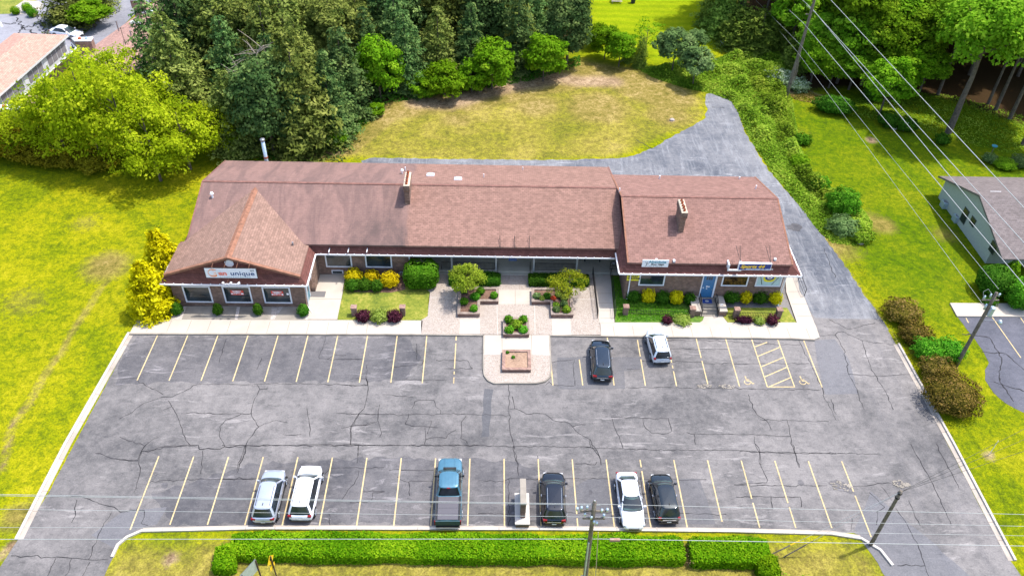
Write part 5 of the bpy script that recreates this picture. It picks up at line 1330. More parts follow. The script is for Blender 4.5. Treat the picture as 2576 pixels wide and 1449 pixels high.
def wheels(root, xf, xr, hw, r=.36, rim='chrome'):
    for x in (xf, xr):
        for s in (-1, 1):
            y = s * (hw - .09)
            MB().tube([(x, y - s * .12, r), (x, y + s * .10, r)], r + .055, 20).build('wheel_arch', M['trimblk'], root)
            w_ = MB().tube([(x, y - s * .12, r), (x, y + s * .095, r), (x, y + s * .125, r)], r, 20, r * .93).build('wheel', M['dark'], root, smooth=False)
            mb = MB().tube([(x, y + s * .12, r), (x, y + s * .132, r)], r * .30, 10)
            for k in range(5):
                a = k * 2 * math.pi / 5; mb.tube([(x, y + s * .128, r), (x + math.cos(a) * r * .66, y + s * .13, r + math.sin(a) * r * .66)], .045, 4)
            for k in range(16):
                a, b = k * math.pi / 8, (k + 1) * math.pi / 8
                mb.quad(*[(x + math.cos(t) * r * q, y + s * .133, r + math.sin(t) * r * q) for q, t in ((.62, a), (.74, a), (.74, b), (.62, b))])
            mb.build('rim', M[rim]).parent = w_
def mirrors(root, x, hw, z, mat):
    for s in (-1, 1):
        MB().frus((x - .05, min(s * (hw - .02), s * (hw + .17)), x + .09, max(s * (hw - .02), s * (hw + .17)), z), (x - .04, min(s * (hw + .0), s * (hw + .18)), x + .07, max(s * (hw + .0), s * (hw + .18)), z + .15)).build('mirror', mat, root)
def lamp(root, nm, x0, x1, y0, y1, z0, z1, mat):
    for s in (-1, 1):
        a, b = sorted((s * y0, s * y1)); MB().frus((x0, a, x1, b, z0), (x0 + (.03 if x0 < 0 else 0), a, x1 - (.03 if x0 > 0 else 0), b, z1)).build(nm, M[mat], root)
def car(name, label, cat, near, far, nose_far=True, L=None, group='cars parked in the lot'):
    a, b = gp(*near, .35), gp(*far, .8); c = ((a[0] + b[0]) / 2, (a[1] + b[1]) / 2); yaw = math.atan2(b[1] - a[1], b[0] - a[0]) + (0 if nose_far else math.pi)
    return empty(name, (c[0], c[1], 0), label, cat, group, yaw)
def wagon(R, paint, L, W_, Hh, belt=1.02, hood=.98, rack=True, clad=True, rim='chrome', roofmat=None, cab_r=None, wsx=None, tailz=None, tailmat='tail', upright=.12, name='', tw=.20):
    h, w_ = L / 2, W_ / 2; wsx = wsx if wsx is not None else h * .46
    tab = [(-h, w_ * .62, .78, .38), (-h + .04, w_ * .78, .93, .32), (-h + .14, w_ * .90, belt - .04, .28), (-h + .5, w_ * .985, belt, .25), (0, w_, belt + .0, .24), (wsx, w_ * .99, belt + .0, .24), (h * .62, w_ * .975, hood + .03, .24),
           (h - .50, w_ * .93, hood - .04, .25), (h - .27, w_ * .85, hood - .12, .28), (h - .12, w_ * .72, hood - .22, .30), (h - .03, w_ * .54, hood - .32, .34), (h, w_ * .36, hood - .42, .38)]
    body_mesh(tab).build('body', paint, R, smooth=True)
    xr = (-h + .12) if cab_r is None else cab_r
    cabin(R, paint, belt - .02, Hh, (xr, wsx + .22, w_ * .925), (xr + upright + .18, wsx - .55, w_ * .70), rack=rack, roofmat=roofmat)
    wheels(R, h - .88, -h + .84, w_, .355, rim); mirrors(R, wsx - .12, w_ * .97, belt - .02, paint)
    if clad:
        for s in (-1, 1):
            a, b = sorted((s * (w_ - .03), s * (w_ + .012))); MB().box(-h + .35, a, .22, h - .4, b, .36).build('sill', M['trimblk'], R)
    tz = tailz or belt - .22
    lamp(R, 'tail_light', -h - .015, -h + .16, w_ * .90 - tw, w_ * .90, tz, tz + .12, tailmat)
    lamp(R, 'headlight', h - .36, h - .17, w_ * .55, w_ * .80, hood - .26, hood - .15, 'tail_clear')
    MB().box(-h - .03, -w_ * .8, .30, -h + .12, w_ * .8, .48).build('bumper', M['trimblk'], R)
    MB().box(h - .16, -w_ * .33, .40, h + .012, w_ * .33, .55).build('grille', M['trimblk'], R)
    MB().box(-h - .045, -.16, .56 if not clad else .5, -h - .03, .16, .70 if not clad else .62).build('licence_plate', M['plate'], R)
    MB().box(-h - .02, -w_ * .55, .74, -h + .03, w_ * .55, .78).build('trim_strip', M['chrome'], R)
    MB().box(xr + .55, -.02, Hh + .03, xr + .75, .02, Hh + .10).build('antenna', M['trimblk'], R)
    MB().tube([(wsx + .16, -.5, belt + .05), (wsx + .10, .05, belt + .08)], .012, 4).tube([(wsx + .2, .1, belt + .05), (wsx + .10, .6, belt + .08)], .012, 4).build('wiper', M['trimblk'], R)
    for s in (-1, 1):
        MB().box(-.1, min(s * w_ * .985, s * (w_ + .02)), belt - .22, .08, max(s * w_ * .985, s * (w_ + .02)), belt - .18).build('door_handle', M['chrome'], R)
    return R
silver = mat_paint('silver_paint', (.52, .56, .66), .5); white = mat_paint('pearl_white_paint', (.84, .85, .90), .0, .3); blackp = mat_paint('black_paint', (.030, .036, .048), .85, .10); tealblk = mat_paint('blue_black_paint', (.035, .055, .078), .85, .10)
truckp = mat_paint('slate_blue_paint', (.075, .205, .29), .35, .28); soulp = mat_paint('pale_silver_paint', (.68, .75, .83), .3, .3); darkg = mat_paint('dark_grey_paint', (.040, .052, .060), .85, .12); sedp = mat_paint('silver_white_paint', (.76, .79, .87), .2, .28)
PK = 'cars parked in the lower row'; PU = 'cars parked in the upper row'
wagon(car('suv', 'silver crossover car, leftmost of the parked row by the hedge', 'car', (663, 1317), (693, 1178), group=PK), silver, 4.62, 1.86, 1.64, tailz=.80, tw=.3)
wagon(car('suv', 'white crossover with red tail lights parked right of the silver one', 'car', (755.6, 1311), (784.4, 1167.5), group=PK), white, 4.82, 1.90, 1.68, clad=False, tailz=.86, tw=.26)
wagon(car('suv', 'black suv with glossy dark roof beside the narrow monument sign', 'car', (1393.4, 1320), (1390.9, 1185), group=PK), blackp, 4.6, 1.86, 1.64, rack='chrome', tailz=.84, tw=.3)
wagon(car('suv', 'dark grey hatchback suv, rightmost of the parked row by the hedge', 'car', (1682, 1315), (1659.7, 1188.8), group=PK), darkg, 4.28, 1.82, 1.62, rack=False, tailz=.86)
wagon(car('suv', 'long blue-black suv parked nose to the plaza in the upper row', 'car', (1514.8, 958.5), (1509.8, 853), group=PU), tealblk, 4.85, 1.90, 1.68, rack='chrome', tailz=.84, tw=.34)
wagon(car('compact_car', 'small boxy pale silver car parked over the sidewalk edge', 'car', (1664.9, 913.5), (1644.9, 827.7), group=PU), soulp, 4.08, 1.80, 1.60, belt=1.04, hood=1.0, upright=.0, tailz=.86, clad=False, wsx=.85)
# dark tailgate panel of the boxy car
so_ = bpy.data.objects[bpy.data.objects.find('compact_car')]
MB().box(-2.055, -.62, .98, -1.98, .62, 1.12).build('tailgate_glass', M['car_glass'], so_)
# sedan: nose towards the hedge
def sedan(R, paint, L=4.85, W_=1.85, Hh=1.46):
    h, w_ = L / 2, W_ / 2
    tab = [(-h, w_ * .70, .78, .38), (-h + .06, w_ * .82, .95, .32), (-h + .25, w_ * .90, 1.00, .28), (-h + .7, w_ * .96, 1.01, .25), (0, w_, .99, .22), (.75, w_ * .99, .97, .22), (1.4, w_ * .97, .90, .23), (h - .5, w_ * .92, .80, .25), (h - .15, w_ * .80, .68, .28), (h - .04, w_ * .66, .58, .32), (h, w_ * .5, .50, .36)]
    body_mesh(tab).build('body', paint, R, smooth=True)
    cabin(R, paint, .95, Hh, (-h + .50, 1.18, w_ * .90), (-h + 1.12, .22, w_ * .69))
    bo = MB(); 
    bo.quad((-h + .56, -.55, 1.03), (-h + .56, .55, 1.03), (-h + 1.08, .48, Hh - .07), (-h + 1.08, -.48, Hh - .07)); bo.v = [(x - .06, y, z + .04) for x, y, z in bo.v]
    bo.build('rear_window', M['windshield'], R)
    wheels(R, h - .95, -h + .98, w_, .33); mirrors(R, .80, w_ * .96, .93, paint)
    lamp(R, 'headlight', h - .42, h - .14, w_ * .56, w_ * .88, .60, .74, 'tail_clear'); lamp(R, 'tail_light', -h - .01, -h + .16, w_ * .55, w_ * .88, .80, .92, 'tail')
    MB().box(h - .14, -w_ * .42, .36, h + .015, w_ * .42, .56).build('grille', M['trimblk'], R); MB().box(-h - .02, -w_ * .8, .30, -h + .1, w_ * .8, .45).build('bumper', M['trimblk'], R)
    MB().tube([(1.16, -.62, .99), (1.10, .62, .99)], .02, 4).build('wiper', M['trimblk'], R)
    for s in (-1, 1): MB().box(-.2, min(s * w_ * .985, s * (w_ + .02)), .80, 0, max(s * w_ * .985, s * (w_ + .02)), .84).build('door_handle', M['chrome'], R)
    return R
SD = sedan(car('sedan', 'silver white sedan backed in with its hood towards the hedge', 'car', (1594.7, 1332.5), (1574.7, 1188.8), nose_far=False, group=PK), sedp)
# pickup truck
R = car('pickup_truck', 'slate blue pickup truck with dark grey bed cover and gate to the hedge', 'pickup truck', (1129.4, 1327.5), (1130.6, 1153.8), group=PK)
R.rotation_euler[2] = math.pi / 2 + .012
h, w_ = 2.95, 1.0; P = truckp
tab = [(-h, w_ * .93, 1.08, .55), (-h + .06, w_ * .97, 1.12, .50), (-h + .5, w_, 1.14, .42), (-.4, w_, 1.14, .38), (1.1, w_, 1.16, .38), (1.6, w_ * .99, 1.17, .38), (h - .55, w_ * .96, 1.15, .40), (h - .28, w_ * .90, 1.10, .41), (h - .10, w_ * .78, 1.02, .42), (h, w_ * .62, .90, .45)]
body_mesh(tab).build('body', P, R, smooth=True)
cabin(R, P, 1.12, 1.88, (-.72, 1.72, w_ * .93), (-.50, .95, w_ * .74))
tn = MB()
for i in range(4): x = -2.82 + i * .50; tn.box(x, -.76, 1.17, x + .485, .76, 1.215)
tn.build('bed_cover', M['tonneau'], R)
MB().box(-2.9, -.93, 1.10, -.78, -.79, 1.235).box(-2.9, .79, 1.10, -.78, .93, 1.235).build('bed_rail', M['trimblk'], R)
MB().box(-2.99, -.90, .72, -2.89, .90, 1.22).build('tailgate', plain('dark_teal', (.02, .06, .07), .35), R)
lamp(R, 'tail_light', -2.985, -2.84, .84, .985, .78, 1.18, 'tail'); lamp(R, 'headlight', 2.60, 2.86, .62, .90, .86, 1.0, 'tail_clear')
MB().box(-3.06, -.88, .45, -2.93, .88, .62).build('bumper', M['trimblk'], R); wheels(R, 1.95, -1.75, 1.0, .40); mirrors(R, 1.05, .97, 1.12, M['trimblk'])
for yy in (-.55, -.27, 0, .27, .55): MB().box(-.3, yy - .012, 1.915, .8, yy + .012, 1.936).build('roof_rib', P, R)
MB().box(1.70, -.5, 1.18, 1.86, .5, 1.215).build('cowl', M['trimblk'], R)
MB().box(-.60, -.12, 1.86, -.52, .12, 1.91).build('brake_light', M['tail'], R)
for yy in (-.4, .4): MB().box(1.75, yy - .02, 1.2, 2.75, yy + .02, 1.215).build('hood_crease', P, R)
# two white cars in the far lot
R = empty('sedan', gp(171, 92), 'white sedan in the far left lot behind the pink roofed house', 'car', 'cars in the far lot', -.28); sedan(R, white)
R = empty('suv', gp(208, 128), 'white car half hidden between the far chimney and the grey panelled wall', 'car', 'cars in the far lot', -.9); wagon(R, white, 4.4, 1.8, 1.5, clad=False)
# ================================================================== FOLIAGE
def mppx(p):
    d = np.array(p) - O; return float(d @ CF) / FPX      # metres per survey pixel at p
def leaf_mesh(name, C, N, size, tint, mat, rng, asp=.62, core=None, extra=None):
    """C centres (n,3), N facing dirs (n,3), size (n,), tint (n,)"""
    n = len(C); N = N + rng.normal(0, .45, (n, 3)); N /= np.linalg.norm(N, axis=1)[:, None] + 1e-9
    a = np.cross(N, rng.normal(0, 1, (n, 3))); a /= np.linalg.norm(a, axis=1)[:, None] + 1e-9; b = np.cross(N, a)
    s = size[:, None]
    V = np.stack([C - a * s, C - b * s * asp + N * s * .12, C + a * s, C + b * s * asp + N * s * .12], 1).reshape(-1, 3)
    T = np.repeat(tint, 4)
    F = np.arange(4 * n).reshape(n, 4)
    loops = F.ravel(); starts = np.arange(n) * 4; tot = np.full(n, 4)
    if core is not None:
        cv, cf, ct = core; off = len(V); V = np.concatenate([V, cv]); T = np.concatenate([T, np.full(len(cv), ct)])
        lf = np.concatenate([np.array(f) + off for f in cf]); st = np.cumsum([0] + [len(f) for f in cf])[:-1] + len(loops)
        loops = np.concatenate([loops, lf]); starts = np.concatenate([starts, st]); tot = np.concatenate([tot, [len(f) for f in cf]])
    me = bpy.data.meshes.new(name); me.vertices.add(len(V)); me.vertices.foreach_set('co', V.astype(np.float32).ravel())
    me.loops.add(len(loops)); me.loops.foreach_set('vertex_index', loops.astype(np.int32))
    me.polygons.add(len(starts)); me.polygons.foreach_set('loop_start', starts.astype(np.int32)); me.polygons.foreach_set('loop_total', tot.astype(np.int32))
    me.update(calc_edges=True); at = me.attributes.new('tint', 'FLOAT', 'POINT'); at.data.foreach_set('value', np.clip(T, 0, 1).astype(np.float32))
    me.materials.append(mat); me.validate(); return me
def sph(rng, n, up=-1.0):
    v = rng.normal(0, 1, (n * 2 + 20, 3)); v /= np.linalg.norm(v, axis=1)[:, None]; v = v[v[:, 2] > up]
    return v[:n] if len(v) >= n else np.concatenate([v, v])[:n]

L = {}
L['spruce'] = mat_leaf('spruce_needles', (.026, .072, .022), (.105, .185, .052), (.31, .41, .12), .3)
L['spruce_olive'] = mat_leaf('spruce_olive', (.045, .08, .016), (.17, .215, .042), (.40, .44, .11), .3)
L['lime'] = mat_leaf('lime_leaves', (.10, .17, .004), (.32, .40, .010), (.60, .64, .03), .45)
L['ochre'] = mat_leaf('ochre_leaves', (.10, .10, .006), (.24, .20, .012), (.42, .34, .03), .3)
L['maple'] = mat_leaf('maple_leaves', (.055, .14, .006), (.18, .34, .015), (.38, .54, .04), .45)
L['fresh'] = mat_leaf('fresh_leaves', (.055, .15, .004), (.15, .30, .010), (.32, .48, .024), .36)
L['arb'] = mat_leaf('arborvitae_leaves', (.05, .11, .014), (.18, .27, .04), (.36, .48, .08), .35)
L['gold'] = mat_leaf('golden_conifer', (.30, .27, .003), (.66, .63, .006), (.88, .87, .03), .32)
L['yellow'] = mat_leaf('yellow_shrub', (.32, .25, .004), (.62, .51, .008), (.85, .74, .02), .25)
L['box'] = mat_leaf('boxwood', (.018, .065, .006), (.045, .14, .010), (.12, .26, .025), .18)
L['bright'] = mat_leaf('bright_shrub', (.025, .11, .006), (.075, .235, .012), (.18, .38, .03), .2)
L['hedge'] = mat_leaf('hedge_leaves', (.04, .125, .003), (.125, .26, .005), (.28, .40, .012), .25)
L['purple'] = mat_leaf('purple_barberry', (.020, .006, .010), (.055, .014, .026), (.13, .04, .06), .15)
L['pale'] = mat_leaf('pale_shrub', (.10, .16, .02), (.25, .34, .05), (.46, .52, .14), .25)
L['grey'] = mat_leaf('grey_green', (.055, .11, .03), (.14, .23, .07), (.28, .38, .14), .28)
L['russet'] = mat_leaf('russet_shrub', (.055, .055, .010), (.15, .115, .018), (.33, .20, .075), .15)
L['red'] = mat_leaf('red_flower', (.30, .04, .01), (.60, .10, .03), (.8, .25, .1), .15)
L['scrub'] = mat_leaf('scrub_leaves', (.05, .10, .010), (.17, .30, .018), (.40, .50, .06), .28)
L['flower'] = mat_leaf('white_blossom', (.07, .13, .03), (.24, .32, .12), (.62, .66, .52), .2)

def crown_decid(seed, R, Hc, z0, n_cl=95, per=85, size=.26, mat=None, droop=0, name='crown', gap=.25):
    rng = np.random.default_rng(seed); C = []; N = []; T = []
    d = sph(rng, n_cl, -.75); rad = rng.uniform(.45, 1.0, n_cl) ** .5
    lob = 1 + .22 * np.sin(d[:, 0] * 5 + seed) * np.cos(d[:, 1] * 4 + seed * 2)
    cc = d * rad[:, None] * lob[:, None] * np.array([R * .86, R * .86, Hc / 2 * .88]) + np.array([0, 0, z0 + Hc / 2])
    for i in range(n_cl):
        if rng.random() < gap * .3: continue
        r = R * rng.uniform(.16, .30); m = int(per * rng.uniform(.6, 1.3)); s = sph(rng, m, -.55); k = rng.uniform(.55, 1.05, m)
        p = cc[i] + s * (r * k)[:, None] * np.array([1.15, 1.15, .72]); C.append(p); N.append(s * .6 + d[i] * .3 + np.array([0, 0, .55]))
        T.append(np.clip(rng.normal(.48, .17) + rng.normal(0, .12, m) , 0, 1))
    C = np.concatenate(C); N = np.concatenate(N); T = np.concatenate(T)
    return leaf_mesh(name, C, N, rng.uniform(.55, 1.25, len(C)) * size, T, mat, rng)
def crown_conifer(seed, R, Ht, z0=.6, tiers=26, size=.27, mat=None, full=.85, dens=26, name='crown', tipup=.0):
    rng = np.random.default_rng(seed); C = []; N = []; T = []
    for t in range(tiers):
        f = (t + rng.uniform(-.3, .3)) / tiers; f = min(max(f, 0), .985); z = z0 + (Ht - z0) * f; rr = R * (1 - f) ** full * rng.uniform(.86, 1.1) + .12
        nb = max(5, int(4 + 13 * (1 - f)))
        a0 = rng.uniform(0, 6.28)
        for b in range(nb):
            a = a0 + b * 2 * math.pi / nb + rng.uniform(-.22, .22); r = rr * rng.uniform(.60, 1.25); m = int(dens * (.5 + 1.1 * (1 - f))); tt = rng.uniform(.18, 1, m) ** .7
            lat = rng.normal(0, .17, m) * r * (1.15 - tt * .55); dz = -r * .26 * tt + r * tipup * tt ** 2 + rng.normal(0, .13, m)
            x = math.cos(a) * tt * r - math.sin(a) * lat; y = math.sin(a) * tt * r + math.cos(a) * lat
            C.append(np.stack([x, y, z + dz], 1)); N.append(np.stack([np.full(m, math.cos(a) * .5), np.full(m, math.sin(a) * .5), np.full(m, .85)], 1))
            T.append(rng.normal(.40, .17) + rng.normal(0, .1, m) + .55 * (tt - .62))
    C = np.concatenate(C); N = np.concatenate(N); T = np.concatenate(T)
    return leaf_mesh(name, C, N, rng.uniform(.6, 1.25, len(C)) * size, T, mat, rng, asp=.5)
def trunk_mesh(seed, Ht, r, limbs=5, lean=0, start=.35):
    rnd = random.Random(seed); mb = MB(); pts = [(lean * k * k * .02 * Ht, rnd.uniform(-.06, .06), -.1 + Ht * k / 6) for k in range(7)]
    mb.tube(pts, r, 8, r * .25)
    for i in range(limbs):
        f = start + (1 - start) * .8 * i / max(1, limbs); a = rnd.uniform(0, 6.28); z = Ht * f; l = Ht * rnd.uniform(.18, .3)
        mb.tube([(0, 0, z), (math.cos(a) * l * .6, math.sin(a) * l * .6, z + l * .4), (math.cos(a) * l, math.sin(a) * l, z + l * .9)], r * .4, 6, r * .1)
    me = bpy.data.meshes.new('trunk'); me.from_pydata(mb.v, [], mb.f); me.materials.append(M['bark']); return me
LAST = [None]
def tree_obj(name, crown, trunk, loc, s, rz, label, cat='tree', group=None, sz=None):
    R = empty(name, loc, label, cat, group, rz); R.scale = (s, s, sz or s); LAST[0] = R
    for nm, me in (('trunk', trunk), ('crown', crown)):
        if me is None: continue
        o = bpy.data.objects.new(nm, me); COL.objects.link(o); o.parent = R
    return R

PROTO = {}
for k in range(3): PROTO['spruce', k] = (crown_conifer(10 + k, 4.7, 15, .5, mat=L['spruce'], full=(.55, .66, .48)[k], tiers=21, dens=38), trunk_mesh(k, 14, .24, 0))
for k in range(2): PROTO['olive', k] = (crown_conifer(20 + k, 4.9, 15, .8, mat=L['spruce_olive'], full=(.60, .48)[k], tiers=20, dens=38), trunk_mesh(k + 5, 14, .24, 0))
for k in range(3): PROTO['maple', k] = (crown_decid(30 + k, 4.4, 9.5, 4.0, 120, 95, .25, L['maple']), trunk_mesh(k + 9, 11, .26, 6))
for k in range(2): PROTO['fresh', k] = (crown_decid(36 + k, 3.9, 8.5, 2.2, 115, 90, .23, L['fresh']), trunk_mesh(k + 19, 9, .20, 6))
for k in range(3): PROTO['lime', k] = (crown_decid(40 + k, 4.1, 7.4, .8, 105, 78, .17, L['lime'], gap=1.3), trunk_mesh(k + 29, 7.2, .18, 7, start=.15))
for k in range(2): PROTO['dark', k] = (crown_decid(75 + k, 4.3, 12.5, 1.2, 230, 80, .23, L['spruce' if k else 'spruce_olive'], gap=.2), trunk_mesh(k + 77, 13, .24, 3))
PROTO['ochre', 0] = (crown_decid(45, 2.6, 4.0, .2, 80, 80, .17, L['ochre']), trunk_mesh(33, 3.6, .1, 5))
PROTO['low', 0] = (crown_decid(46, 2.5, 5.8, .1, 95, 80, .17, L['fresh']), trunk_mesh(34, 5, .1, 5, start=.15))
PROTO['low', 1] = (crown_decid(47, 2.4, 4.6, .1, 95, 80, .17, L['fresh']), trunk_mesh(35, 4, .1, 5, start=.15))
PROTO['arb', 0] = (crown_conifer(50, 3.3, 9.5, .2, 24, .22, L['arb'], .28, 34), trunk_mesh(36, 8, .2, 0))
PROTO['arb', 1] = (crown_conifer(51, 3.6, 9.0, .2, 24, .22, L['arb'], .25, 34), trunk_mesh(37, 8, .2, 0))
PROTO['tall', 0] = (crown_decid(60, 5.5, 9, 9.0, 130, 95, .27, L['maple']), trunk_mesh(38, 15, .45, 6, start=.6))
PROTO['tall', 1] = (crown_decid(61, 4.6, 8, 8.0, 120, 95, .27, L['maple']), trunk_mesh(39, 13, .28, 5, start=.6))
rt = random.Random(11)
def tree(kind, k, u, v, vt=None, s=None, label='', name=None, cat='tree', group=None, base=None, w_=None):
    cr, tk = PROTO[kind, k]; p = base or gp(u, v)
    hmax = {'spruce': 15, 'olive': 15, 'maple': 13.5, 'fresh': 10.7, 'lime': 8.1, 'ochre': 4.2, 'low': 5.9 if k == 0 else 4.7, 'arb': 9.5 - .5 * k, 'dark': 13.7, 'tall': 18 - 2 * k}[kind]
    sz = s or 1
    if vt is not None: sz = height_at(p, vt) / hmax
    sx = (w_ if w_ else sz)
    return tree_obj(name or {'spruce': 'spruce_tree', 'olive': 'spruce_tree', 'dark': 'spruce_tree', 'arb': 'arborvitae_tree'}.get(kind, 'leafy_tree'), cr, tk, p, sx, rt.uniform(0, 6.28), label, cat, group, sz)

# --- conifer wood behind the building
def inside(P, poly): return sdf(np.array([P]), poly)[0] < 0
wood = G([(560, 378), (700, 384), (838, 340), (870, 300), (900, 255), (940, 222), (1090, 205), (1200, 196), (1310, 172), (1420, 158), (1470, 110), (1462, -60), (560, -60), (470, 120), (440, 250), (500, 370)])
front = []
specs = [(600, 380, 165, 'olive', 0, 'olive green spruce at the wood edge right of the yellow green trees'), (626, 366, 205, 'spruce', 1, 'low dark spruce in front of the broken dead tree'), (690, 384, 128, 'dark', 1, 'broad dark spruce standing directly behind the silver flue'), (765, 374, 60, 'olive', 1, 'big olive spruce at the wood corner beside the dry lawn'),
         (838, 346, 118, 'spruce', 1, 'dark drooping spruce nearest the left end of the rear driveway'), (872, 290, 60, 'spruce', 2, 'dark spruce behind the bright bush at the left lawn corner'), (1025, 222, 20, 'spruce', 0, 'dark spruce right of the tall yellow green tree'),
         (1105, 205, 10, 'olive', 1, 'spruce behind the low round green tree at the wood edge'), (1185, 198, 0, 'spruce', 1, 'dark spruce between the two round green edge trees'), (1300, 172, -20, 'spruce', 2, 'dark spruce behind the lime coloured edge trees'),
         (1425, 165, -30, 'dark', 1, 'tall ragged spruce at the right end of the wood by the striped lawn'), (470, 300, 20, 'olive', 0, 'narrow olive spruce at the left end of the wood above the lime trees'), (425, 255, -10, 'spruce', 2, 'blue green spruce at the far left beside the pink roof')]
for u, v, vt, kd, k, lb in specs:
    tree(kd, k, u, v, vt, label=lb); front.append(gp(u, v)[:2])
cnt = 0; WOOD = []; WOOD2 = []
gx = np.arange(-62, 16, 5.0)
for j, yy in enumerate(np.arange(84, 141, 5.0)):
    for xx in gx:
        x = xx + (2.8 if j % 2 else 0) + rt.uniform(-1, 1); y = yy + rt.uniform(-1, 1)
        if not inside((x, y), wood) or min(math.hypot(x - a, y - b) for a, b in front) < 4.3: continue
        if y > 112 and x > 7.0 + (y - 112) * .17: continue
        s = rt.uniform(.74, 1.14); kd = rt.choice(('spruce', 'spruce', 'olive', 'olive', 'dark'))
        du = pj(x, y, 8)
        if abs(du[0] - 625) < 45 and 110 < du[1] < 290: s *= .6
        tree(kd, rt.randrange(3 if kd == 'spruce' else 2), 0, 0, s=s, base=(x, y, 0), label=('dark green' if kd == 'spruce' else 'olive green') + ' conifer', group='conifers inside the wood'); cnt += 1; WOOD.append((j, x, SC.objects[-1] if 0 else LAST[0]))
ORD = 'first second third fourth fifth sixth seventh eighth ninth tenth eleventh twelfth thirteenth fourteenth fifteenth sixteenth'.split()
def name_rows(W_, what):
    rows = sorted({j for j, _, _ in W_})
    for a, j in enumerate(rows):
        for b, (_, x, o) in enumerate(sorted([w for w in W_ if w[0] == j], key=lambda w: w[1])):
            o['label'] = ORD[min(b, 15)] + ' tree from the left in the ' + ORD[a] + ' row of ' + what + (' at the top' if a == len(rows) - 1 else '')
name_rows(WOOD, 'the conifer wood')
# dead tree
yy = 88.0
A_ = gy(602, 183, yy); Bt = gy(663, 116, yy); Cb = gy(667, 193, yy)
dt = MB(); dt.tube([(A_[0] - .4, yy, 0), (A_[0] - .1, yy, A_[2] * .6), A_], .22, 7, .16); dt.tube([A_, Bt], .24, 6, .10); dt.tube([A_, Cb], .2, 6, .08); r = random.Random(5)
for i in range(60):
    q = Vector(A_).lerp(Vector(Bt if i % 2 else Cb), r.random()); e = q + Vector((r.uniform(-2.2, 1.6), r.uniform(-2, 1), r.uniform(-1.2, 2.6))); m_ = q.lerp(e, .5) + Vector((0, 0, r.uniform(-.3, .3))); dt.tube([q, m_, e], .055, 4, .02)
tag(dt.build('dead_tree', M['deadwood']), 'bare broken dead tree with pale forked limbs among the spruces', 'dead tree')
# edge trees in front of the wood
for u, v, vt, kd, k, w_, lb in ((958, 250, 88, 'low', 0, 1.2, 'tall narrow yellow green tree in front of the dark wood'), (1118, 243, 158, 'low', 1, 1.25, 'round mid green bushy tree at the wood edge left of the pair'), (1068, 240, 185, 'low', 1, .95, 'small leafy sapling just left of the round edge tree'),
                             (1238, 224, 98, 'low', 0, 1.2, 'bright green leaning tree in the middle of the wood edge'), (1186, 232, 150, 'low', 1, .85, 'small dark green sapling left of the bright leaning tree'), (1366, 205, 84, 'low', 0, 1.25, 'bushy lime green tree at the wood edge above the bare soil'),
                             (1520, 150, 62, 'low', 0, .85, 'light green tree at the lawn gap beside the ragged spruce'), (1556, 168, 78, 'low', 0, .9, 'leafy tree left of the two dark narrow conifers'), (946, 290, 262, 'low', 1, .5, 'small fresh green bush overhanging the left lawn corner'), (842, 366, 318, 'low', 1, .7, 'small lime bush at the foot of the corner spruces'),
                             (1500, 120, 60, 'low', 1, .7, 'small green tree close behind the ragged spruce')):
    tree(kd, k, u, v, vt, label=lb, w_=w_)
for u, v, vt, lb in ((1608, 168, 88, 'dark narrow columnar conifer at the lawn gap, right one of two'), (1580, 155, 100, 'dark narrow columnar conifer at the lawn gap, left one of two')):
    tree('arb', 0, u, v, vt, label=lb, w_=.33)
PROTO['wisp', 0] = (crown_decid(70, 2.2, 4.2, 1.0, 30, 26, .14, L['fresh']), trunk_mesh(71, 4.5, .06, 14, start=.1))
cr, tk = PROTO['wisp', 0]; tree_obj('leafy_tree', cr, tk, gp(1622, 140), 1.1, 0, 'thin wispy bush with bare upright stems before the striped lawn')
PROTO['sumac', 0] = (crown_decid(72, 2.6, 4.0, 1.6, 70, 80, .2, L['grey']), trunk_mesh(73, 4.5, .09, 8, start=.2))
cr, tk = PROTO['sumac', 0]
for u, v, s, lb in ((1690, 182, 1.15, 'grey green spreading tree left of the driveway scrub'), (1742, 215, 1.0, 'grey green tree with a dark hollow at the top of the scrub bank'), (1748, 138, .7, 'small grey green tree standing in the striped lawn edge')):
    tree_obj('leafy_tree', cr, tk, gp(u, v), s, rt.uniform(0, 6), lb)

# --- lime trees left
for u, v, vt, k, w_, lb in ((95, 392, 250, 0, .9, 'yellow green tree over the low brick chimney at far left'), (175, 405, 205, 1, 1.05, 'yellow green tree second from the left in the bright clump'), (262, 412, 142, 2, 1.15, 'tallest yellow green tree in the middle of the bright clump'),
                        (340, 420, 175, 0, 1.1, 'airy yellow green tree over the lawn shadow'), (405, 455, 262, 1, 1.05, 'yellow green tree bending lowest over the left lawn'), (480, 425, 262, 2, 1.05, 'yellow green tree nearest the dark wood corner'),
                        (315, 300, 118, 1, 1.0, 'yellow green tree against the pink roof behind'), (235, 335, 190, 0, .75, 'yellow green tree right of the grey panelled wall'), (120, 345, 262, 2, .7, 'yellow green tree beside the brown wooden fence'), (540, 392, 262, 0, .8, 'small yellow green tree at the corner behind the building'),
                        (400, 360, 190, 2, .95, 'yellow green tree in the second row before the spruces')):
    tree('lime', k, u, v, vt, label=lb, w_=w_)
for i, (u, v, vt) in enumerate(((25, 392, 322), (70, 402, 345), (0, 360, 285), (120, 408, 362), (182, 414, 372), (245, 422, 380))):
    tree('ochre', 0, u, v, vt, label=('ochre yellow bush at the left picture edge over the lawn', 'ochre bush second from the left along the lawn edge', 'tall ochre bush beside the low brick chimney', 'low yellow bush under the left lime trees', 'low yellow bush in the middle of the lawn edge row', 'low bush at the right end of the lawn edge row')[i], w_=1.0)
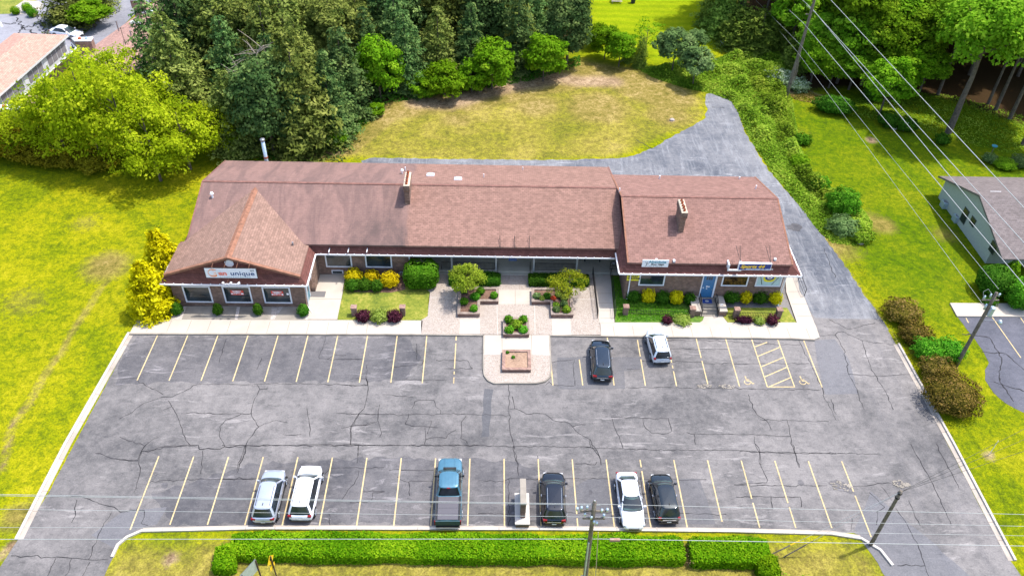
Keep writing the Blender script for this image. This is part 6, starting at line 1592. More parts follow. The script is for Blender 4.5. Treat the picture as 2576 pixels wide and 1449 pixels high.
# --- far top left
tree('fresh', 0, 238, 70, 2, label='lime coloured round tree beside the far white cars', w_=.75); tree('olive', 1, 188, 52, -70, label='wide grey green conifer over the far lot', w_=1.0)
tree('olive', 0, 240, 22, -110, label='grey green conifer behind the lime tree at the far lot', w_=.8)

# --- arborvitae row and right wood
for i, (u, v, vt) in enumerate(((1795, 62, -60), (1822, 88, -30), (1858, 116, 12), (1905, 128, 20), (1950, 120, 10))):
    tree('arb', i % 2, u, v, vt, label=('farthest', 'second', 'third', 'fourth', 'nearest the pole')[i] + ' dark rounded conifer of the row beside the striped lawn', w_=1.0 + .1 * (i > 1))
for u, v, vt, kd, k, w_, lb in ((2040, 190, 40, 'maple', 0, .8, 'leafy tree just right of the tall back pole'), (2105, 210, 20, 'maple', 1, .85, 'bright green tree between the back wires'), (2165, 215, 10, 'maple', 2, .9, 'broad maple above the dark garden shrub'),
                             (2210, 292, 148, 'fresh', 0, .80, 'low light green tree standing on the lawn before the woods'), (2250, 215, 30, 'maple', 0, .95, 'maple with hanging branches left of the big bare trunk'), (2385, 335, -25, 'tall', 0, 1.0, 'large tree with a thick bare trunk on the right lawn'),
                             (2359, 238, -20, 'tall', 1, .9, 'slim bare trunk tree behind the large trunk'), (2504, 277, 10, 'tall', 1, 1.0, 'bare trunk tree at the dark wood floor, left one at the right edge'), (2540, 300, 0, 'tall', 1, 1.0, 'thick trunk tree at the right edge of the wood floor'), (2485, 262, 0, 'tall', 1, .8, 'thin trunk tree at the back of the dark wood floor'),
                             (2572, 365, 40, 'tall', 1, .95, 'leaning trunk tree nearest the grey house'), (2010, 165, 60, 'arb', 0, .9, 'dark conifer right behind the vine wrapped pole'), (2038, 212, 95, 'fresh', 0, .7, 'light green tree low behind the white flowering bushes'), (2085, 222, 120, 'fresh', 1, .7, 'light green tree above the dark oval garden shrub'), (2135, 226, 110, 'maple', 1, .75, 'low maple between the second and third back wires'), (2172, 236, 130, 'fresh', 0, .6, 'small light tree touching the lawn tree on its left'), (2262, 240, 110, 'fresh', 1, .8, 'light green tree touching the lawn tree on its right'), (2312, 232, 120, 'maple', 2, .7, 'low maple at the left end of the dark wood floor')):
    tree(kd, k, u, v, vt, label=lb, w_=w_)
edge = G([(1985, 175), (2060, 195), (2150, 205), (2240, 215), (2320, 190), (2400, 195), (2480, 215), (2576, 240), (2800, 290), (2900, -250), (1850, -250), (1830, 60), (1900, 90)])
cnt = 0
for j, yy in enumerate(np.arange(98, 146, 6.4)):
    for xx in np.arange(36, 122, 6.8):
        x = xx + (3.3 if j % 2 else 0) + rt.uniform(-1.3, 1.3); y = yy + rt.uniform(-1.2, 1.2)
        if not inside((x, y), edge): continue
        s = rt.uniform(.85, 1.15); kd = rt.choice(('maple', 'maple', 'maple', 'fresh', 'tall')); k = rt.randrange({'maple': 3, 'fresh': 2, 'tall': 2}[kd])
        tree(kd, k, 0, 0, s=s * (1.25 if kd == 'fresh' else 1), base=(x, y, 0), label={'maple': 'mid green', 'fresh': 'light green', 'tall': 'high crowned'}[kd] + ' leafy tree inside the ' + ('left part of the right woods' if x < 62 else 'middle of the right woods' if x < 84 else 'far right woods'), group='the right woods'); cnt += 1; WOOD2.append((j, x, LAST[0]))
name_rows(WOOD2, 'the right woods')

# --- shrubs
def core_ell(rx, ry, h, box=0):
    bm = bmesh.new(); bmesh.ops.create_uvsphere(bm, u_segments=14, v_segments=9, radius=1)
    V = []
    for q in bm.verts:
        c = q.co.copy()
        if box: c = Vector([math.copysign(abs(t) ** box, t) for t in c])
        V.append((c.x * rx, c.y * ry, h / 2 + c.z * h / 2))
    F = [[v.index for v in f.verts] for f in bm.faces]; bm.free(); return np.array(V), F
def shrub_mesh(seed, rx, ry, h, mat, leaf=.08, dens=95, box=0, rough=.06, name='foliage', core=.86, cone=0, spiky=0):
    rng = np.random.default_rng(seed); area = 4 * math.pi * ((rx * ry) ** .8 + 2 * (rx * h / 2) ** .8) / 3; n = int(min(26000, max(350, area * dens)))
    d = sph(rng, n, -.8); e = d.copy()
    if box: e = np.sign(d) * np.abs(d) ** box
    lump = 1 + rough * (np.sin(d[:, 0] * 9 + seed) + np.cos(d[:, 1] * 8 + d[:, 2] * 7 + seed * 3)) * .8 + rng.normal(0, rough * .55, n)
    e = e * lump[:, None]
    C = e * np.array([rx, ry, h / 2]); C[:, 2] += h / 2
    if cone: k = np.clip(1 - cone * (C[:, 2] / h), .12, 1); C[:, 0] *= k; C[:, 1] *= k
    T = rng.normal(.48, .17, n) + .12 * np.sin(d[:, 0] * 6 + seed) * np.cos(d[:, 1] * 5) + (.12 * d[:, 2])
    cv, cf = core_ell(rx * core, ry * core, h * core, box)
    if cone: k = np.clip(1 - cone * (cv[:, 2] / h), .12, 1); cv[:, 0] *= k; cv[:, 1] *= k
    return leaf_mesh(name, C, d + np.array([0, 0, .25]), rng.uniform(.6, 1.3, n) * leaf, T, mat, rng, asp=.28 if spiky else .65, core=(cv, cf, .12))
SC_ = [0]
def shrub(label, uv, wpx, h, mat, z0=.12, box=0, cat='shrub', name='shrub', depth=1.0, leaf=.075, rough=.085, cone=0, hx=None, dens=110, rz=0, group=None, spiky=0):
    """uv = where its middle shows, wpx = its width there"""
    p = gp(uv[0], uv[1], z0 + h * .5); rx = wpx / 2 * mppx(p); SC_[0] += 1
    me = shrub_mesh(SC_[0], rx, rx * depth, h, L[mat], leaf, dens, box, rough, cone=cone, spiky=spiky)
    o = bpy.data.objects.new(name, me); COL.objects.link(o); o.location = (p[0], p[1], z0); o.rotation_euler[2] = rz
    return tag(o, label, cat, group)
z2 = lambda u, v: zc(900, 450, 2.898, [(u, v)])[0]; z3p = lambda u, v: zc(1300, 700, 3.37, [(u, v)])[0]; k2, k3, k4 = .8587 / 2.898, .8587 / 3.37, .8587 / 4.155
for i, (u, v, w_) in enumerate(((443, 775, 36), (547, 777, 30), (648, 777, 29), (762, 779, 36))):
    shrub(('leftmost', 'second from left', 'third from left', 'rightmost') [i] + ' of the four small cone shrubs under the gable windows', (u, v), w_, 1.25, 'box', cone=.42, leaf=.06, name='cone_shrub', dens=170)
cr = crown_conifer(90, 2.1, 5.6, .1, 24, .17, L['gold'], .42, 46); tk = trunk_mesh(91, 4.5, .1, 0)
p1 = gp(428, 712); p2 = gp(392, 782)
for p, vt, s, lb in ((p1, 575, .95, 'golden yellow conifer behind, touching the left gable wall'), (p2, 655, 1.0, 'golden yellow conifer in front, at the left sidewalk end')):
    tree_obj('golden_conifer', cr, tk, p, s, rt.uniform(0, 6), lb, sz=height_at(p, vt) / 5.6)
for (c, w_, h, mt, lb, kw) in (
    (z2(393, 1035), 148, 1.35, 'yellow', 'round yellow shrub, leftmost of the row under the recessed windows', {}), (z2(547, 1040), 126, 1.3, 'yellow', 'round yellow shrub in the middle of the recessed window row', {}), (z2(700, 1068), 158, 1.5, 'yellow', 'largest round yellow shrub beside the gas meters', {}),
    (z2(385, 1112), 130, 1.05, 'box', 'dark green low shrub before the leftmost yellow ball', {}), (z2(482, 1112), 125, 1.05, 'box', 'dark green low shrub in the middle before the yellow balls', {}), (z2(590, 1118), 120, 1.05, 'box', 'dark green low shrub left of the largest yellow ball', {}),
    (z2(968, 1022), 292, 2.45, 'bright', 'very large clipped bright green bush at the left end of the porch', dict(box=.62, leaf=.09, rough=.03, depth=.85, dens=150)),
    (z2(475, 1376), 128, .95, 'purple', 'purple shrub in front of the left brick pillar', {}), (z2(738, 1378), 132, 1.0, 'purple', 'purple shrub by the right brick pillar of the left lawn', {}), (z2(612, 1375), 150, 1.0, 'pale', 'pale yellow green shrub between the two purple shrubs', dict(rough=.12))):
    shrub(lb, c, w_ * k2, h, mt, **kw)
def hedge_box(label, a, b, depth_, h, mat, z0=.12, leaf=.07, dens=190, name='hedge'):
    """a,b = px of the two ends of the hedge's middle line on the ground"""
    p, q = gp(*a, z0), gp(*b, z0); L_ = math.hypot(q[0] - p[0], q[1] - p[1]); rng = np.random.default_rng(int(L_ * 10)); rx, ry = L_ / 2, depth_ / 2
    n_top = int(L_ * depth_ * dens); n_s = int(L_ * h * dens); n_e = int(depth_ * h * dens); C = []; N = []
    def add(n, f, nv): C.append(f(rng.uniform(-1, 1, n), rng.uniform(-1, 1, n))); N.append(np.tile(nv, (n, 1)).astype(float))
    add(n_top, lambda s, t: np.stack([s * rx, t * ry, np.full_like(s, h)], 1), (0, 0, 1)); 
    for sg in (-1, 1):
        add(n_s, lambda s, t: np.stack([s * rx, np.full_like(s, sg * ry), (t + 1) / 2 * h], 1), (0, sg, .3)); add(n_e, lambda s, t: np.stack([np.full_like(s, sg * rx), s * ry, (t + 1) / 2 * h], 1), (sg, 0, .3))
    C = np.concatenate(C); N = np.concatenate(N)
    # round the upper edges and wobble
    ex = np.clip((np.abs(C[:, 1]) / ry - .75) / .25, 0, 1); C[:, 2] -= ex * (C[:, 2] / h) * .12 * h; ee = np.clip((np.abs(C[:, 0]) - rx + .6) / .6, 0, 1); C[:, 1] *= 1 - ee * .12; C[:, 2] -= ee * (C[:, 2] / h) * .1 * h
    wob = .05 * np.sin(C[:, 0] * 1.7) + .04 * np.sin(C[:, 0] * .6 + 1) + .03 * np.sin(C[:, 1] * 3 + C[:, 0])
    C[:, 2] += wob * (C[:, 2] / h); C[:, 1] += np.sign(C[:, 1]) * wob * (np.abs(C[:, 1]) > ry * .9); C += rng.normal(0, .035, C.shape)
    n = len(C); T = rng.normal(.46, .2, n) + .26 * np.sin(C[:, 0] * .8 + 2) * np.sin(C[:, 0] * .23 + C[:, 1] * .8) + .05 * np.sin(C[:, 0] * 3.1)
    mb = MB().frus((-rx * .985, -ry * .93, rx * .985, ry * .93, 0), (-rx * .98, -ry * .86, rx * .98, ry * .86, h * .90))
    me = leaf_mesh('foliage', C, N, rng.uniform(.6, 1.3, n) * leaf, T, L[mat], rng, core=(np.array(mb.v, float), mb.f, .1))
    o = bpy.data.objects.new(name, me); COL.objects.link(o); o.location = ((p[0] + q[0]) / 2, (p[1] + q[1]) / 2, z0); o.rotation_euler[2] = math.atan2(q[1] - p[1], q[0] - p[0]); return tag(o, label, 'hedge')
hedge_box('low clipped dark hedge at the porch behind the left small tree', (1130, 709), (1258, 710), 1.35, .85, 'box'); hedge_box('low clipped dark hedge at the porch behind the right small tree', (1330, 711), (1480, 713), 1.3, .85, 'box')
# front hedges
hd = [((-18.3, 32.45), (14.2, 32.28), 1.95, 'long clipped green hedge between the lower parking row and the front lawn'), ((14.7, 32.15), (20.4, 32.15), 2.0, 'shorter clipped hedge right of the brown gap in the front hedge')]
def pxof(x, y): return pj(x, y, .02)
for a, b, d_, lb in hd: hedge_box(lb, pxof(*a), pxof(*b), d_, 1.02, 'hedge', z0=.0, leaf=.085, dens=235)
hedge_box('short return of the front hedge turning down at its left end', pxof(-19.15, 31.35), pxof(-17.7, 31.5), 1.9, 1.0, 'hedge', z0=0, leaf=.085, dens=235); hedge_box('short return of the front hedge turning down at its right end', pxof(19.3, 30.9), pxof(20.75, 30.9), 1.7, 1.0, 'hedge', z0=0, leaf=.085, dens=235)
rng = np.random.default_rng(3); n = 260; C = np.stack([rng.uniform(14.1, 14.8, n), rng.uniform(31.1, 33.1, n), rng.uniform(0, .9, n)], 1)
me = leaf_mesh('twigs', C, rng.normal(0, 1, (n, 3)), rng.uniform(.03, .09, n), rng.uniform(0, 1, n), mat_leaf('dead_twigs', (.05, .03, .02), (.14, .085, .05), (.26, .17, .10), 0), rng, asp=.3); o = bpy.data.objects.new('dead_twigs', me); COL.objects.link(o); tag(o, 'brown dead patch of twigs in the gap of the front hedge', 'dead shrub')

# planter plants
for i, (u, v, mt, w_, lb) in enumerate(((200, 508, 'box', 60, 'darker grass clump beside the small tree trunk in the left planter'), (365, 512, 'bright', 78, 'grass clump at the back of the left planter'), (312, 565, 'bright', 90, 'largest grass clump in the centre of the left planter'), (497, 556, 'bright', 72, 'grass clump at the right end of the left planter'),
                             (200, 615, 'bright', 76, 'grass clump at the left rim of the left planter'), (297, 684, 'bright', 72, 'grass clump at the lower end of the left planter'))):
    shrub(lb, z3p(u, v), w_ * k3, .62, mt, z0=.46, leaf=.12, spiky=1, name='grass_clump', cat='plant', rough=.1)
for u, v, mt, w_, h, lb in ((920, 560, 'grey', 70, .5, 'grey green flower at the left end of the right planter'), (970, 586, 'pale', 46, .4, 'small pale flower cushion in the right planter'), (1022, 560, 'box', 70, .5, 'dark green flower plant in the back of the right planter'), (1080, 586, 'red', 42, .35, 'red flower clump in the right planter'),
                        (1135, 545, 'pale', 70, .6, 'pale variegated plant left of the right planter tree'), (1190, 580, 'pale', 70, .6, 'yellow green plant below the right planter tree'), (1110, 650, 'scrub', 60, .4, 'low mottled plant in the bend of the right planter'), (1190, 640, 'grey', 70, .45, 'low grey plant in the middle of the right planter'),
                        (1115, 695, 'grey', 70, .5, 'grey green plant at the lower left of the right planter'), (1212, 695, 'scrub', 80, .6, 'bushy green plant at the lower right of the right planter'), (1212, 505, 'grey', 90, 1.2, 'tall blue grey bush at the right planter tree'),
                        (640, 790, 'bright', 78, .6, 'leafy plant at the back left of the square planter'), (785, 790, 'bright', 78, .6, 'leafy plant at the back right of the square planter'), (650, 895, 'bright', 86, .6, 'leafy plant at the front left of the square planter'), (787, 895, 'bright', 84, .6, 'leafy plant at the front right of the square planter'),
                        (718, 842, 'scrub', 110, .7, 'taller mixed plant in the centre of the square planter')):
    shrub(lb, z3p(u, v), w_ * k3, h, mt, z0=.46, leaf=.09, rough=.14, name='plant', cat='plant')
for u, v, lb in ((628, 1118, 'small weed in the corner of the bare soil planter'), (686, 1164, 'small weed in the middle of the bare soil planter')): shrub(lb, z3p(u, v), 28 * k3, .2, 'box', z0=.4, leaf=.05, name='weed', cat='plant', rough=.2)
# small trees in the planters
cr = crown_decid(80, 1.85, 2.2, 1.1, 130, 95, .085, mat_leaf('young_tree_leaves', (.09, .15, .01), (.21, .28, .02), (.38, .43, .05), .3), gap=1.6); tk = trunk_mesh(81, 3.0, .06, 9, start=.35)
pb = gp(*z3p(233, 548), .46); tree_obj('young_tree', cr, tk, pb, 1.0, .3, 'young round crowned tree growing in the left L shaped planter')
cr2 = crown_decid(82, 2.05, 1.9, .8, 100, 80, .085, mat_leaf('young_tree_leaves2', (.10, .15, .008), (.25, .29, .015), (.42, .44, .05), .3), gap=2.2); pb = gp(*z3p(1222, 560), .46); tree_obj('young_tree', cr2, trunk_mesh(83, 2.8, .06, 10, start=.3), pb, 1.0, 1.3, 'sparse spreading young tree growing in the right L shaped planter')
# right wing beds
Z4 = lambda u, v: zc(1800, 740, 4.155, [(u, v)])[0]
for u, v, w_, h, mt, lb, kw in ((235, 512, 190, 1.25, 'box', 'green shrub under the walk-ins banner', {}), (415, 520, 162, 1.55, 'yellow', 'tall yellow shrub under the left display window', dict(box=.85)), (587, 535, 190, 1.3, 'box', 'green shrub between the two yellow shrubs left of the steps', {}), (757, 542, 158, 1.45, 'yellow', 'yellow shrub left of the blue door steps', dict(box=.85)), (918, 560, 150, 1.2, 'box', 'green shrub touching the left step wall', {}),
                        (1420, 532, 200, 1.3, 'box', 'green shrub touching the right step wall', {}), (1600, 540, 142, 1.35, 'yellow', 'yellow shrub under the merchandise window', {}), (1778, 540, 185, 1.35, 'box', 'green shrub between the two right yellow shrubs', {}), (1968, 546, 162, 1.4, 'yellow', 'yellow shrub at the right end under the flag window', {}),
                        (1585, 815, 225, .6, 'purple', 'wide purple shrub before the right end fence', dict(rough=.17, depth=.5)), (1925, 820, 150, .8, 'purple', 'purple shrub at the rightmost brick pillar', dict(rough=.15)), (1765, 828, 130, .6, 'pale', 'pale green shrub between the two right purple shrubs', dict(rough=.12)), (645, 815, 125, .7, 'purple', 'dark purple shrub at the sidewalk left of the blue door path', dict(rough=.15)), (830, 815, 200, .65, 'pale', 'pale green spreading shrub before the left door path pillar', dict(rough=.15))):
    shrub(lb, Z4(u, v), w_ * k4, h, mt, **kw)
def cover(name, poly, n, size, hgt, mat, label=None, seed=1, z0=0.0, lumps=14, lr=(1.0, 3.2)):
    rng = np.random.default_rng(seed); P = np.array(poly); lo, hi = P.min(0), P.max(0); pts = []
    while sum(map(len, pts)) < n:
        q = rng.uniform(lo, hi, (n * 2, 2)); q = q[sdf(q, poly) < 0]; pts.append(q)
    Q = np.concatenate(pts)[:n]; f = np.zeros(n); cs = rng.uniform(lo, hi, (lumps, 2)); rr = rng.uniform(lr[0], lr[1], lumps); am = rng.uniform(.3, 1, lumps)
    for c, r, a in zip(cs, rr, am): f = np.maximum(f, a * np.exp(-((Q - c) ** 2).sum(1) / r ** 2))
    edge = np.clip(-sdf(Q, poly) / 1.2, 0.1, 1)
    z = z0 + hgt * (.22 + .8 * f) * edge * rng.uniform(.35, 1, n)
    C = np.column_stack([Q, z]); T = rng.normal(.5, .2, n) + .25 * (np.sin(Q[:, 0] * .9 + seed) * np.sin(Q[:, 1] * .7)) + .15 * f
    me = leaf_mesh(name, C, np.tile([0, 0, 1.], (n, 1)), rng.uniform(.6, 1.3, n) * size, T, L[mat], rng); o = bpy.data.objects.new(name, me); COL.objects.link(o); tag(o, label, None, None, 'stuff'); return o
cover('ground_cover', G([(1540, 696), (1572, 698), (1578, 740), (1690, 748), (1700, 765), (1740, 785), (1738, 809), (1550, 810)], .12), 5200, .075, .22, 'bright', 'bright green creeping ground cover in the side bed', 4, .12, 10)
bank = G([(1590, 165), (1640, 195), (1720, 222), (1790, 236), (1840, 256), (1858, 285), (1872, 322), (1888, 352), (1912, 390), (1940, 430), (1990, 492), (2060, 582), (2095, 612), (2150, 618), (2188, 600), (2195, 560), (2150, 500), (2085, 470), (2040, 430), (2014, 370), (2000, 300), (1992, 250), (1960, 222), (1990, 180), (1975, 145), (1850, 130), (1790, 152), (1740, 148), (1650, 168)])
cover('scrub_bank', bank, 58000, .15, 1.7, 'scrub', 'tangled green scrub covering the bank beside the rear driveway', 2, 0.0, 110, (.5, 1.7))
bank2 = G([(1870, 150), (1965, 170), (1988, 250), (1996, 300), (2006, 370), (2030, 430), (2075, 470), (2120, 500), (2100, 540), (2040, 500), (1985, 440), (1950, 370), (1930, 300), (1890, 240), (1840, 200)])
cover('brush', bank2, 20000, .16, 2.6, 'scrub', 'taller tangled brush along the lawn side of the scrub bank', 21, 0.0, 34, (.6, 1.8))
cover('dry_grass', bank, 3500, .10, .7, 'russet', 'dry brown stalks mixed in the scrub bank', 5, 0.0, 20)
under1 = G([(560, 398), (700, 405), (868, 370), (910, 325), (960, 262), (1100, 242), (1330, 205), (1460, 165), (1460, 140), (1330, 180), (1090, 215), (950, 240), (880, 300), (850, 350), (700, 385), (560, 380)])
cover('undergrowth', under1, 5200, .16, .8, 'box', 'dark low undergrowth along the foot of the conifer wood', 8, 0, 22)
tufts = G([(2035, 265), (2130, 290), (2300, 320), (2380, 350), (2576, 395), (2700, 420), (2700, 300), (2576, 290), (2400, 240), (2280, 230), (2150, 250)])
cover('rough_grass', tufts, 9000, .12, .28, 'scrub', 'uncut rough grass between the lawn and the woods', 9, 0, 22)
wl = G([(1985, 240), (2030, 228), (2080, 250), (2130, 262), (2110, 275), (2050, 262), (2000, 252)])
cover('brush_pile', wl, 1500, .10, .5, 'russet', 'heap of dead pale brush behind the dark garden shrub', 12, 0, 9)
for uv, w_, h, mt, lb, kw in (((2125, 508), 78, 2.7, 'bright', 'large round green bush on the scrub bank', dict(rough=.12, leaf=.12)), ((2066, 463), 44, 1.6, 'bright', 'small round bush at the middle of the scrub bank', dict(rough=.12, leaf=.11)), ((2122, 568), 74, 1.6, 'grey', 'pale grassy bush below the large round bush', dict(rough=.15, leaf=.11)), ((2165, 590), 60, 1.1, 'scrub', 'leafy bush at the lower tip of the scrub bank', dict(rough=.15, leaf=.11)),
                          ((2020, 350), 40, 1.2, 'bright', 'green bush on the upper scrub bank beside the lawn', dict(rough=.15, leaf=.11)), ((2012, 405), 44, 1.2, 'fresh', 'light bush halfway up the scrub bank', dict(rough=.15, leaf=.11)), ((1962, 192), 62, 1.6, 'flower', 'white flowering bush left of the tall back pole', dict(rough=.18, leaf=.1)), ((2008, 213), 56, 1.4, 'flower', 'white flowering bush right of the tall back pole', dict(rough=.18, leaf=.1)),
                          ((2100, 264), 96, 2.2, 'box', 'large dark green garden shrub on the lawn below the woods', dict(rough=.09, leaf=.12, depth=.6, rz=-.3)), ((2238, 300), 56, 1.7, 'box', 'dark garden shrub left one of the touching pair', dict(rough=.08, leaf=.11)), ((2280, 312), 54, 1.6, 'box', 'dark garden shrub right one of the touching pair', dict(rough=.08, leaf=.11)), ((2194, 235), 40, 2.0, 'box', 'dark shrub under the woods before the light tree', dict(rough=.1, leaf=.11)),
                          ((2373, 350), 36, 1.3, 'box', 'small shrub at the foot of the large bare trunk', dict(rough=.1, leaf=.1)), ((2492, 398), 36, 1.0, 'grey', 'small grey shrub left of the garden row behind the house', dict(rough=.1)), ((2530, 412), 52, 1.1, 'maple', 'clumped shrub in the garden row behind the house', dict(rough=.1)), ((2568, 405), 50, 1.2, 'grey', 'shrub at the right edge of the garden row', dict(rough=.1)),
                          ((2505, 706), 84, 3.0, 'box', 'big dark round shrub at the corner of the grey house', dict(box=.85, rough=.04, leaf=.09, dens=120)), ((2572, 738), 76, 3.0, 'bright', 'big light green shrub at the right edge before the grey house', dict(rough=.07, leaf=.12)), ((2547, 678), 44, 2.4, 'fresh', 'pointed yellow green shrub behind the two big house shrubs', dict(cone=.5, leaf=.08)), ((2492, 757), 34, .9, 'box', 'small shrub at the foot of the transformer pole top', dict(leaf=.07)),
                          ((2273, 782), 92, 1.7, 'russet', 'reddish brown shrub nearest the building on the right lawn', dict(rough=.13, leaf=.09)), ((2305, 838), 78, 1.6, 'russet', 'reddish brown shrub second down the right kerb', dict(rough=.13, leaf=.09)), ((2338, 878), 80, 1.7, 'bright', 'green shrub among the brown ones on the right kerb', dict(rough=.13, leaf=.09)), ((2392, 878), 70, 1.7, 'bright', 'green shrub just left of the transformer pole base', dict(rough=.13, leaf=.09)),
                          ((2362, 928), 84, 1.7, 'russet', 'brown shrub between the green ones and the largest', dict(rough=.13, leaf=.09)), ((2400, 990), 134, 2.5, 'russet', 'largest golden brown shrub at the lower end of the right row', dict(rough=.10, leaf=.09)),
                          ((38, 27), 22, 1.2, 'fresh', 'small lime shrub, left one in the far lot island', {}), ((67, 19), 24, 1.4, 'fresh', 'small lime shrub, back one in the far lot island', {}), ((80, 31), 26, 1.4, 'bright', 'small green shrub, front one in the far lot island', {})):
    shrub(lb, uv, w_, h, mt, z0=.0, **kw)
# leafy tops at the bottom right
for u, v, s, lb in ((1905, 1452, .62, 'yellow green sapling top at the bottom edge, left one'), (1975, 1448, .60, 'yellow green sapling top at the bottom edge, middle one'), (2065, 1450, .66, 'yellow green sapling top at the bottom edge, right one')):
    p = gp(u, v, 3.2); cr = crown_decid(int(u), 2.7, 3.2, .6, 90, 80, .115, L['fresh'], gap=1.5); tree_obj('young_tree', cr, trunk_mesh(int(v), 3.2, .07, 7, start=.2), (p[0], p[1] - 1.6, 0), s * 1.35, 0, lb)
# ================================================================== NEIGHBOURING HOUSES
M['stucco'] = plain('grey_green_siding', (.36, .40, .36), .85, var=.08); M['roof_grey'] = mat_shingle('shingle_grey', 'y', (.185, .155, .150)); M['roof_pink'] = mat_shingle('shingle_pink', 'x', (.52, .30, .235)); M['roof_pink2'] = mat_shingle('shingle_pink2', 'x', (.40, .24, .20))
HR = empty('house', (60, 72, 0), 'grey green house with a dark window gable at the right edge', 'house')
hx = 52.45
part(MB().exx([(66.75, 0), (66.75, 2.55), (64.9, 2.6), (71.8, 5.0), (79.0, 2.3), (79.0, 0)][0:0] + [(66.75, 0), (79.0, 0), (79.0, 2.35), (71.8, 5.0), (66.75, 3.1)], hx, 74), 'wall', 'stucco', HR)
part(MB().exx([(66.2, .0), (66.7, .0), (66.7, 2.9), (65.2, 2.75)][0:0] + [(64.9, 2.4), (66.9, 2.4), (66.9, 3.05), (64.9, 2.58)], hx + .02, 74), 'overhang', 'stucco', HR)
RH = part(MB().exx([(64.2, 2.62), (71.8, 5.22), (79.9, 2.38), (79.9, 2.22), (71.8, 5.04), (64.2, 2.46)], hx - .45, 75), 'roof', 'roof_grey', HR)
tr = MB()
for y0, z0, y1, z1 in ((64.15, 2.62, 71.8, 5.22), (71.8, 5.22, 79.95, 2.38)): tr.quad((hx - .47, y0, z0 - .2), (hx - .47, y1, z1 - .2), (hx - .47, y1, z1 + .03), (hx - .47, y0, z0 + .03))
part(tr, 'fascia', plain('brown_grey_trim', (.13, .12, .11), .7), HR)
x, y, z = gp(2508, 487, 4.6); s = MB().box(x - .6, y - .35, 0, x + .6, y + .35, .15).xform(Matrix.Translation((0, 0, 4.5))); part(s, 'skylight', 'white_frame', HR)
def hwin(y0, y1, z0, z1): 
    f = part(MB().box(hx - .05, y0, z0, hx + .02, y1, z1), 'window', plain('dark_frame', (.05, .06, .06), .5), HR); MB().box(hx - .07, y0 + .07, z0 + .08, hx - .045, y1 - .07, z1 - .08).build('pane', M['glass']).parent = f
r4 = lambda u, v: ((2700 + u / 2.413) * .85867, (500 + v / 2.413) * .85867)
def gx_(u, v, x): d = ray(u, v); p = O + d * (x / d[0]); return p
for a, b in (((318, 262), (292, 375)), ((372, 330), (358, 395)), ((515, 500), (497, 590))):
    t, q = gx_(*r4(*a), hx), gx_(*r4(*b), hx); yc = (t[1] + q[1]) / 2; hwin(yc - .45 if a[0] != 318 else yc - .55, yc + .55, max(.3, q[2]), t[2])
for u, v, lb in ((160, 258, 'far'), (245, 358, 'near')):
    p = gp(*r4(u, v)); C_ = empty('air_conditioner', (p[0], p[1], 0), lb + ' grey air conditioner unit beside the grey house wall', 'air conditioner')
    under(MB().box(p[0] - .42, p[1] - .42, .0, p[0] + .42, p[1] + .42, .75).build('cabinet', M['galv']), C_); under(MB().tube([(p[0], p[1], .752), (p[0], p[1], .80)], .34, 14).build('fan_grille', M['grey']), C_)
# house with the pink roof, top left
HL = empty('house', (-66, 103, 0), 'low house with a faded pink roof and grey panelled side at top left', 'house')
e1, e2, r1_, r2_, bk = np.array(gp(171, 88.4, 3)), np.array(gp(3.4, 234.3, 3)), np.array(gp(62, 93.5, 4.4)), np.array(gp(0, 142, 4.4)), np.array(gp(35, 84, 3))
dr = (e2 - e1); ed = dr / np.linalg.norm(dr); far = 1.15
E2 = e1 + ed * np.linalg.norm(dr) * 1.02; Rr = r1_ + ed * 22; B2 = bk + ed * 22; E3 = e1 + ed * 18.2
mb = MB(); mb.quad(tuple(e1), tuple(r1_), tuple(Rr), tuple(E3)); mb.quad(tuple(r1_), tuple(bk), tuple(B2), tuple(Rr)); mb.poly([tuple(e1), tuple(bk), tuple(r1_)])
th = [(v[0], v[1], v[2] - .18) for v in mb.v]; rf = mb.build('roof', M['roof_pink']); under(rf, HL)
mb2 = MB(); 
for a, b in ((e1, E3), (bk, e1)): mb2.quad(tuple(a), tuple(b), (b[0], b[1], b[2] - .28), (a[0], a[1], a[2] - .28))
under(mb2.build('fascia', M['white']), HL)
# wall set in from the eave, with panels
n_ = np.array([ed[1], -ed[0], 0]); n_ = n_ if n_[0] > 0 else -n_
def off(p, k, z): q = p - n_ * k; return (q[0], q[1], z)
W0, W1 = e1 + ed * .6, e1 + ed * 17.6
mb = MB(); mb.quad(off(W0, .35, 0), off(W1, .35, 0), off(W1, .35, 2.9), off(W0, .35, 2.9)); mb.quad(off(W0, .35, 0), off(W0, 7.0, 0), off(W0, 7.0, 2.9), off(W0, .35, 2.9)); mb.quad(off(W1, .35, 0), off(W1, 7.0, 0), off(W1, 7.0, 2.9), off(W1, .35, 2.9))
under(mb.build('wall', M['white']), HL)
pn = plain('grey_panel', (.26, .24, .25), .7)
for i in range(13):
    if i in (4, 8): 
        a = e1 + ed * (1.0 + i * 1.28); b = a + ed * .9; mb = MB().quad(off(a, .32, .3), off(b, .32, .3), off(b, .32, 2.4), off(a, .32, 2.4)); under(mb.build('door', plain('white_door', (.75, .75, .76), .5)), HL); continue
    a = e1 + ed * (1.0 + i * 1.28); b = a + ed * 1.14; mb = MB().quad(off(a, .32, 1.0), off(b, .32, 1.0), off(b, .32, 2.65), off(a, .32, 2.65)); under(mb.build('panel', pn), HL)
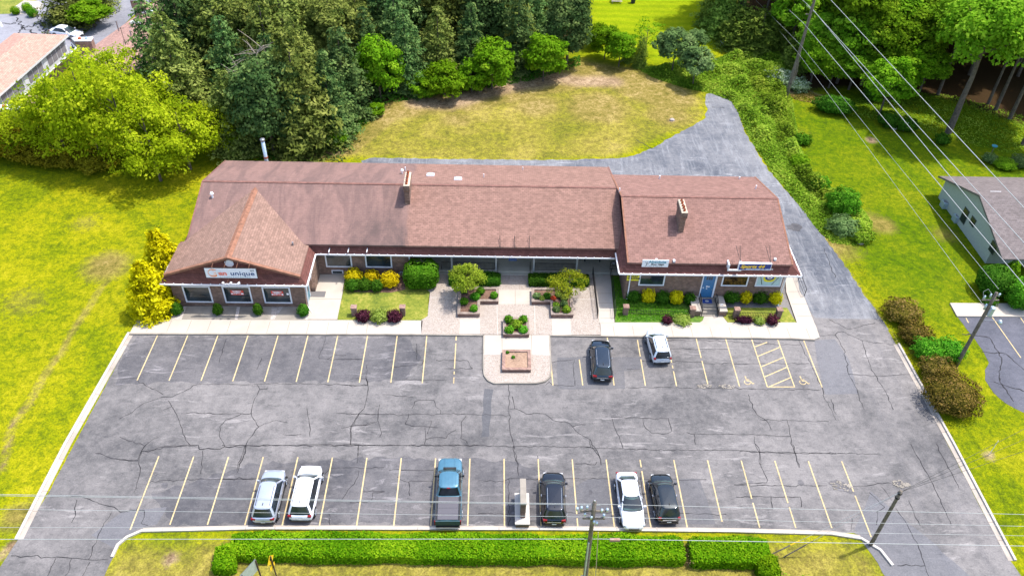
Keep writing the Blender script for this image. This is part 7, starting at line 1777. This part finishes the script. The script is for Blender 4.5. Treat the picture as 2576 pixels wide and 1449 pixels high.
# brown fence with a white rail
F0, F1 = e1 + n_ * .9 + ed * .5, e1 + n_ * .9 + ed * 17.0
FN = empty('wooden_fence', (float((F0 + F1)[0] / 2), float((F0 + F1)[1] / 2), 0), 'brown vertical board fence with a white top rail along the pink roofed house', 'fence')
mb = MB(); N_ = 60
for i in range(N_):
    a = F0 + (F1 - F0) * i / N_; b = F0 + (F1 - F0) * (i + .85) / N_; h = 1.2 + .05 * (i % 3); mb.quad((a[0], a[1], 0), (b[0], b[1], 0), (b[0], b[1], h), (a[0], a[1], h)); mb.quad((a[0] + .05, a[1] - .02, h), (b[0] + .05, b[1] - .02, h), (b[0] + .05, b[1] - .02, 0), (a[0] + .05, a[1] - .02, 0))
under(mb.build('boards', plain('fence_brown', (.10, .06, .045), .9, var=.4)), FN); under(MB().tube([(F0[0], F0[1], 1.32), (F1[0], F1[1], 1.32)], .07, 5).build('rail', M['white']), FN)
# second roof behind, with chimneys
H2 = empty('house', (-48, 115, 0), 'large faded pink brown roof with brick chimneys behind the lime trees', 'house')
a1, a2, b1, b2 = np.array(gp(228, 122, 3.2)), np.array(gp(430, -22, 3.2)), np.array(gp(285, 138, 5)), np.array(gp(475, -10, 5))
dA = a2 - a1; dA[2] = 0; dn = b1 - a1; lo = a1 - dA * .12; lo2 = a1 + dA * 1.3; hi = lo + dn; hi2 = lo2 + dn; rr = np.array([dn[0], dn[1], -dn[2]]); dw, dw2 = hi + rr * 1.6, hi2 + rr * 1.6
mb = MB().quad(tuple(lo), tuple(hi), tuple(hi2), tuple(lo2)).quad(tuple(hi), tuple(dw), tuple(dw2), tuple(hi2)); R2_ = under(mb.build('roof', M['roof_pink2']), H2)
g0_ = lambda p, z=0: (p[0], p[1], z)
mb = MB().quad(g0_(lo), g0_(lo2), (lo2[0], lo2[1], 3.1), (lo[0], lo[1], 3.1)).poly([g0_(lo), g0_(dw), (dw[0], dw[1], dw[2] - .1), (hi[0], hi[1], hi[2] - .1), (lo[0], lo[1], 3.1)]).quad(g0_(dw), g0_(dw2), (dw2[0], dw2[1], dw2[2] - .1), (dw[0], dw[1], dw[2] - .1))
under(mb.build('wall', M['brick']), H2)
def bigch(c, zt, root, w1=1.25, w2=.75, rz=0.1):
    m_ = Matrix.Translation((c[0], c[1], 0)) @ Matrix.Rotation(rz, 4, 'Z')
    under(MB().frus((-w1 * .9, -w2 * .9, w1 * .9, w2 * .9, 0), (-w1 * .85, -w2 * .85, w1 * .85, w2 * .85, zt - 1.2)).box(-w1, -w2, zt - 1.2, w1, w2, zt).xform(m_).build('chimney', M['brick_cap']), root)
    under(MB().box(-w1 * 1.04, -w2 * 1.04, zt + .002, w1 * 1.04, w2 * 1.04, zt + .14).xform(m_).build('chimney_cap', M['signwhite']), root)
    for s in (-.5, .35): under(MB().tube([(0, 0, zt + .145), (0, 0, zt + .35)], .24, 10, .2).xform(m_ @ Matrix.Translation((s, 0, 0))).build('chimney_pot', M['galv'] if s > 0 else M['clay']), root)
bigch(gp(211, 101, 5.2), 5.2, H2, 1.05, .55); bigch(gp(345, -2, 5.6), 5.6, H2, .9, .6)
L3 = empty('brick_chimney', (gp(22, 272, 4.2)[0], gp(22, 272, 4.2)[1], 0), 'large brick chimney with a white cap at the left picture edge', 'chimney'); bigch(gp(22, 272, 4.2), 4.2, L3, 1.25, .6)
for u, v in ((295, 65), (330, 90), (345, 57)):
    x, y, z = gp(u, v, 4.6); under(MB().tube([(x, y, 3.8), (x, y, 5.3)], .1, 7).build('vent_pipe', M['grey']), H2)
for u, v in ((372, 30), (343, 57)):
    x, y, z = gp(u, v, 4.5); under(MB().box(x - .8, y - .3, 4.35, x + .8, y + .3, 4.62).build('skylight', M['white_frame']), H2)
b = gp(317, 118, 4.7); A_ = empty('roof_antenna', (b[0], b[1], 4.2), 'thin tripod antenna standing on the pink brown roof', 'antenna')
under(MB().tube([(b[0], b[1], 4.2), (b[0], b[1], 7.4)], .04, 5).tube([(b[0] + .7, b[1], 4.2), (b[0], b[1], 5.8)], .03, 4).tube([(b[0] - .2, b[1] - .7, 4.2), (b[0], b[1], 5.8)], .03, 4).tube([(b[0] - .4, b[1], 7.2), (b[0] + .4, b[1] + .2, 7.2)], .03, 4).build('mast', M['wood']), A_)
# low decks between the houses
p = [gp(*q, 1.2)[:2] for q in ((60, 300), (40, 262), (80, 240), (170, 250), (150, 285))]
DK = empty('deck_roof', (*np.mean(p, axis=0), 0), 'low brown shed roof showing beside the left brick chimney', 'shed'); under(tri_poly('roof', p, 0.0, M['roof_pink2'], thick=1.5), DK)
# far lawn things
p = gp(1592, 8); TB_ = empty('trash_bin', p, 'dark trash bin at the top of the striped lawn', 'bin'); under(MB().frus((p[0] - .3, p[1] - .3, p[0] + .3, p[1] + .3, 0), (p[0] - .38, p[1] - .38, p[0] + .38, p[1] + .38, 1.1)).build('body', M['ink']), TB_); under(MB().box(p[0] - .4, p[1] - .4, 1.102, p[0] + .4, p[1] + .4, 1.18).build('lid', M['black']), TB_)
p = gp(1550, 6); PT = empty('picnic_table', p, 'pale picnic table at the top of the striped lawn', 'table')
under(MB().box(p[0] - .9, p[1] - .38, .72, p[0] + .9, p[1] + .38, .77).build('tabletop', M['walk']), PT)
for s in (-1, 1): under(MB().box(p[0] - .9, p[1] + s * .75 - .14, .42, p[0] + .9, p[1] + s * .75 + .14, .46).build('bench_seat', M['walk']), PT)
for s in (-.7, .7): under(MB().tube([(p[0] + s, p[1] - .8, 0), (p[0] + s, p[1] - .2, .719)], .04, 5).tube([(p[0] + s, p[1] + .8, 0), (p[0] + s, p[1] + .2, .719)], .04, 5).build('leg', M['grey']), PT)
p = gp(1818, 116); tag(MB().box(p[0] - .35, p[1] - .25, 0, p[0] + .35, p[1] + .25, .6).box(p[0] - .39, p[1] - .29, .601, p[0] + .39, p[1] + .29, .68).build('utility_box', M['signwhite']), 'small white utility box at the foot of the dark conifer row', 'box')
for i, (u, v) in enumerate(((2492, 390), (2229 * 0 + 2272, 331))):
    p = gp(u, v); BH = empty('bird_feeder' if i == 0 else 'bird_bath', p, ('small green feeder on a post behind the grey house', 'pale bird bath on a stem below the dark shrub pair')[i], ('feeder', 'bird bath')[i])
    under(MB().tube([p, (p[0], p[1], 1.2)], .05, 6).build('post', M['wood']), BH); under(MB().tube([(p[0], p[1], 1.2), (p[0], p[1], 1.32)], .3, 10, .36).build('bowl', M['galv' if i else 'teal']), BH)
p = gp(2, 68); LP = empty('lamp_post_base', p, 'white post base standing at the left edge of the far lot', 'post'); under(MB().tube([p, (p[0], p[1], .6)], .35, 10, .28).build('base', M['signwhite']), LP); under(MB().tube([(p[0], p[1], .601), (p[0], p[1], 6)], .09, 8, .06).build('pole', M['signwhite']), LP)

# names of setting pieces made without one keep the kind; tidy numbering
for o in list(SC.objects):
    if o.name.endswith('_tmp'): bpy.data.objects.remove(o)
